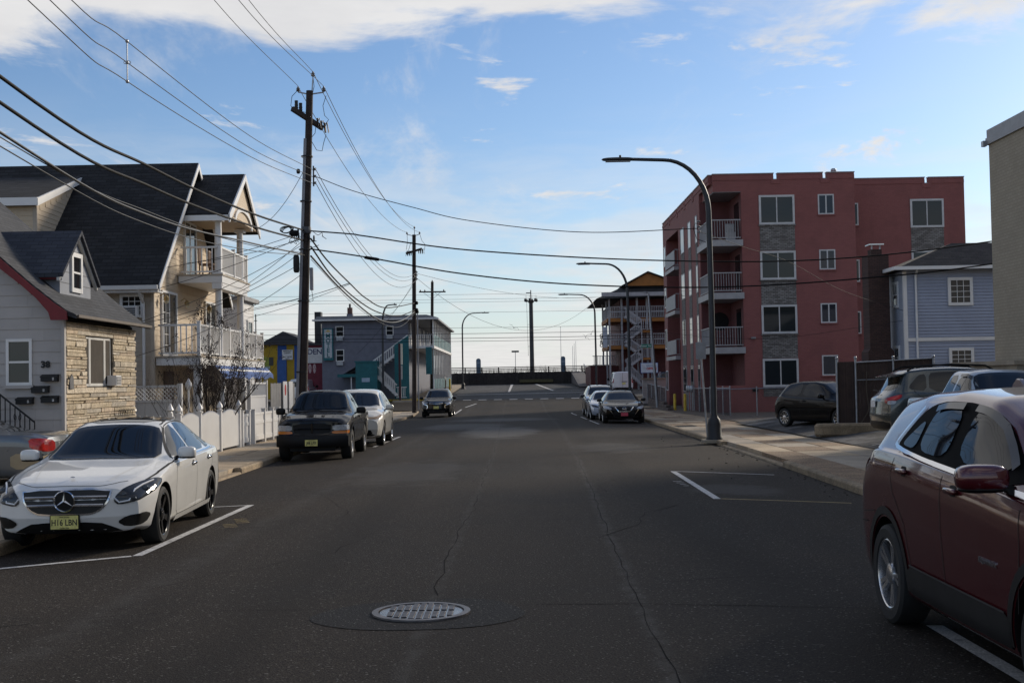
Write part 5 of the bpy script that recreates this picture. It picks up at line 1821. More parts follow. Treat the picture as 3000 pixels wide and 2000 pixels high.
LENSD = glassm('headlamp_dark', (.03, .032, .036), .05)
AMBER = pm('amber_lens', (.55, .17, .02), .15, spec=.7)
REDL = pm('red_lens', (.30, .006, .008), .12, spec=.7)
REDLIT = pm('red_lens_lit', (.24, .008, .006), .12, var=.5, vs=9, spec=.7, emit=((1.0, .05, .03), .06))
SILV = pm('satin_silver', (.5, .5, .51), .25, .9)
SEDAN = dict(crisp=True, L=4.88, W=1.85, wb=2.87, fo=.86, wr=.335, cl=.17, tw=.235, rimf=.74, fc=.26, rc=.18,
    st=[(0, .73, .70, .60, .62, .75), (.06, .78, .75, .66, .67, .80), (.35, .845, .81, .73, .745, .875), (.86, .905, .875, .74, .825, .895), (1.32, .965, .935, .72, .895, .895),
        (1.46, .99, .955, .70, .912, .895), (2.20, 1.365, 1.315, .585, .93, .90), (2.5, 1.43, 1.375, .57, .935, .90), (2.95, 1.455, 1.40, .565, .945, .90), (3.4, 1.44, 1.385, .56, .955, .897),
        (3.75, 1.37, 1.32, .555, .965, .89), (4.28, 1.12, 1.09, .60, .975, .875), (4.42, 1.075, 1.045, .64, .965, .865), (4.75, 1.045, 1.01, .66, .93, .83), (4.88, .98, .95, .62, .86, .77)],
    fp=[(.15, .16), (.25, .06), (.40, .0), (.60, .0), (.72, .05), (.80, .10), (1.0, .14)], rp=[(.15, .14), (.3, .04), (.5, 0), (.8, .02), (.95, .06), (1.1, .12)])
SUV = dict(crisp=True, L=4.65, W=1.84, wb=2.725, fo=.93, wr=.358, cl=.22, tw=.235, rimf=.66, fc=.24, rc=.20,
    st=[(0, .84, .80, .60, .72, .76), (.08, .93, .89, .68, .80, .82), (.5, 1.03, .99, .75, .91, .885), (1.1, 1.09, 1.05, .75, .97, .895), (1.36, 1.125, 1.085, .72, .99, .895),
        (2.1, 1.53, 1.47, .62, 1.02, .90), (2.45, 1.63, 1.575, .61, 1.035, .90), (3.0, 1.655, 1.605, .61, 1.055, .90), (3.6, 1.64, 1.59, .612, 1.08, .895),
        (4.0, 1.595, 1.55, .615, 1.10, .885), (4.16, 1.53, 1.49, .62, 1.10, .88), (4.44, 1.17, 1.13, .69, 1.07, .865), (4.58, 1.06, 1.02, .70, .98, .84), (4.65, .98, .94, .68, .88, .79)],
    fp=[(.2, .18), (.32, .06), (.5, .0), (.8, .02), (.95, .12), (1.1, .18)], rp=[(.2, .16), (.35, .04), (.6, 0), (.9, .03), (1.1, .10), (1.5, .10)])
def scaled(base, L=None, W=None, H=None, **kw):
    d = dict(base)
    kl = (L or d['L'])/d['L']
    kw_ = (W or d['W'])/d['W']
    h0 = max(r[1] for r in d['st'])
    kh = (H or h0)/h0
    d['st'] = [(r[0]*kl, r[1]*kh, r[2]*kh, r[3]*kw_, r[4]*kh, r[5]*kw_) for r in d['st']]
    d['fp'] = [(a*kh, b) for a, b in d['fp']]
    d['rp'] = [(a*kh, b) for a, b in d['rp']]
    d['L'], d['W'] = d['L']*kl, d['W']*kw_
    d['wb'], d['fo'] = d['wb']*kl, d['fo']*kl
    d['k'] = (kl, kw_, kh)
    d.update(kw)
    return d
def K(sp, pts):
    a, b, c = sp.get('k', (1, 1, 1))
    return pts, a, b, c
def side_glass(c, polys, trim=None):
    for p in polys:
        c.panel('side_window', 'x', p, CARGLASS, both=True, rnd=1)
def doors(c, lines, handles, hm):
    for ln in lines:
        c.strip('panel_gap', 'x', ln, .008, GAP, both=True)
    for (y, z) in handles:
        for sx in ('+x', '-x'):
            h, n_ = c.proj(sx, y, z)
            m = MB().sell((h.x+(.022 if sx == '+x' else -.022), y, z), (.016, .105, .020), .6, 10, 6)
            m.build('door_handle', hm, c.t, 50)
            c.panel('handle_cup', sx, [(y-.06, z-.035), (y+.06, z-.035), (y+.06, z+.035), (y-.06, z+.035)], GAP, None, .002, 2, .04)

# ---- white luxury saloon, near left
WPAINT = paint('pearl_white', (.70, .69, .655), 0, .3)
me_ = Car('white_sedan', 'white four-door saloon with black wheels parked nose-on at the left', 'car', (-5.10, 13.78, -.05), radians(3.0), SEDAN, WPAINT, 96)
c = me_
c.panel('windscreen', 't', [(-.72, 1.50), (-.40, 1.40), (.40, 1.40), (.72, 1.50), (.585, 2.18), (.35, 2.23), (-.35, 2.23), (-.585, 2.18)], CARGLASS, off=.010, res=.055)
c.panel('sunroof', 't', [(-.50, 2.36), (.50, 2.36), (.50, 3.35), (-.50, 3.35)], glassm('roof_glass', (.01, .01, .011), .04), rnd=1)
c.panel('rear_window', 't', [(-.46, 3.72), (.46, 3.72), (.56, 4.22), (-.56, 4.22)], CARGLASS, rnd=1)
side_glass(c, [[(1.74, .972), (1.80, 1.03), (2.30, 1.315), (2.62, 1.365), (2.62, .985)], [(2.70, .985), (2.70, 1.37), (3.05, 1.375), (3.45, 1.33), (3.57, 1.27), (3.57, .995)], [(3.63, .995), (3.63, 1.235), (3.88, 1.08), (3.93, 1.02), (3.86, 1.0)]])
c.strip('window_trim', 'x', [(1.64, .935), (2.65, .958), (3.55, .972), (3.98, .985)], .018, CHROME, both=True)
c.strip('window_surround', 'x', [(1.66, .955), (2.26, 1.335), (2.62, 1.392), (3.08, 1.398), (3.5, 1.35), (3.98, 1.04)], .03, BLACK, both=True, rnd=1, off=.003)
doors(c, [[(1.62, .93), (1.50, .80), (1.46, .60), (1.50, .32), (1.62, .25)], [(2.66, .955), (2.67, .6), (2.62, .26)], [(3.95, .97), (3.78, .80), (3.55, .62), (3.42, .42), (3.36, .27)], [(1.55, .26), (3.38, .275)]], [(2.48, .845), (3.50, .865)], CHROME)
c.strip('panel_gap', 'x', [(.52, .775), (.90, .845), (1.35, .905), (1.60, .925)], .008, GAP, both=True)
c.strip('panel_gap', 't', [(-.62, .33), (-.45, .16), (-.3, .10), (.3, .10), (.45, .16), (.62, .33)], .008, GAP, rnd=1)
c.strip('bonnet_crease', 't', [(.42, .25), (.55, .9), (.60, 1.35)], .012, WPAINT, both=True, off=.006)
c.panel('grille', 'f', [(-.49, .715), (.49, .715), (.475, .60), (.40, .49), (.28, .435), (-.28, .435), (-.40, .49), (-.475, .60)], pm('grille_black', (.004, .004, .004), .5), off=.006, rnd=1)
c.strip('grille_surround', 'f', [(-.49, .715), (.49, .715), (.475, .60), (.40, .49), (.28, .435), (-.28, .435), (-.40, .49), (-.475, .60)], .018, CHROME, off=.010, closed=True, rnd=1)
for zz, w in ((.635, .455), (.545, .42)):
    for sg in (-1, 1):
        h, n_ = c.proj('f', 0, zz)
        pts = []
        for k in range(7):
            x = sg*(.10+(w-.10)*k/6)
            p, _ = c.proj('f', x, zz)
            pts.append((x, p.y-.02, zz-.008*(k/6)))
        MB().tube(pts, .017, 6).build('grille_bar', SILV, c.t, 50)
p, _ = c.proj('f', 0, .59)
em = MB().lathe([(.112, -.012), (.122, 0), (.112, .012), (.102, 0), (.112, -.012)], 36, (0, p.y-.03, .59), 'y')
for k in range(3):
    a = pi/2+k*2*pi/3
    m_ = Vector((cos(a), 0, sin(a)))
    em.add([(0, p.y-.045, .59), (m_.x*.108, p.y-.03, .59+m_.z*.108), (cos(a+1.05)*.020, p.y-.032, .59+sin(a+1.05)*.020), (cos(a-1.05)*.020, p.y-.032, .59+sin(a-1.05)*.020)], [(0, 1, 2), (0, 3, 1), (2, 1, 3)])
em.build('star_emblem', CHROME, c.t, 30)
MB().lathe([(0, -.02), (.10, -.012)], 30, (0, p.y-.012, .59), 'y').build('emblem_backing', BLACK, c.t)
m = MB().sell((0, .30, .838), (.028, .028, .008), .9, 12, 6)
m.build('bonnet_badge', SILV, c.t, 50)
hl = [(.50, .08, .575), (.58, .08, .53), (.74, .20, .56), (.87, .46, .64), (.90, .72, .72), (.89, .78, .775), (.83, .60, .785), (.72, .34, .755), (.60, .17, .705), (.53, .11, .64)]
for o_, sg in zip(c.slant('headlight', hl, LENSD, off=.010, mirror=True), (1, -1)):
    dr = [(.52, .10, .60), (.57, .11, .56), (.66, .17, .575), (.70, .24, .66), (.76, .38, .715), (.84, .58, .755)]
    pts = []
    for q in dr:
        h = c.bvh.find_nearest(Vector((q[0]*sg, q[1], q[2])))
        pts.append(h[0]+h[1]*.014)
    MB().tube(pts, .010, 6).build('light_guide', pm('drl_white', (.7, .72, .75), .3), o_, 50)
    for q, r_ in (((.79, .36, .665), .045), ((.61, .16, .62), .028)):
        h = c.bvh.find_nearest(Vector((q[0]*sg, q[1], q[2])))
        MB().sell(h[0]+h[1]*.004, (r_, r_*.6, r_), 1, 14, 10).build('projector_lens', glassm('projector_glass', (.05, .06, .07), .03), o_, 50)
c.slant('side_vent', [(.55, .10, .34), (.64, .12, .405), (.82, .26, .435), (.88, .38, .40), (.85, .30, .30), (.66, .13, .275)], pm('grille_black', (.004, .004, .004), .5), off=.009, mirror=True)
c.panel('lower_intake', 'f', [(-.52, .28), (-.36, .35), (.36, .35), (.52, .28), (.62, .225), (-.62, .225)], pm('grille_black', (.004, .004, .004), .5), off=.008)
c.strip('front_splitter', 'f', [(-.74, .225), (-.5, .205), (.5, .205), (.74, .225)], .025, BLACK, off=.012)
c.strip('sill_trim', 'x', [(1.40, .245), (3.55, .262)], .05, WPAINT, both=True, off=.03)
c.plate(-.018, .355, 'H16 LBN', PLATEY, PLATET)
MB().box(-.165, -.011, .27, .165, .03, .44).build('plate_holder', BLACK, c.t)
c.mirrors(1.78, 1.02, .985, (.115, .075, .075), WPAINT)
c.wheels('five', pm('gloss_black_alloy', (.012, .012, .013), .18, .3, spec=.6))
m = MB().box(.44, 0, 0, .58, .004, .05)
h, n_ = c.proj('t', .52, 1.55)
st_ = c.panel('inspection_sticker', 't', [(.43, 1.54), (.58, 1.565), (.57, 1.64), (.42, 1.615)], pm('sticker_green', (.30, .36, .10), .5), off=.007, rnd=0)

# ---- red SUV, near right
RPAINT = paint('dark_red', (.075, .0035, .008), .2, .25)
EQX = dict(SUV, rimf=.69, wr=.365,
    st=[(0, .92, .88, .60, .80, .76), (.08, 1.02, .98, .68, .90, .82), (.45, 1.12, 1.08, .75, 1.02, .885), (.9, 1.185, 1.145, .75, 1.10, .895), (1.10, 1.22, 1.18, .72, 1.125, .895),
        (1.80, 1.59, 1.535, .665, 1.18, .895), (2.15, 1.70, 1.65, .66, 1.20, .895), (2.8, 1.735, 1.69, .655, 1.235, .89), (3.4, 1.715, 1.672, .65, 1.265, .88),
        (3.9, 1.66, 1.62, .64, 1.275, .87), (4.06, 1.60, 1.56, .64, 1.265, .868), (4.40, 1.24, 1.20, .69, 1.18, .86), (4.56, 1.12, 1.08, .70, 1.05, .84), (4.65, 1.02, .98, .68, .92, .79)],
    fp=[(.2, .18), (.35, .06), (.55, .0), (.9, .02), (1.05, .12), (1.2, .18)], rp=[(.2, .16), (.38, .04), (.65, 0), (1.0, .03), (1.2, .10), (1.6, .10)])
eq = Car('red_suv', 'dark red compact SUV with silver wheels cut off by the right edge', 'car', (3.615, 5.40, -.03), radians(0.0), EQX, RPAINT, 120)
c = eq
CLAD = pm('dark_cladding', (.014, .014, .015), .6, var=.1, bump=.2, bs=200, spec=.3)
c.panel('windscreen', 't', [(-.72, 1.14), (.72, 1.14), (.64, 1.82), (.42, 1.90), (-.42, 1.90), (-.64, 1.82)], CARGLASS, off=.010, res=.055)
c.panel('rear_window', 'r', [(-.62, 1.26), (.62, 1.26), (.55, 1.50), (-.55, 1.50)], CARGLASS)
FRM = pm('window_frame_black', (.006, .006, .0065), .6, spec=.02)
c.panel('window_frame', 'x', [(1.26, 1.185), (1.55, 1.337), (1.80, 1.492), (2.05, 1.585), (2.4, 1.635), (2.9, 1.641), (3.15, 1.610), (3.30, 1.548), (3.53, 1.343), (3.50, 1.300), (3.2, 1.270), (2.4, 1.230)], FRM, both=True, off=.004, res=.045)
WG = pm('equ_glass', (.005, .007, .011), .02, var=.05, spec=.2)
for pg in ([(1.47, 1.245), (1.85, 1.480), (2.12, 1.567), (2.32, 1.585), (2.33, 1.262)], [(2.52, 1.272), (2.51, 1.591), (2.85, 1.591), (3.02, 1.560), (3.08, 1.298)], [(3.14, 1.302), (3.11, 1.529), (3.40, 1.356), (3.40, 1.319)]):
    c.panel('side_window', 'x', pg, WG, both=True, off=.012, res=.045, rnd=2)
c.strip('window_trim', 'x', [(1.20, 1.145), (2.0, 1.195), (2.8, 1.240), (3.3, 1.277), (3.58, 1.312), (3.56, 1.362), (3.30, 1.591)], .026, CHROME, both=True, rnd=1, off=.012)
SMK = glassm('smoke_plastic', (.03, .032, .036), .10)
for pts in ([(1.85, 1.492), (2.10, 1.579), (2.32, 1.598)], [(2.52, 1.604), (2.84, 1.604), (2.99, 1.579)], [(1.52, 1.275), (1.68, 1.387), (1.85, 1.492)]):
    c.strip('wind_deflector', 'x', pts, .042, SMK, both=True, off=.026, rnd=2)
c.panel('rear_side_glass', 'x', [(3.80, 1.635), (3.95, 1.616), (4.06, 1.536), (4.34, 1.250), (4.24, 1.235), (4.05, 1.312)], glassm('rear_glass', (.03, .045, .075), .03), both=True, rnd=1, res=.05, off=.006)
doors(c, [[(1.22, 1.14), (1.20, .9), (1.26, .52)], [(2.42, 1.22), (2.44, .85), (2.40, .50)], [(3.42, 1.28), (3.50, 1.10), (3.46, .98), (3.22, .78), (3.10, .50)], [(3.95, .80), (4.30, .76)]], [(2.20, 1.10), (3.19, 1.15)], RPAINT)
c.panel('cladding', 'x', [(1.40, .24), (3.14, .24), (3.18, .46), (3.1, .50), (1.44, .49), (1.38, .46)], CLAD, both=True, off=.010, rnd=0)
c.strip('cladding_edge', 'x', [(1.44, .497), (3.12, .507)], .012, pm('dull_edge', (.10, .10, .105), .4, .6), both=True, off=.013)
for yy in (.93, .93+2.725):
    pts = [(yy+.465*cos(a), .365+.465*sin(a)) for a in fr(-.1, pi+.1, 22)]
    pts = [(a, max(b, .27)) for a, b in pts]
    c.strip('arch_band', 'x', pts, .06, CLAD, both=True, off=.008)  # thin dark band round each wheel arch
for sg, ax in ((1, '+x'), (-1, '-x')):
    h, n_ = c.proj(ax, 1.66, .74)
    lettering('EQUINOX', .045, (h.x+sg*.004, 1.66, .74), c.t, SILV, '+x' if sg > 0 else '-x', .001, 1.45, .002, name='door_badge')
c.slant('tail_light', [(.62, 4.58, 1.10), (.78, 4.46, 1.16), (.86, 4.20, 1.22), (.88, 4.12, 1.17), (.86, 4.34, 1.06), (.66, 4.58, 1.02)], REDL, off=.006, mirror=True)
c.strip('bumper_gap', 'x', [(4.14, .70), (4.45, .68)], .01, GAP, both=True)
c.mirrors(1.42, 1.245, 1.03, (.145, .085, .078), RPAINT)
m = MB().prism([(3.20, 1.71), (3.50, 1.69), (3.44, 1.75), (3.38, 1.785), (3.32, 1.78)], 'x', -.018, .018)
m.build('shark_fin', pm('fin_glint_paint', (.16, .12, .13), .25, coat=1), c.t, bevel=.008)  # paler than the body: the light the fin catches is in its colour
c.wheels('double', pm('bright_alloy', (.62, .62, .63), .25, .9))
c.panel('headlight', 'x', [(.18, .88), (.62, 1.0), (.60, .92), (.24, .80)], LENS, both=True)

# ---- black pickup, left
PICK = dict(L=5.15, W=1.82, wb=3.2, fo=.88, wr=.385, cl=.34, tw=.265, rimf=.56, fc=.20, rc=.05, arch=.075, sm=1,
    st=[(0, .98, .94, .66, .84, .80), (.06, 1.05, 1.01, .72, .92, .845), (.5, 1.13, 1.09, .76, 1.02, .875), (1.2, 1.19, 1.15, .76, 1.10, .885), (1.42, 1.22, 1.17, .73, 1.12, .885),
        (2.02, 1.66, 1.60, .62, 1.14, .89), (2.2, 1.72, 1.655, .61, 1.145, .89), (3.0, 1.735, 1.67, .605, 1.15, .89), (3.16, 1.70, 1.64, .60, 1.15, .89), (3.30, 1.17, 1.165, .70, 1.145, .89), (3.34, 1.16, 1.16, .84, 1.14, .89),
        (5.08, 1.16, 1.16, .84, 1.14, .885), (5.15, 1.14, 1.14, .82, 1.10, .86)],
    fp=[(.3, .10), (.45, .0), (.62, -.02), (.70, .03), (.95, .04), (1.05, .10), (1.2, .14)], rp=[(.3, .05), (.6, 0), (1.2, .02)])
def pickup(name, label, loc, rot, mat, sp, plate=None, rim='six', bumper=BLACK, bars=True):
    c = Car(name, label, 'pickup truck', loc, rot, sp, mat, 100)
    c.panel('windscreen', 't', [(-.72, 1.44), (.72, 1.44), (.62, 1.98), (.45, 2.03), (-.45, 2.03), (-.62, 1.98)], CARGLASS, off=.010, res=.055)
    side_glass(c, [[(1.62, 1.18), (1.95, 1.50), (2.08, 1.59), (2.52, 1.62), (2.52, 1.19)], [(2.62, 1.20), (2.62, 1.62), (3.02, 1.61), (3.10, 1.20)]])
    doors(c, [[(1.55, 1.15), (1.47, .9), (1.50, .48)], [(2.57, 1.17), (2.57, .48)], [(3.31, 1.13), (3.31, .48)], [(1.5, .47), (3.3, .47)]], [(2.40, 1.03)], BLACK)
    c.panel('bed_cover', 't', [(-.76, 3.42), (.76, 3.42), (.76, 5.05), (-.76, 5.05)], BLACK, off=.006, rnd=0)
    c.panel('grille', 'f', [(-.47, .93), (.47, .93), (.46, .72), (.40, .66), (-.40, .66), (-.46, .72)], BLACK, off=.006)
    p, _ = c.proj('f', 0, .8)
    m = MB()
    for k in range(9):
        x = -.40+k*.1
        q, _ = c.proj('f', x, .79)
    pts = [(x, c.proj('f', x, .795)[0].y-.018, .795) for x in fr(-.45, .45, 8)]
    MB().tube(pts, .018, 6).build('grille_bar', mat, c.t)
    MB().beam((0, p.y-.018, .67), (0, p.y-.018, .93), .04, .03).build('grille_bar', mat, c.t)
    c.strip('grille_surround', 'f', [(-.48, .94), (.48, .94), (.47, .72), (.40, .65), (-.40, .65), (-.47, .72)], .035, mat, off=.014, closed=True, rnd=1)
    c.slant('headlight', [(.50, .06, .88), (.84, .24, .88), (.87, .36, .87), (.87, .34, .76), (.82, .20, .75), (.50, .05, .75)], LENS, off=.006, mirror=True)
    c.slant('turn_lamp', [(.50, .05, .74), (.84, .22, .74), (.87, .34, .745), (.86, .34, .68), (.82, .2, .67), (.50, .05, .67)], AMBER, off=.006, mirror=True)
    # separate bumper bar with valance
    bp = []
    for x in fr(-.88, .88, 16):
        ax = abs(x)/.91
        bp.append((x, -.05+.24*ax**3))
    prof = [(-.02, .36), (-.055, .42), (-.055, .58), (-.02, .635), (.10, .635), (.10, .36)]
    vs = [(x, y+dy_, z) for x, y in bp for dy_, z in prof]
    n_ = len(prof)
    fs = [(i*n_+j, i*n_+(j+1) % n_, (i+1)*n_+(j+1) % n_, (i+1)*n_+j) for i in range(16) for j in range(n_)]
    fs += [tuple(range(n_)), tuple(range(16*n_, 17*n_))[::-1]]
    MB().add(vs, fs).build('bumper', bumper, c.t, 40)
    MB().box(-.55, .12, .25, .55, .2, .40).build('valance', BLACK, c.t)
    c.mirrors(1.72, 1.20, 1.035, (.125, .07, .085), BLACK)
    for sx in (-1, 1):
        MB().beam((sx*.1, 1.47, 1.235), (sx*.62-.25, 1.50, 1.27), .012, .015).build('wiper', BLACK, c.t)
    c.wheels(rim, ALU)
    for yy in (sp['fo'], sp['fo']+sp['wb']):
        pts = [(yy+.50*cos(a), max(.36, sp['wr']+.50*sin(a))) for a in fr(0, pi, 18)]
        c.strip('arch_flare', 'x', pts, .08, mat, both=True, off=.022)
    if plate:
        c.plate(-.115, .46, plate, PLATEY, PLATET)
        MB().beam((0, -.115+.01, .46), (0, -.03, .46), .06, .06).build('plate_bracket', BLACK, c.t)
    return c
BPAINT = pm('black_paint', (.004, .004, .0045), .5, .0, var=.1, vs=1.5, coat=.6, spec=.05)
pickup('black_pickup', 'black pickup truck with amber turn lamps parked facing the street camera', (-4.98, 29.75, -.07), radians(1.5), BPAINT, PICK, 'J88 LFX')

# ---- generic front and rear dressing for the smaller, farther cars
def suv_dress(c, sp, lens=LENS, grille=True, rim='five', rmat=None, paintm=None, visor=False, plate=None, pm_=PLATEY, sedan=False, front='plain', rails=False):
    a, b, h = sp.get('k', (1, 1, 1))
    S = lambda pts: [(y*a, z*h) for y, z in pts]
    T = lambda pts: [(x*b, y*a) for x, y in pts]
    Fp = lambda pts: [(x*b, z*h) for x, z in pts]
    N = lambda pts: [(x*b, y*a, z*h) for x, y, z in pts]
    if sedan:
        c.panel('windscreen', 't', T([(-.72, 1.50), (-.40, 1.40), (.40, 1.40), (.72, 1.50), (.585, 2.18), (.35, 2.23), (-.35, 2.23), (-.585, 2.18)]), CARGLASS, off=.010, res=.055)
        c.panel('rear_window', 't', T([(-.46, 3.72), (.46, 3.72), (.56, 4.22), (-.56, 4.22)]), CARGLASS)
        side_glass(c, [S(p) for p in ([(1.72, .965), (1.80, 1.03), (2.30, 1.315), (2.62, 1.365), (2.62, .985)], [(2.70, .985), (2.70, 1.37), (3.05, 1.375), (3.5, 1.31), (3.88, 1.08), (3.9, 1.0)])])
        doors(c, [S(p) for p in ([(1.62, .93), (1.46, .60), (1.62, .25)], [(2.66, .955), (2.62, .26)], [(3.90, .97), (3.42, .45), (3.36, .27)])], [(2.48*a, .845*h), (3.50*a, .865*h)], paintm)
        c.slant('headlight', N([(.50, .12, .60), (.78, .32, .63), (.89, .66, .74), (.84, .60, .78), (.66, .30, .735), (.52, .15, .68)]), lens, off=.006, mirror=True)
        c.panel('lower_intake', 'f', Fp([(-.60, .34), (.60, .34), (.66, .24), (-.66, .24)]), BLACK, off=.005)
        c.slant('tail_light', N([(.55, 4.86, .88), (.76, 4.78, .92), (.86, 4.5, .92), (.86, 4.5, .80), (.76, 4.8, .76), (.55, 4.86, .76)]), REDL, off=.006, mirror=True)
        c.mirrors(1.80*a, 1.02*h, .985*b, (.11, .07, .07), paintm)
        if grille:
            c.panel('grille', 'f', Fp([(-.36, .70), (.36, .70), (.30, .42), (-.30, .42)]), BLACK, off=.005)
    else:
        c.panel('windscreen', 't', T([(-.74, 1.42), (.74, 1.42), (.64, 2.1), (.42, 2.16), (-.42, 2.16), (-.64, 2.1)]), CARGLASS, off=.010, res=.055)
        c.panel('rear_window', 'r', Fp([(-.62, 1.14), (.62, 1.14), (.54, 1.46), (-.54, 1.46)]), CARGLASS)
        side_glass(c, [S(p) for p in ([(1.76, 1.07), (2.14, 1.43), (2.50, 1.53), (2.68, 1.535), (2.68, 1.075)], [(2.78, 1.085), (2.78, 1.54), (3.30, 1.535), (3.55, 1.51), (3.60, 1.12)], [(3.66, 1.13), (3.62, 1.50), (3.80, 1.47), (4.06, 1.22), (4.0, 1.16)])])
        doors(c, [S(p) for p in ([(1.55, 1.0), (1.46, .6), (1.52, .34)], [(2.73, 1.05), (2.72, .36)], [(3.95, 1.14), (3.48, .6), (3.38, .38)])], [(2.56*a, .945*h), (3.56*a, .985*h)], paintm)
        c.slant('headlight', N([(.50, .12, .86), (.76, .24, .88), (.88, .60, .95), (.86, .56, .86), (.76, .26, .78), (.50, .12, .78)]), lens, off=.006, mirror=True)
        c.panel('lower_intake', 'f', Fp([(-.58, .52), (.58, .52), (.66, .34), (-.66, .34)]), BLACK, off=.005)
        c.panel('sill_cladding', 'x', S([(1.40, .24), (3.20, .24), (3.22, .36), (1.42, .36)]), BLACK, both=True, off=.008, rnd=0)
        c.slant('tail_light', N([(.62, 4.60, .98), (.80, 4.50, 1.03), (.885, 4.26, 1.07), (.89, 4.26, .98), (.80, 4.50, .86), (.62, 4.60, .88)]), REDL, off=.006, mirror=True)
        c.mirrors(1.72*a, 1.10*h, 1.0*b, (.125, .08, .085), paintm)
        if grille:
            c.panel('grille', 'f', Fp([(-.46, .84), (.46, .84), (.42, .62), (-.42, .62)]), BLACK, off=.005)
        if rails:
            for sx in (-1, 1):
                MB().tube([(sx*.56*b, 1.95*a, 1.52*h), (sx*.555*b, 2.2*a, 1.66*h), (sx*.545*b, 3.0*a, 1.70*h), (sx*.535*b, 3.8*a, 1.66*h), (sx*.53*b, 4.0*a, 1.57*h)], .02, 6).build('roof_rail', BLACK, c.t, 50)
    c.wheels(rim, rmat)
    if plate is not None:
        zz = (.47 if sedan else .58)*h
        p, _ = c.proj('f', 0, zz)
        c.plate(p.y-.02, zz, plate, pm_, PLATET)
WP2 = paint('ivory_white', (.60, .57, .50), 0, .3)
sp = scaled(SUV, 4.74, 1.92, 1.72, wr=.37, cl=.24)
c = Car('white_crossover', 'ivory white crossover parked behind the black pickup', 'car', (-4.93, 36.1, -.08), radians(1), sp, WP2, 70)
suv_dress(c, sp, pm('amber_clear_lens', (.32, .22, .12), .1, spec=.7), True, 'five', CHROME, WP2)
c.panel('lower_bumper', 'f', [(-.75, .40), (.75, .40), (.70, .26), (-.70, .26)], BLACK, off=.007)
sp = scaled(SUV, 4.70, 1.81, 1.69, wr=.35, cl=.23)
c = Car('black_crossover', 'black crossover with chrome front brackets parked by the far utility pole', 'car', (-4.68, 71.6, gz(71)-.06), 0, sp, BPAINT, 60)
suv_dress(c, sp, LENS, False, 'five', ALU, BPAINT, plate='')
c.panel('grille', 'f', [(-.42, .90), (.42, .90), (.40, .78), (-.40, .78)], BLACK, off=.005)
for zz in (.90, .83):
    c.strip('chrome_bar', 'f', [(-.40, zz), (-.12, zz-.02), (.12, zz-.02), (.40, zz)], .02, CHROME, off=.012)
c.strip('chrome_bracket', 'f', [(.78, .80), (.52, .72), (.50, .62), (.58, .48)], .045, CHROME, off=.014, both=True)
c.strip('skid_strip', 'f', [(-.5, .36), (.5, .36)], .03, SILV, off=.012)

# ---- right-hand row facing the camera
sp = scaled(SEDAN, 4.9, 1.86, 1.435, wr=.345)
c = Car('black_sedan', 'black saloon with chrome V grille and red front plate', 'car', (4.72, 53.2, gz(53)-.05), radians(-1), sp, BPAINT, 70)
suv_dress(c, sp, LENS, False, 'five', ALU, BPAINT, sedan=True)
c.panel('grille', 'f', [(-.36, .70), (.36, .70), (.50, .34), (.36, .24), (-.36, .24), (-.50, .34)], BLACK, off=.005)
c.strip('chrome_v', 'f', [(-.40, .71), (-.24, .52), (.24, .52), (.40, .71)], .035, CHROME, off=.014)
c.strip('chrome_outline', 'f', [(-.62, .60), (-.40, .30), (-.30, .24), (.30, .24), (.40, .30), (.62, .60)], .016, CHROME, off=.012)
p, _ = c.proj('f', 0, .62)
MB().lathe([(.075, -.01), (.085, 0), (.075, .01), (.066, 0), (.075, -.01)], 24, (0, p.y-.03, .63), 'y').box(-.10, p.y-.035, .615, .10, p.y-.025, .645).build('ring_emblem', CHROME, c.t, 40)
c.plate(p.y-.035, .40, '', PLATER, PLATET)
BLUW = paint('icy_blue_white', (.42, .46, .54), .1, .3)
sp = scaled(SEDAN, 4.46, 1.80, 1.43, wr=.325)
c = Car('pale_blue_sedan', 'pale silver-blue saloon parked behind the black saloon', 'car', (4.55, 59.6, gz(60)-.05), 0, sp, BLUW, 60)
suv_dress(c, sp, LENSD, True, 'five', ALU, BLUW, sedan=True)
DKB = paint('dark_blue_black', (.016, .018, .024), .2, .25)
sp = scaled(SUV, 4.7, 1.86, 1.72, wr=.36)
c = Car('dark_blue_suv', 'dark blue-black SUV at the far end of the right-hand row', 'car', (4.72, 66.0, gz(66)-.05), 0, sp, DKB, 60)
suv_dress(c, sp, LENS, True, 'five', ALU, DKB, rails=True)

# ---- car park: hatchback, green SUV, pale pickup
HATCH = dict(L=3.95, W=1.69, wb=2.51, fo=.78, wr=.305, cl=.17, tw=.20, rimf=.68, fc=.24, rc=.16,
    st=[(0, .74, .70, .56, .62, .70), (.08, .80, .76, .62, .70, .75), (.4, .90, .86, .66, .80, .80), (.85, 1.0, .96, .66, .88, .82), (1.0, 1.04, 1.0, .65, .90, .82),
        (1.75, 1.45, 1.39, .56, .93, .825), (2.1, 1.51, 1.45, .55, .945, .825), (2.8, 1.51, 1.45, .545, .97, .82), (3.35, 1.45, 1.39, .54, 1.0, .81), (3.6, 1.36, 1.31, .55, 1.02, .80), (3.82, 1.06, 1.02, .62, .98, .78), (3.90, .96, .92, .64, .90, .76), (3.95, .88, .84, .62, .80, .72)],
    fp=[(.15, .14), (.3, .03), (.5, 0), (.7, .06), (.9, .14)], rp=[(.15, .14), (.3, .03), (.6, 0), (.9, .04), (1.4, .10)])
c = Car('black_hatchback', 'small black two-door hatchback parked beyond the wheel stop', 'car', (11.23, 38.19, .13), radians(29), HATCH, BPAINT, 70)
c.panel('windscreen', 't', [(-.66, 1.08), (.66, 1.08), (.57, 1.7), (-.57, 1.7)], CARGLASS, off=.010, res=.055)
c.panel('rear_window', 'r', [(-.54, 1.06), (.54, 1.06), (.48, 1.34), (-.48, 1.34)], CARGLASS)
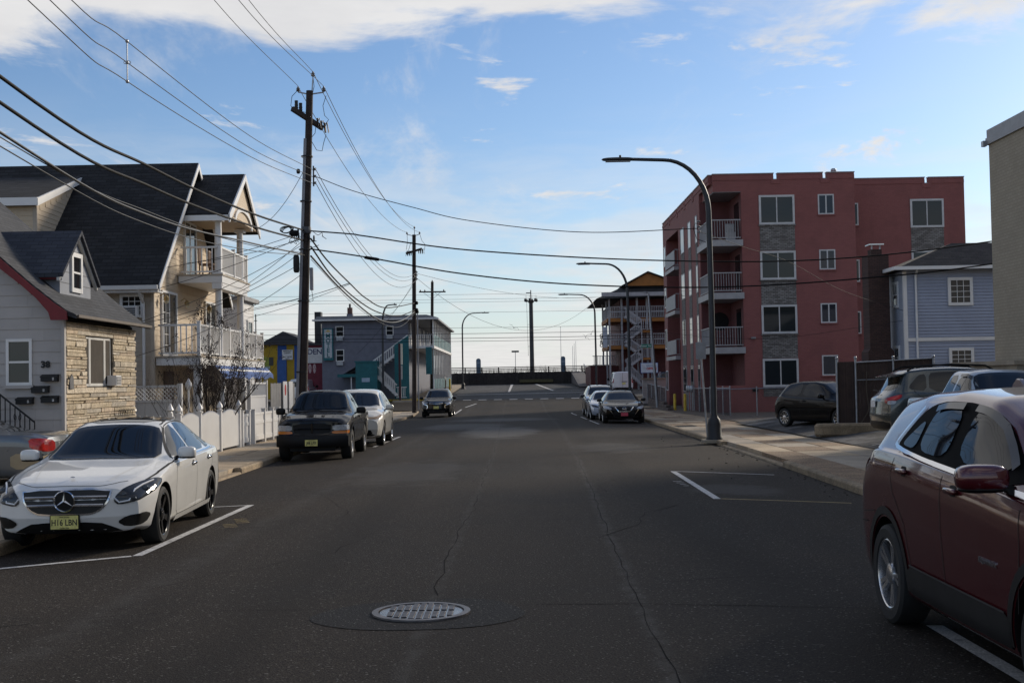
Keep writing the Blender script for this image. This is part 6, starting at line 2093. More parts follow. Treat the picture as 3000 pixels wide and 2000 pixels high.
side_glass(c, [[(1.32, .98), (1.75, 1.32), (1.95, 1.40), (2.42, 1.42), (2.46, 1.0)], [(2.58, 1.01), (2.54, 1.42), (3.05, 1.39), (3.35, 1.30), (3.42, 1.12), (3.2, 1.07)]])
doors(c, [[(1.20, .94), (1.16, .6), (1.24, .26)], [(2.50, .98), (2.52, .5), (2.44, .26)], [(1.24, .25), (2.44, .25)]], [(2.32, .86)], BPAINT)
c.slant('tail_light', [(.62, 3.86, 1.05), (.78, 3.70, 1.02), (.80, 3.66, .92), (.76, 3.82, .84), (.62, 3.90, .86)], REDL, off=.006, mirror=True)
c.slant('headlight', [(.44, .14, .68), (.66, .24, .72), (.78, .62, .82), (.72, .30, .66), (.5, .14, .62)], LENS, off=.006, mirror=True)
c.mirrors(1.42, 1.02, .93, (.11, .075, .075), BPAINT)
c.wheels('ten', ALU)
c.plate(3.93, .72, '', WHITE, PLATET, True)
GRNP = paint('green_grey', (.045, .055, .055), .4, .28)
sp = scaled(SUV, 4.60, 1.80, 1.71, wr=.345, cl=.24)
c = Car('green_grey_suv', 'dark green-grey SUV with lit red tail lamp in the car park', 'car', (12.9, 28.4, .25), radians(90), sp, GRNP, 80)
suv_dress(c, sp, LENS, True, 'five', ALU, GRNP, rails=True)
c.slant('tail_light_lens', [(.70, 4.52, 1.04), (.86, 4.28, 1.09), (.885, 4.22, 1.06), (.86, 4.32, .98), (.72, 4.50, .96)], REDLIT, off=.012, mirror=True)
c.slant('reverse_lens', [(.70, 4.52, .94), (.86, 4.34, .96), (.86, 4.36, .88), (.74, 4.5, .86)], LENS, off=.010, mirror=True)
MB().prism([(4.02, 1.575), (4.36, 1.50), (4.36, 1.475), (4.05, 1.53)], 'x', -.60, .60).build('spoiler', GRNP, c.t)
MB().prism([(3.4, 1.69), (3.62, 1.665), (3.58, 1.73)], 'x', -.012, .012).build('antenna_fin', GRNP, c.t)
MB().beam((.0, 4.46, 1.16), (.42, 4.47, 1.19), .015, .02).build('rear_wiper', BLACK, c.t)
c.plate(4.60, .88, '', WHITE, PLATET, True, h=.16)
c.panel('bumper_cladding', 'r', [(-.80, .48), (.80, .48), (.78, .30), (-.78, .30)], BLACK, off=.008)
PBL = paint('pale_blue_paint', (.30, .36, .42), .1, .4)
PICK2 = dict(PICK, wr=.34, cl=.30)
c = pickup('pale_blue_pickup', 'pale blue pickup with frosted windscreen behind the red SUV roof', (9.40, 21.5, .14), 0, PBL, PICK2, None, 'six', CHROME)
FROST = pm('frosted_glass', (.13, .15, .16), .5, var=.25, vs=5)
c.panel('frost', 't', [(-.70, 1.50), (.70, 1.50), (.60, 1.95), (-.60, 1.95)], FROST, off=.008)
c.strip('visor', 'x', [(1.98, 1.55), (2.15, 1.60), (2.48, 1.60)], .05, glassm('smoke_plastic', (.03, .032, .036), .10), both=True, off=.03)
# ---- old saloon in the drive at the left edge
GOLD = paint('grey_gold', (.11, .12, .13), .5, .3)
BIGS = dict(SEDAN, st=[r for r in SEDAN['st'] if r[0] < 2.6]+[(2.9, 1.445, 1.39, .565, .94, .90), (3.15, 1.40, 1.35, .56, .945, .90), (3.75, 1.07, 1.04, .64, .955, .89), (3.95, 1.02, .99, .69, .95, .885), (4.6, .99, .965, .71, .925, .865), (4.8, .96, .935, .68, .89, .83), (4.88, .90, .87, .64, .82, .79)])
sp = scaled(BIGS, 5.38, 1.98, 1.47, wr=.34)
c = Car('grey_sedan', 'old grey-gold saloon nose-in on the left driveway, tail lamps lit', 'car', (-13.92, 23.2, .02), radians(-90), sp, GOLD, 70)
ka, kb, kh = sp['k']
c.panel('windscreen', 't', [(-.72*kb, 1.50*ka), (.72*kb, 1.50*ka), (.585*kb, 2.18*ka), (-.585*kb, 2.18*ka)], CARGLASS, off=.010, res=.055)
c.panel('rear_window', 't', [(-.46*kb, 3.2*ka), (.46*kb, 3.2*ka), (.56*kb, 3.68*ka), (-.56*kb, 3.68*ka)], CARGLASS, off=.010, res=.055)
side_glass(c, [[(y*ka, z*kh) for y, z in p] for p in ([(1.76, .98), (2.28, 1.30), (2.45, 1.34), (2.45, .985)], [(2.53, .985), (2.53, 1.345), (2.9, 1.345), (3.1, 1.28), (3.35, 1.08), (3.36, 1.0)])])
doors(c, [[(y*ka, z*kh) for y, z in p] for p in ([(1.62, .93), (1.46, .60), (1.62, .25)], [(2.49, .955), (2.49, .26)], [(3.45, .95), (3.38, .45), (3.36, .27)])], [(2.3*ka, .845*kh), (3.25*ka, .85*kh)], GOLD)
c.slant('headlight', [(.50*kb, .13, .62), (.78*kb, .32, .64), (.88*kb, .6, .74), (.66*kb, .3, .73), (.52*kb, .15, .70)], LENS, off=.006, mirror=True)
c.mirrors(1.80*ka, 1.02*kh, .985*kb, (.11, .07, .07), GOLD)
c.wheels('ten', ALU)
kk = 5.38/4.88
c.slant('tail_light_lens', [(.50, 5.36, .84), (.80, 5.26, .88), (.93, 5.02, .89), (.93, 5.04, .70), (.80, 5.3, .64), (.5, 5.37, .66)], REDLIT, off=.012, mirror=True)
c.panel('bumper', 'x', [(4.7, .62), (5.2, .62), (5.2, .34), (4.7, .34)], pm('gold_bumper', (.30, .24, .15), .4), both=True, off=.01) 
c.strip('bumper_strip', 'r', [(-.85, .60), (.85, .60)], .03, CHROME, off=.012)
c.plate(5.375, .74, '', PLATEY, PLATET, True)
c.panel('bumper', 'r', [(-.86, .62), (.86, .62), (.84, .34), (-.84, .34)], pm('gold_bumper', (.30, .24, .15), .4), off=.01)
# ---- vans and SUV beyond the side street
VAN = dict(L=4.75, W=1.83, wb=3.1, fo=.85, wr=.32, cl=.20, tw=.21, rimf=.62, fc=.2, rc=.04, sm=1,
    st=[(0, .85, .82, .6, .74, .76), (.1, .95, .92, .66, .84, .82), (.7, 1.12, 1.08, .74, 1.0, .88), (.95, 1.2, 1.16, .72, 1.05, .89), (1.7, 1.72, 1.66, .70, 1.1, .89), (2.0, 1.84, 1.78, .72, 1.1, .89), (4.5, 1.85, 1.79, .72, 1.1, .89), (4.7, 1.82, 1.76, .71, 1.08, .88), (4.75, 1.76, 1.72, .70, 1.05, .87)],
    fp=[(.2, .1), (.4, 0), (.9, .1), (1.2, .2)], rp=[(.2, .05), (.5, 0), (1.2, .02), (1.8, .06)])
WV = paint('van_white', (.62, .62, .64), 0, .35)
for nm, lb, lc, win in (('white_van', 'white panel van seen from behind, parked at the orange motel', (9.35, 106.4, gz(111)+.05), False), ('white_minivan', 'white van with dark rear window half hidden by the near utility pole', (-18.35, 103.2, gz(106)+.02), True)):
    c = Car(nm, lb, 'van', (lc[0], lc[1]+4.75, lc[2]), radians(180), VAN, WV, 40)
    c.panel('windscreen', 't', [(-.70, 1.05), (.70, 1.05), (.66, 1.66), (-.66, 1.66)], CARGLASS, off=.010, res=.055)
    side_glass(c, [[(1.35, 1.15), (1.75, 1.55), (2.3, 1.60), (2.3, 1.15)]])
    if win:
        c.panel('rear_window', 'r', [(-.70, 1.16), (.70, 1.16), (.66, 1.60), (-.66, 1.60)], CARGLASS)
    else:
        c.strip('door_gap', 'r', [(0, .4), (0, 1.72)], .02, GAP)
        c.panel('rear_door_handle', 'r', [(-.42, .93), (.1, .93), (.1, .99), (-.42, .99)], BLACK)
        c.panel('rear_bumper', 'r', [(-.84, .46), (.84, .46), (.84, .26), (-.84, .26)], BLACK, off=.01)
        c.plate(4.75, .80, '', PLATEY, PLATET, True, x=-.1)
    c.slant('tail_light', [(.78, 4.74, 1.25), (.87, 4.66, 1.25), (.88, 4.66, .85), (.80, 4.74, .85)], REDL, off=.008, mirror=True)
    c.mirrors(1.35, 1.2, 1.0, (.10, .07, .11), BLACK)
    c.wheels('five', ALU)
sp = scaled(SUV, 4.8, 1.9, 1.76, wr=.37)
c = Car('dark_parked_suv', 'dark SUV tucked under the orange motel beside its stair', 'car', (14.0, 111.4+4.8, gz(113)+.1), radians(180), sp, DKB, 40)
suv_dress(c, sp, LENS, True, 'five', ALU, DKB)

# ------------------------------------------------------------------ utility poles
WOOD = pm('creosote_wood', (.030, .020, .016), .85, var=.35, vs=3, bump=.6, bs=25)
WIRE = pm('wire_black', (.006, .006, .0065), .7, spec=.2)
WIREG = pm('wire_grey', (.035, .036, .038), .5, .3)
PORC = pm('porcelain', (.16, .15, .15), .3)
CONDUIT = pm('grey_conduit', (.22, .22, .235), .5, var=.1)
def crom(pts, n=10):
    P_ = [Vector(p) for p in pts]
    P_ = [P_[0]*2-P_[1]]+P_+[P_[-1]*2-P_[-2]]
    out = []
    for i in range(1, len(P_)-2):
        a, b, c_, d = P_[i-1:i+3]
        for k in range(n):
            t = k/n
            out.append(.5*((2*b)+(c_-a)*t+(2*a-5*b+4*c_-d)*t*t+(3*b-a-3*c_+d)*t**3))
    out.append(P_[-2])
    return out
def insulator(p, parent, h=.16):
    x, y, z = p
    MB().lathe([(.02, 0), (.05, .02), (.07, .05), (.045, .07), (.06, .10), (.035, .13), (.03, h), (0, h)], 12, (x, y, z)).build('insulator', PORC, parent, 50)
def fuse(p, parent, d):
    """cut-out fuse: bracket, porcelain stem and barrel"""
    p = Vector(p)
    d = Vector(d)
    m = MB()
    m.tube([p, p+d*.12, p+d*.22+Vector((0, 0, .16)), p+d*.30-Vector((0, 0, .16))], .012, 5)
    m.cyl(p+d*.10+Vector((0, 0, .14)), p+d*.14-Vector((0, 0, .16)), .035, .028, 8)
    m.build('fuse_cutout', IRONB, parent)
def rack(root, x, y, zs):
    m = MB().box(x-.02, y-.03, zs[-1]-.1, x+.02, y+.03, zs[0]+.1)
    m.build('secondary_rack', IRONB, root)
    for z_ in zs:
        MB().lathe([(.02, -.04), (.045, -.03), (.025, 0), (.045, .03), (.02, .04)], 10, (x+.05, y, z_)).build('spool', PORC, root, 50)
def pole(label, x0, y, x1, z0, z1, r0, r1):
    t = thing('utility_pole', label, 'utility pole', (x0, y, z0))
    MB().tube([(x0, y, z0-.3), ((x0+x1)/2, y, (z0+z1)/2), (x1, y, z1)], [r0, (r0+r1)/2, r1], 14).build('shaft', WOOD, t, 50)
    return t
p1 = pole('tall dark wooden utility pole with conduit rising behind the black pickup', -6.64, 37.8, -6.26, .05, 10.96, .135, .108)
m = MB()
for zz in range(22):
    pass
m.beam((-6.80, 37.72, .1), (-6.40, 37.72, 9.45), .09, .10, (0, 1, 0))
m.build('conduit', CONDUIT, p1)
for zz in (2.2, 4.4, 6.0, 7.5, 8.9):
    x = -6.66+.0365*zz
    MB().lathe([(.185, zz-.02), (.185, zz+.02)], 14, (x-.03, 37.78, 0)).build('strap', IRONB, p1)
for dx_, dz_ in ((-.35, .08), (.45, .06)):
    MB().tube([(-6.27, 37.8, 10.85), (-6.27+dx_, 37.8, 10.85+dz_)], .022, 6).build('insulator_arm', GALV, p1)
    insulator((-6.27+dx_, 37.8, 10.86+dz_), p1)
MB().cyl((-6.2, 37.8, 10.8), (-6.15, 37.8, 11.42), .022, .02, 6).build('ridge_pin', GALV, p1)
insulator((-6.15, 37.8, 11.40), p1)
MB().beam((-6.72, 37.30, 10.30), (-5.95, 38.25, 9.88), .12, .14).build('crossarm', WOOD, p1)
for k in range(2):
    MB().lathe([(.05, 0), (.06, .04), (.05, .08), (.06, .12), (.05, .16), (.055, .26)], 10, (-6.62+.11*k, 37.45+.12*k, 10.32-.05*k)).build('arrester', IRONB, p1, 50)
for k in range(3):
    fuse((-6.12+.1*k, 38.05+.1*k, 10.02-.06*k), p1, (.55, -.1, -.1))
fuse((-5.92, 38.0, 9.86), p1, (.75, -.1, -.05))
for pts in ([(-6.58, 37.7, 11.0), (-6.78, 37.6, 10.75), (-6.82, 37.6, 10.45), (-6.6, 37.7, 10.32), (-6.3, 37.75, 10.25)],
            [(-5.75, 37.8, 10.8), (-5.86, 37.85, 10.5), (-5.82, 37.9, 10.2), (-5.70, 37.95, 10.08), (-5.85, 38.0, 9.9)],
            [(-6.2, 37.7, 9.35), (-6.05, 37.7, 9.08), (-5.88, 37.7, 9.05), (-5.85, 37.8, 9.3), (-5.78, 37.9, 9.6)],
            [(-6.2, 37.75, 9.5), (-6.1, 37.75, 9.62), (-6.08, 37.8, 9.85)],
            [(-6.15, 37.8, 11.4), (-6.12, 37.8, 11.1), (-6.2, 37.75, 10.7)]):
    MB().tube(pts, .010, 5).build('jumper_lead', WIRE, p1, 50)
rack(p1, -6.16, 37.72, (8.49, 8.27, 8.06))
MB().sell((-6.62, 37.65, 8.42), (.06, .06, .08), .7, 10, 6).build('tap_connector', IRONB, p1, 50)
MB().sell((-6.72, 37.68, 5.55), (.09, .10, .28), .4, 12, 8).build('terminal_box', IRONB, p1, 50)
MB().box(-6.30, 37.6, 4.72, -6.20, 37.72, 5.42).build('panel_antenna', CONDUIT, p1, bevel=.012)
MB().tube([(-6.25, 37.66, 4.72), (-6.2, 37.6, 4.4), (-6.3, 37.6, 4.35), (-6.42, 37.65, 4.5)], .009, 5).build('antenna_lead', WIRE, p1)
for k in range(4):   # coil of spare cable and splice bundle
    a = .15*k
    MB().tube([(-7.05+.17*cos(t)+.02*k, 37.7+.04*k, 6.62+.10*sin(t+a)) for t in fr(0, 2*pi, 14)], .013, 5).build('cable_coil', WIRE, p1, 50)
rk_ = random.Random(3)
for k in range(9):
    a0 = Vector((-6.45+rk_.uniform(-.35, .3), 37.65, 6.3+rk_.uniform(-.35, .35)))
    pts = [a0]
    for q in range(5):
        pts.append(pts[-1]+Vector((rk_.uniform(-.16, .16), rk_.uniform(-.06, .06), rk_.uniform(-.16, .10))))
    MB().tube(crom(pts, 4), .009, 5).build('jumper_lead', WIRE, p1, 50)
for k in range(5):
    MB().sell((-6.3+rk_.uniform(-.5, .25), 37.62+rk_.uniform(0, .1), 6.42+rk_.uniform(-.25, .2)), (.03, .03, .10), .6, 8, 6).build('clamp', IRONB, p1, 50)
MB().sell((-6.78, 37.7, 6.5), (.14, .10, .10), .6, 10, 6).build('splice_case', WIRE, p1, 50)
m = MB().sell((0, 0, 0), (.085, .085, .26), .5, 12, 8)
o = m.build('splice_case', WIRE, p1, 50)
o.location = Vector((-6.14, 38.3, 5.88))-Vector(BASE[o.name])
o.rotation_euler = (radians(-50), radians(14), 0)
MB().lathe([(.15, 6.5), (.16, 6.6), (.15, 6.7)], 14, (-6.42, 37.78, 0)).build('strap', pm('dull_band', (.08, .08, .085), .6, .4), p1)
p2 = pole('slimmer dark utility pole at the far left street corner', -6.56, 78.8, -6.40, gz(79)-.1, 11.39, .155, .12)
for dx_ in (-.46, .36):
    MB().tube([(-6.40, 78.8, 11.3), (-6.40+dx_, 78.8, 11.42)], .022, 6).build('insulator_arm', GALV, p2)
    insulator((-6.40+dx_, 78.8, 11.42), p2)
MB().cyl((-6.38, 78.8, 11.3), (-6.37, 78.8, 11.8), .025, .02, 6).build('ridge_pin', GALV, p2)
insulator((-6.37, 78.8, 11.78), p2)
MB().beam((-6.9, 78.5, 10.15), (-5.95, 79.1, 10.5), .12, .14).build('crossarm', WOOD, p2)
for k in range(3):
    fuse((-6.75+.12*k, 78.55, 10.2), p2, (-.6, -.1, -.2))
    fuse((-6.2+.13*k, 78.9, 10.35), p2, (.65, -.1, -.15))
for pts in ([(-6.85, 78.8, 11.4), (-6.83, 78.7, 10.9), (-6.9, 78.6, 10.4)], [(-6.02, 78.8, 11.4), (-5.9, 78.8, 11.0), (-5.7, 78.9, 10.75), (-5.75, 79, 10.4)], [(-6.85, 78.7, 10.1), (-6.6, 78.7, 10.9), (-6.4, 78.7, 10.9)]):
    MB().tube(pts, .014, 5).build('jumper_lead', WIRE, p2, 50)
rack(p2, -6.28, 78.7, (8.95, 8.75, 8.5))
for zz, yy in ((6.95, 78.6), (6.5, 78.6), (6.4, 79.0)):
    MB().sell((-6.3, yy, zz), (.12, .2, .12), .7, 10, 6).build('splice_case', WIRE, p2, 50)
MB().beam((-6.25, 78.66, .1), (-6.25, 78.68, 6.3), .07, .07, (0, 1, 0)).build('conduit', CONDUIT, p2)
p3 = pole('farthest utility pole with straight crossarm by the grey motel', -7.15, 104, -6.95, gz(104), 10.4, .16, .12)
MB().beam((-8.1, 104, 9.55), (-5.82, 104, 9.53), .10, .11).build('crossarm', WOOD, p3)
for s_ in (-1, 1):
    MB().beam((-6.98+s_*.75, 103.95, 9.5), (-6.98, 103.95, 8.9), .03, .03).build('brace', GALV, p3)
    insulator((-6.98+s_*1.0, 104, 9.58), p3)
insulator((-6.95, 104, 10.4), p3)
insulator((-7.6, 104, 9.58), p3)

# ------------------------------------------------------------------ wires: every span is its own object
def wire(label, pts, r=.008, mat=WIRE, group=None, sag=None, name='overhead_wire'):
    if sag is not None:
        a, b = Vector(pts[0]), Vector(pts[1])
        q = [a+(b-a)*i/18-Vector((0, 0, 4*sag*(i/18)*(1-i/18))) for i in range(19)]
    else:
        q = crom(pts)
    o = MB().tube(q, r, 5).build(name, mat, None, 80)
    return tag(o, label, 'wire', group)
G1 = 'high wires coming over the tan house to the near pole'
wire('thin high wire ending at the left insulator of the near pole', [(-6.62, 37.8, 11.12), (-6.6, 26.9, 10.45), (-6.6, 14, 10.6), (-6.6, -4, 11.4)], .009, WIREG, G1)
wire('thin high wire ending at the right insulator of the near pole', [(-5.82, 37.8, 11.10), (-5.81, 26.0, 10.1), (-5.8, 14, 10.2), (-5.8, -4, 11.2)], .009, WIREG, G1)
wire('thin high wire ending at the top pin of the near pole', [(-6.15, 37.8, 11.56), (-6.15, 28.5, 10.92), (-6.15, 14, 10.8), (-6.15, -4, 11.6)], .009, WIREG, G1)
G2 = 'three spaced wires over the black roof'
for nm, z1_, zm, zn in (('upper', 8.49, 7.78, 7.76), ('middle', 8.27, 7.41, 7.45), ('lower', 8.06, 7.08, 7.15)):
    wire('%s of the three spaced wires over the black roof' % nm, [(-6.2, 37.8, z1_), (-6.45, 30, z1_-.52 if nm == 'upper' else z1_-.6), (-6.6, 20.87, zm), (-6.6, 16.5, zn), (-6.6, -3, zn+1.4)], .009, WIREG, G2)
sb = thing('wire_spacer', 'grey spacer rod clamping three wires in the upper left sky', 'wire spacer', (-6.6, 20.87, 7.08))
MB().cyl((-6.6, 20.87, 7.05), (-6.6, 20.87, 7.80), .012, .012, 8).build('rod', GALV, sb)
for zz in (7.08, 7.41, 7.78):
    MB().sell((-6.6, 20.87, zz), (.03, .035, .03), .7, 8, 6).build('clamp', GALV, sb, 50)
for s_ in (-1, 1):
    MB().tube([(-6.6+s_*(.03+.03*cos(t)), 20.87, 7.41+.025*sin(t)) for t in fr(0, 2*pi, 10)], .006, 5).build('clamp_loop', GALV, sb)
G3 = 'heavy cable bundles on the left'
for nm, z1_, zm, zn, r in (('topmost', 6.60, 5.83, 5.86, .027), ('middle', 6.28, 5.47, 5.52, .026), ('lowest', 5.84, 4.93, 5.13, .021)):
    wire('%s heavy cable bundle sweeping in from the left edge' % nm, [(-6.5, 37.8, z1_), (-6.55, 30, z1_-.50), (-6.6, 22.35, zm), (-6.6, 15.65, zn), (-6.6, -3, zn+1.6)], r, WIRE if nm != 'lowest' else WIREG, G3, name='cable_bundle')
wire('thin slack wire just under the lowest cable bundle', [(-6.45, 37.8, 5.82), (-6.55, 30, 5.15), (-6.6, 22.3, 4.76), (-6.6, 15.65, 4.95), (-6.6, -3, 6.2)], .010, WIREG)
wire('thin wire hugging the lowest cable bundle', [(-6.5, 37.8, 5.9), (-6.6, 30, 5.3), (-6.62, 22.3, 5.0), (-6.62, 15.65, 5.08), (-6.62, -3, 6.4)], .009, WIREG)
G4 = 'wires between the near and the far pole'
for nm, a, b, sg in (('left high', (-6.62, 37.8, 11.1), (-6.86, 78.8, 11.55), .9), ('right high', (-5.82, 37.8, 11.1), (-6.04, 78.8, 11.55), .95), ('top high', (-6.15, 37.8, 11.55), (-6.37, 78.8, 11.9), .9), ('upper slack', (-6.1, 37.8, 8.49), (-6.25, 78.8, 8.95), 1.45), ('middle slack', (-6.1, 37.8, 8.27), (-6.25, 78.8, 8.75), 1.45), ('lower slack', (-6.1, 37.8, 8.06), (-6.25, 78.8, 8.5), 1.6)):
    wire('%s wire running from the near pole to the far pole' % nm, (a, b), .011, WIREG, G4, sg)
wire('upper heavy cable dipping between the two left poles', [(-6.3, 37.9, 6.35), (-6.4, 42, 6.05), (-6.5, 48.2, 5.79), (-6.5, 53.6, 5.55), (-6.5, 62, 5.65), (-6.4, 78.7, 6.95)], .028, WIRE, 'heavy cables between the poles', name='cable_bundle')
wire('middle heavy cable dipping between the two left poles', [(-6.3, 37.9, 6.1), (-6.4, 43, 5.6), (-6.5, 50, 5.3), (-6.5, 58, 5.2), (-6.45, 68, 5.55), (-6.4, 78.7, 6.5)], .028, WIRE, 'heavy cables between the poles', name='cable_bundle')
wire('lowest heavy cable drooping before the grey motel', [(-6.3, 37.9, 5.8), (-6.5, 45.6, 5.38), (-6.5, 55.2, 4.91), (-6.5, 62.8, 4.95), (-6.45, 70, 5.4), (-6.4, 78.7, 6.4)], .034, WIREG, 'heavy cables between the poles', name='cable_bundle')
wire('thin slack wire below the heavy cables before the grey motel', [(-6.3, 37.9, 5.7), (-6.5, 50, 5.0), (-6.5, 62, 4.75), (-6.45, 70, 5.1), (-6.4, 78.7, 6.3)], .010, WIREG)
wire('black cable crossing the street at the level of the pink third floor', [(-6.3, 37.8, 6.58), (-4.9, 37.2, 6.38), (-4.43, 37, 6.28), (-1.28, 37, 5.80), (4.1, 37, 5.40), (9.3, 37, 5.32), (14.6, 37.2, 5.80), (22, 37.6, 7.0)], .022)
wire('black cable crossing the street at the level of the pink second floor', [(-6.3, 37.8, 6.02), (-4.49, 37, 5.65), (-1.5, 37, 5.08), (2.0, 37, 4.69), (6.27, 37, 4.54), (10.5, 37, 4.72), (14.68, 37.1, 5.12), (22, 37.4, 6.3)], .022)
sc_ = MB().sell((0, 0, 0), (.24, .05, .05), .45, 12, 8).build('splice_sleeve', WIRE, None, 50)
sc_.location = (-4.3, 36.98, 5.60)
sc_.rotation_euler = (0, radians(10), 0)
tag(sc_, 'black splice sleeve on the lower street-crossing cable', 'splice sleeve')
wire('wavy drop wire from the near pole to the right street lamp', [(-6.1, 37.8, 8.27), (-4.86, 37.5, 7.74), (-3, 36.9, 7.12), (-1.27, 36.4, 6.62), (2.0, 35.6, 6.12), (5.3, 34.75, 6.06)], .012)
wire('thin twisted drop wire from the street lamp to the blue house', [(5.38, 34.75, 5.95), (7, 37, 5.75), (9.05, 40, 5.55), (12, 44.3, 4.85), (15.95, 50.0, 4.40)], .007, WIRE)
wire('thin drop wire from the second street lamp to the blue house', [(6.2, 70, 5.2), (8, 66, 4.3), (12, 58, 3.6), (16.0, 50.3, 4.0)], .008)
# service drops to the houses on the left
drops = [((-6.6, 37.7, 6.5), (-10.7, 37.15, 5.45), .12, 'upper drop wire crossing the lower edge of the black roof'), ((-6.6, 37.7, 6.35), (-10.9, 36.4, 4.7), .12, 'drop wire ending above the tan wall window'), ((-6.6, 37.7, 6.1), (-9.4, 30.6, 3.45), .15, 'drop wire landing on the stone house eave'),
         ((-6.6, 37.7, 5.9), (-9.3, 30.3, 3.4), .35, 'slack drop wire landing on the stone house eave'), ((-6.6, 37.7, 6.3), (-10.8, 40.3, 5.9), .10, 'drop wire ending beside the upper patio door'), ((-6.5, 37.8, 8.42), (-9.3, 43.4, 7.35), .35, 'slack drop wire to the porch gable'),
         ((-6.6, 37.7, 5.2), (-9.5, 30.6, 2.6), .25, 'low drop wire slanting across the tan house deck'), ((-6.6, 37.7, 5.55), (-11.0, 36.9, 3.6), .18, 'low drop wire ending on the tan corner board'), ((-6.6, 37.7, 6.2), (-10.9, 44.8, 4.9), .12, 'drop wire reaching the far patio door')]
for a, b, sg, lb in drops:
    wire(lb, (a, b), .009, WIRE, None, sg)
for k, (zz, sg, r) in enumerate(((8.45, .2, .010), (8.15, .25, .010), (8.0, .3, .010), (7.3, .4, .010), (6.2, .5, .012), (5.85, .6, .018), (5.60, .7, .02), (5.42, .75, .016))):
    nm = ['first', 'second', 'third', 'fourth', 'fifth', 'sixth', 'seventh', 'lowest'][k]
    wire('%s from the top of the wires strung along the far side street' % nm, ((-45, 95+k*.3, zz+.5), (45, 95+k*.3, zz+.2)), r, WIRE, 'wires along the side street', sg)
for k, (p_, q_) in enumerate((((-6.5, 48.2, 5.8), (-17, 49, 4.4)), ((-6.5, 48.4, 5.8), (-17, 51, 4.8)), ((-6.5, 48.6, 5.8), (-17, 53, 4.2)))):
    wire('%s drop wire fanning left from the cable junction between the poles' % ['lower', 'upper', 'far'][k], (p_, q_), .009, WIRE, None, .5)
wire('long slack wire from the far pole to the orange motel roof', ((-6.3, 79, 8.6), (7.9, 117, 9.5)), .012, WIRE, None, 3.2)
wire('shallow wire from the far pole across to the orange motel', ((-6.3, 79, 8.9), (8.0, 117, 9.7)), .012, WIRE, None, .6)
wire('drop wire from the far pole to the motel roof edge', ((-6.4, 79, 8.5), (-10.6, 101.5, 7.3)), .010, WIRE, None, .3)
wire('steep drop wire from the far pole to the teal shed', ((-6.4, 79, 8.3), (-13, 100, 4.2)), .010, WIRE, None, .3)

# ------------------------------------------------------------------ street lamps
LAMPM = pm('lamp_bronze', (.045, .048, .052), .5, .5, var=.15)
def lamp(label, x, y, z0, H_, reach, base=True, r=.084):
    t = thing('street_lamp', label, 'street lamp', (x, y, z0), 0, 'curved-arm street lamps')
    s_ = 1 if reach > 0 else -1
    R_ = abs(reach)
    cur = [(x, y, z0), (x-s_*0.0, y, z0+H_*.45), (x+s_*.02, y, z0+H_*.80)]
    arc = [(x+s_*(.02+R_*.42*(1-cos(a))), y, z0+H_*.80+(H_*.185)*sin(a)) for a in fr(.15, pi/2, 9)]
    end = (x+s_*R_*.76, y, z0+H_*.990)
    pts = cur+arc+[end]
    n = len(pts)
    MB().tube(pts, [r*(1-.45*i/(n-1)) for i in range(n)], 12).build('mast', LAMPM, t, 50)
    hx = x+s_*(R_*.70+.02)
    m = MB().sell((hx+s_*R_*.15, y, z0+H_*.990), (R_*.16, .14, .055), .75, 16, 8)
    h = m.build('luminaire', LAMPM, t, 50)
    MB().cyl((hx+s_*R_*.13, y, z0+H_*.990+.04), (hx+s_*R_*.13, y, z0+H_*.990+.12), .035, .03, 8).build('photocell', BLACK, h)
    MB().box(min(hx+s_*.1, hx+s_*R_*.27), y-.10, z0+H_*.990-.065, max(hx+s_*.1, hx+s_*R_*.27), y+.10, z0+H_*.990-.052).build('lens', pm('lamp_lens', (.3, .3, .3), .3), h)
    if base:
        MB().lathe([(.24, 0), (.24, .05), (.21, .10), (.195, .45), (.17, .58), (.12, .64), (.11, .70)], 12, (x, y, z0)).build('base_shroud', pm('lamp_base_iron', (.03, .03, .032), .55, .4), t, 35)
        MB().box(x-.34, y-.32, z0-.08, x+.34, y+.32, z0+.012).build('footing', CONCG, t, bevel=.01)
    return t
lp = lamp('tall curved street lamp on the right pavement before the pink block', 5.62, 34.7, sw(34.7), 8.12, -3.0)
lamp('curved street lamp farther up the right pavement, by the far corner', 6.55, 70, sw(70), 8.7, -2.9)
lamp('third curved street lamp, across the side street by the orange motel', 6.9, 104, gz(104), 8.8, -3.1)
lamp('curved street lamp leaning right before the boardwalk', -5.58, 130, gz(130), 8.2, 2.9)
lamp('street lamp in front of the grey motel stair', -10.75, 99.2, gz(99), 8.0, 1.2, False, .09)
MB().tube([(5.45, 34.7, 6.15), (5.2, 34.66, 6.2), (5.15, 34.7, 6.05), (5.25, 34.7, 5.75), (5.5, 34.68, 5.65)], .010, 5).build('wire_loop', WIRE, lp)
for zz in (5.95, 6.1, 6.25):
    MB().sell((5.30, 34.66, zz), (.05, .04, .03), .8, 8, 5).build('spool', PORC, lp, 50)
sp_ = thing('sign_post', 'thin grey sign post seen from behind beside the near right lamp', 'sign', (5.62, 36.6, .1))
MB().tube([(5.72, 36.6, 0), (5.55, 36.6, 2.95)], .028, 8).build('post', GALV, sp_)
MB().box(5.42, 36.55, 2.36, 5.72, 36.56, 2.86).build('plate', pm('sign_back', (.28, .28, .29), .5, .5), sp_)
op = thing('street_name_post', 'leaning grey post carrying the green street name sign', 'street sign', (9.25, 80.2, 0))
MB().tube([(9.3, 80.2, gz(80)), (9.0, 80.2, 5.0), (8.85, 80.2, 7.45)], [.11, .085, .06], 10).build('post', GALV, op, 50)
MB().tube([(8.85, 80.2, 7.4), (8.7, 80.2, 7.5), (8.5, 80.2, 7.48)], .045, 6).build('lamp_head', GALV, op)
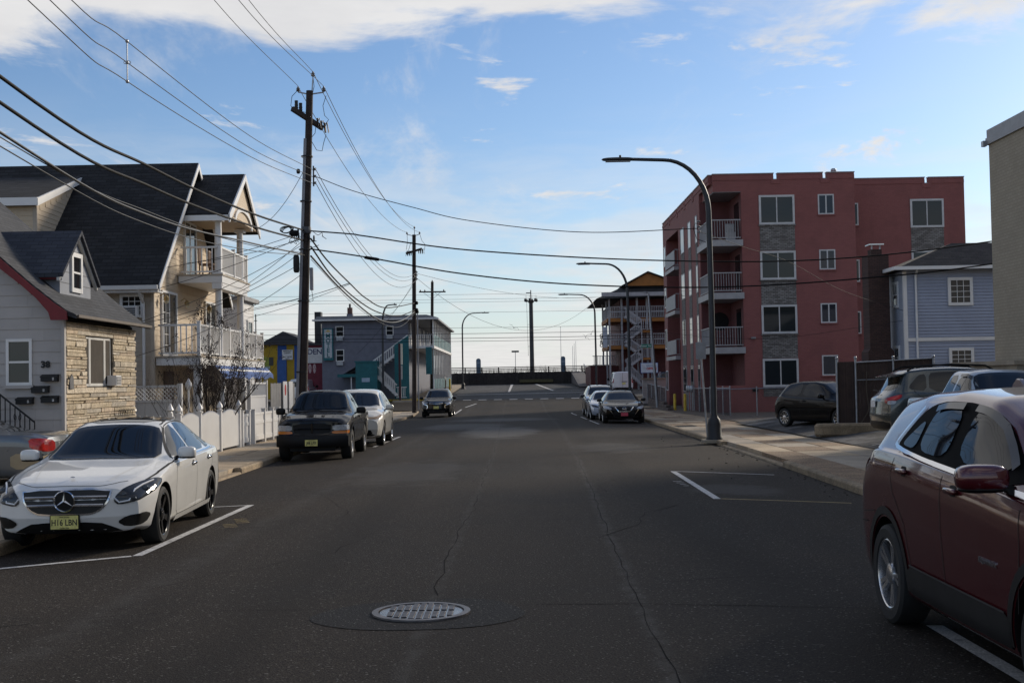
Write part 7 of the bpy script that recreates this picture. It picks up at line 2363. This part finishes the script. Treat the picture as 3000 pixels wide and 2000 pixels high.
MB().box(8.28, 80.1, 3.84, 8.98, 80.12, 4.07).build('blade', pm('sign_green', (.0, .22, .14), .4), op)
lettering('Ocean Ter', .17, (8.60, 80.095, 3.955), op, pm('sign_letter_white', (.7, .72, .7), .4), '-y', .004, 1, .002)
cs2 = thing('corner_pole_sign', 'dark red post with narrow pale sign boards at the motel corner', 'sign', (-9.3, 98.5, .3))
MB().box(-9.42, 98.5, gz(98), -9.24, 98.66, 5.0).build('post', pm('maroon_post', (.05, .015, .018), .7), cs2)
MB().box(-9.235, 98.48, 3.3, -9.10, 98.62, 4.98).build('board', pm('pale_sign', (.6, .57, .47), .5), cs2)
MB().box(-9.235, 98.48, 2.1, -9.13, 98.62, 3.2).build('board', pm('pale_sign_grey', (.35, .34, .33), .5), cs2)
MB().box(-9.9, 98.1, gz(98), -8.3, 99, gz(98)+.16).build('island', CONCG, cs2)
t = thing('yellow_post', 'short yellow post by the far left pavement', 'bollard', (-6.35, 118, .9))
MB().lathe([(.09, gz(118)), (.09, gz(118)+1.35), (0, gz(118)+1.42)], 12, (-6.35, 118, 0)).build('tube', YEL, t, 40)
tb = thing('waste_bin', 'dark rounded waste bin beside the short yellow post', 'bin', (-7.1, 117.5, .9))
MB().lathe([(.3, gz(118)), (.34, gz(118)+1.2), (.3, gz(118)+1.5), (.1, gz(118)+1.75), (0, gz(118)+1.76)], 16, (-7.0, 117.5, 0)).build('body', BLACK, tb, 40)
MB().box(-7.25, 117.1, gz(118)+1.3, -6.75, 117.25, gz(118)+1.5).build('flap', IRONB, tb)

# ------------------------------------------------------------------ white fences on the left pavement
fx_ = -8.06
pk_f = thing('picket_fence', 'white vinyl picket fence with scalloped top and spade-capped posts', 'fence', (fx_, 32, .05))
gb = .10
posts = [29.2, 31.1, 33.22, 35.5]
for i, y in enumerate(posts):
    zt = 1.14
    m = MB().box(fx_-.055, y-.055, gb-.1, fx_+.055, y+.055, zt)
    m.build('post', WHITE, pk_f)
    m = MB().box(fx_-.075, y-.075, zt, fx_+.075, y+.075, zt+.03)
    m.lathe([(.05, zt+.03), (.045, zt+.06), (.085, zt+.09), (.075, zt+.15), (.03, zt+.22), (0, zt+.27)], 8, (fx_, y, 0))
    m.build('spade_cap', WHITE, pk_f, 40)
for a, b in zip(posts, posts[1:]):
    n = int((b-a-.14)/.088)
    for k in range(n):
        y = a+.10+k*(b-a-.18)/(n-1)
        t = (y-a)/(b-a)
        zt = 1.0+.14*sin(pi*t)
        w = .032
        MB().prism([(y-w, gb), (y+w, gb), (y+w, zt-.02), (y, zt+.025), (y-w, zt-.02)], 'x', fx_-.012, fx_+.012).build('picket', WHITE, pk_f)
    for zz in (.3, .78):
        MB().box(fx_-.045, a+.06, zz, fx_-.014, b-.06, zz+.07).build('rail', WHITE, pk_f)
pf2 = thing('side_picket_fence', 'short white picket fence between the stone house and the pavement', 'fence', (-8.9, 31.0, .05))
for k in range(9):
    x = -9.55+k*.17
    MB().prism([(x-.035, .06), (x+.035, .06), (x+.035, 1.02), (x, 1.09), (x-.035, 1.02)], 'y', 30.99, 31.01).build('picket', WHITE, pf2)
for zz in (.35, .8):
    MB().box(-9.6, 31.012, zz, -8.12, 31.04, zz+.07).build('rail', WHITE, pf2)
for x in (-9.72, -8.78):
    m = MB().box(x-.055, 30.96, 0, x+.055, 31.07, 1.15)
    m.build('post', WHITE, pf2)
    MB().lathe([(.06, 1.15), (.045, 1.18), (.09, 1.22), (.03, 1.36), (0, 1.4)], 8, (x, 31.015, 0)).build('spade_cap', WHITE, pf2, 40)
vf = thing('panel_fence', 'low white vinyl panel fence with square posts along the left pavement', 'fence', (fx_, 39, .05))
vp = [35.85, 36.75, 37.45, 39.0, 40.3, 41.35]
for y in vp:
    MB().box(fx_-.06, y-.06, 0, fx_+.06, y+.06, 1.05).build('post', WHITE, vf)
    MB().box(fx_-.075, y-.075, 1.05, fx_+.075, y+.075, 1.085).build('post_cap', WHITE, vf)
for a, b in ((35.85, 36.75), (37.45, 39.0), (39.0, 40.3), (40.3, 41.35)):
    for zz, h in ((.12, .14), (.62, .10), (.90, .07)):
        MB().box(fx_-.03, a+.062, zz, fx_+.03, b-.062, zz+h).build('rail', WHITE, vf)
    n = int((b-a)/.15)
    for k in range(n):
        y = a+.07+k*(b-a-.14)/n
        MB().box(fx_-.012, y+.002, .14, fx_+.012, y+(b-a-.14)/n-.002, .91).build('board', WHITE, vf)
lt = thing('lattice_fence', 'white privacy fence with lattice top between the two houses', 'fence', (-9.7, 33, .1))
for k in range(8):
    x = -10.6+k*.19
    MB().box(x, 33.0, .05, x+.185, 33.03, 1.40).build('board', WHITE, lt)
for zz in (1.40, 1.80):
    MB().box(-10.6, 32.98, zz, -9.08, 33.05, zz+.06).build('rail', WHITE, lt)
m = []
for k in range(-4, 16):
    for s_ in (1, -1):
        x0, z0, x1, z1 = -10.6+k*.11, 1.46, -10.6+k*.11+.34, 1.80
        if s_ < 0:
            z0, z1 = z1, z0
        lo, hi = max(x0, -10.6), min(x1, -9.1)
        if hi-lo < .05:
            continue
        f0, f1 = (lo-x0)/(x1-x0), (hi-x0)/(x1-x0)
        MB().beam((lo, 33.01+.012*s_, z0+(z1-z0)*f0), (hi, 33.01+.012*s_, z0+(z1-z0)*f1), .012, .035, (0, 1, 0)).build('lattice_strip', WHITE, lt)
for x in (-10.6, -9.08):
    MB().box(x-.06, 32.95, 0, x+.06, 33.07, 1.9).build('post', WHITE, lt)
lf_ = thing('tall_white_fence', 'tall white lattice-topped fence by the far end of the deck', 'fence', (-9.2, 45, 0))
for k in range(14):
    y = 42.2+k*.19
    MB().box(-9.22, y, .02, -9.19, y+.185, 1.40).build('board', WHITE, lf_)
for zz in (1.40, 1.86):
    MB().box(-9.24, 42.2, zz, -9.17, 44.9, zz+.06).build('rail', WHITE, lf_)
for k in range(-3, 26):
    for s_ in (1, -1):
        y0 = 42.2+k*.11
        lo, hi = max(y0, 42.2), min(y0+.4, 44.86)
        if hi-lo < .05:
            continue
        za, zb_ = (1.46, 1.86) if s_ > 0 else (1.86, 1.46)
        f0, f1 = (lo-y0)/.4, (hi-y0)/.4
        MB().beam((-9.205+.012*s_, lo, za+(zb_-za)*f0), (-9.205+.012*s_, hi, za+(zb_-za)*f1), .012, .035, (1, 0, 0)).build('lattice_strip', WHITE, lf_)
for y in (42.15, 44.95):
    MB().box(-9.27, y-.06, 0, -9.14, y+.06, 2.0).build('post', WHITE, lf_)
sc2 = thing('slatted_chain_fence', 'grey slatted chain-link fence with white sign boards beyond the deck', 'fence', (-9, 47, 0))
for k in range(46):
    y = 45.1+k*.105
    MB().box(-9.06, y, .05, -9.04, y+.085, 1.88+random.uniform(-.02, .02)).build('slat', pm('grey_slat', (.27, .26, .25), .7, rnd=.12), sc2)
for y in (47.1, 48.3):
    MB().box(-8.99, y, .2, -8.96, y+.8, 1.95).build('sign_board', WHITE, sc2)
MB().prism([(47.5+.16*cos(a), 1.62+.22*sin(a)) for a in fr(0, 2*pi, 14)[:-1]], 'x', -8.959, -8.953).build('red_emblem', pm('sign_red', (.45, .02, .02), .5), sc2)
lpst = thing('garden_post', 'slim white garden post with spade cap behind the picket fence', 'post', (-8.95, 33.4, 0))
MB().cyl((-8.95, 33.4, .05), (-8.95, 33.4, 1.75), .028, .026, 10).build('shaft', WHITE, lpst, 50)
MB().lathe([(.03, 1.72), (.07, 1.77), (.10, 1.83), (.085, 1.90), (.03, 2.0), (0, 2.04)], 8, (-8.95, 33.4, 0)).build('spade_cap', WHITE, lpst, 40)

# ------------------------------------------------------------------ bare shrubs behind the picket fence, gulls, litter
BARK = pm('shrub_bark', (.026, .017, .013), .9, var=.3)
POD = pm('seed_pods', (.030, .018, .016), .9, var=.3)
def shrub(label, x, y, z0, h, n, spread, seed, pods=True, r0=.022):
    rg_ = random.Random(seed)
    t = thing('bare_shrub', label, 'shrub', (x, y, z0))
    podm = MB()
    twm = MB()
    def twig(p, d, ln, r, depth):
        pts = [p]
        q = p.copy()
        dd = d.copy()
        for i in range(5):
            dd = (dd+Vector((rg_.uniform(-.16, .16), rg_.uniform(-.16, .16), .10))).normalized()
            q = q+dd*ln/5
            pts.append(q.copy())
            if depth < 3 and i >= 1 and rg_.random() < .72:
                side = (dd+Vector((rg_.uniform(-.8, .8), rg_.uniform(-.8, .8), rg_.uniform(0, .4)))).normalized()
                twig(q, side, ln*rg_.uniform(.38, .6), r*.5, depth+1)
        rs = [r*(1-.75*i/5) for i in range(6)]
        (twm if depth else None)
        if depth == 0:
            MB().tube(pts, rs, 6).build('stem', BARK, t, 60)
        else:
            twm.tube(pts, rs, 4, False)
        if pods and depth >= 1 and q.z > z0+h*.72 and rg_.random() < .5:
            for _ in range(rg_.randint(4, 11)):
                c_ = q+Vector((rg_.gauss(0, .045), rg_.gauss(0, .045), rg_.gauss(0, .05)))
                s_ = rg_.uniform(.009, .017)
                podm.sell(c_, (s_, s_, s_*1.1), .9, 5, 3)
    for k in range(n):
        a = 2*pi*k/n+rg_.uniform(-.3, .3)
        lean = rg_.uniform(.15, 1.0)*spread
        twig(Vector((x+.12*cos(a), y+.2*sin(a), z0)), Vector((.55*cos(a)*lean, sin(a)*lean, 1)).normalized(), h*rg_.uniform(.75, 1.0), r0*rg_.uniform(.7, 1.2), 0)
    o = twm.build('twigs', BARK, t)
    o['kind'] = 'stuff'
    if pods:
        o = podm.build('seed_heads', POD, t)
        o['kind'] = 'stuff'
    return t
shrub('tall bare multi-stemmed shrub with dark seed heads behind the picket fence', -8.75, 35.4, .05, 2.1, 26, 1.15, 11, True, .030)
shrub('small bare twiggy bush left of the tall shrub', -8.95, 32.2, .05, 1.75, 12, .6, 5, False, .012)
vine = shrub('dead flowering plant hanging on the deck railing', -9.55, 38.2, 2.9, .95, 7, 1.3, 8, True, .008)
GULL = pm('gull_grey', (.30, .30, .31), .8)
def gull(label, x, y, z, s, a):
    g_ = thing('gull', label, 'bird', (x, y, z), 0, 'gulls in the sky')
    m = MB()
    pts = [(-.5*s, 0, .10*s), (-.25*s, 0, .16*s), (0, 0, 0), (.25*s, 0, .16*s), (.5*s, 0, .06*s)]
    vs = []
    R_ = Matrix.Rotation(a, 3, 'Y')
    for px, py, pz in pts:
        c_ = .09*s if abs(px) < .3*s else .025*s
        for sg in (-1, 1):
            v = R_ @ Vector((px, sg*c_, pz))
            vs.append((x+v.x, y+v.y, z+v.z))
        v = R_ @ Vector((px, 0, pz-.02*s))
        vs.append((x+v.x, y+v.y, z+v.z))
    fs = []
    for i in range(4):
        b = i*3
        fs += [(b, b+1, b+4, b+3), (b+1, b+2, b+5, b+4), (b+2, b, b+3, b+5)]
    fs += [(0, 2, 1), (12, 13, 14)]
    m.add(vs, fs)
    m.build('wings', GULL, g_)
    MB().sell((x, y, z), (.05*s, .20*s, .05*s), .9, 8, 6).build('body', GULL, g_, 60)
gull('gull gliding left of the antenna tower', -.05, 110, 6.6, 1.0, .5)
gull('gull with tilted wings left of the orange motel sign', 6.9, 110, 5.9, 1.1, -.6)
gull('small gull flying lowest, beside the orange motel', 6.4, 110, 5.6, .8, .7)
TWG = pm('litter_dark', (.02, .017, .014), .9)
for k in range(60):
    rr_ = random.Random(k)
    y = rr_.uniform(17, 40)
    x = rk(y)-rr_.uniform(.03, .25) if k % 4 else rk(y)-rr_.uniform(.3, 1.6)
    s_ = rr_.uniform(.008, .022)
    o = MB().sell((x, y, cz(x, y)+.008), (s_*1.5, s_, .008), .8, 6, 3).build('leaf_litter', TWG, ROAD)
# roof stuff on pink wall and hose on the fence
hs = MB().tube(crom([(10.2, 36.4, .3), (10.35, 36.38, .5), (10.5, 36.4, .8), (10.45, 36.4, 1.4), (10.48, 36.4, 1.9)]), .012, 5).build('garden_hose', pm('hose', (.09, .07, .05), .6), None, 60)
tag(hs, 'thin hose hanging against the dark privacy fence', 'hose')
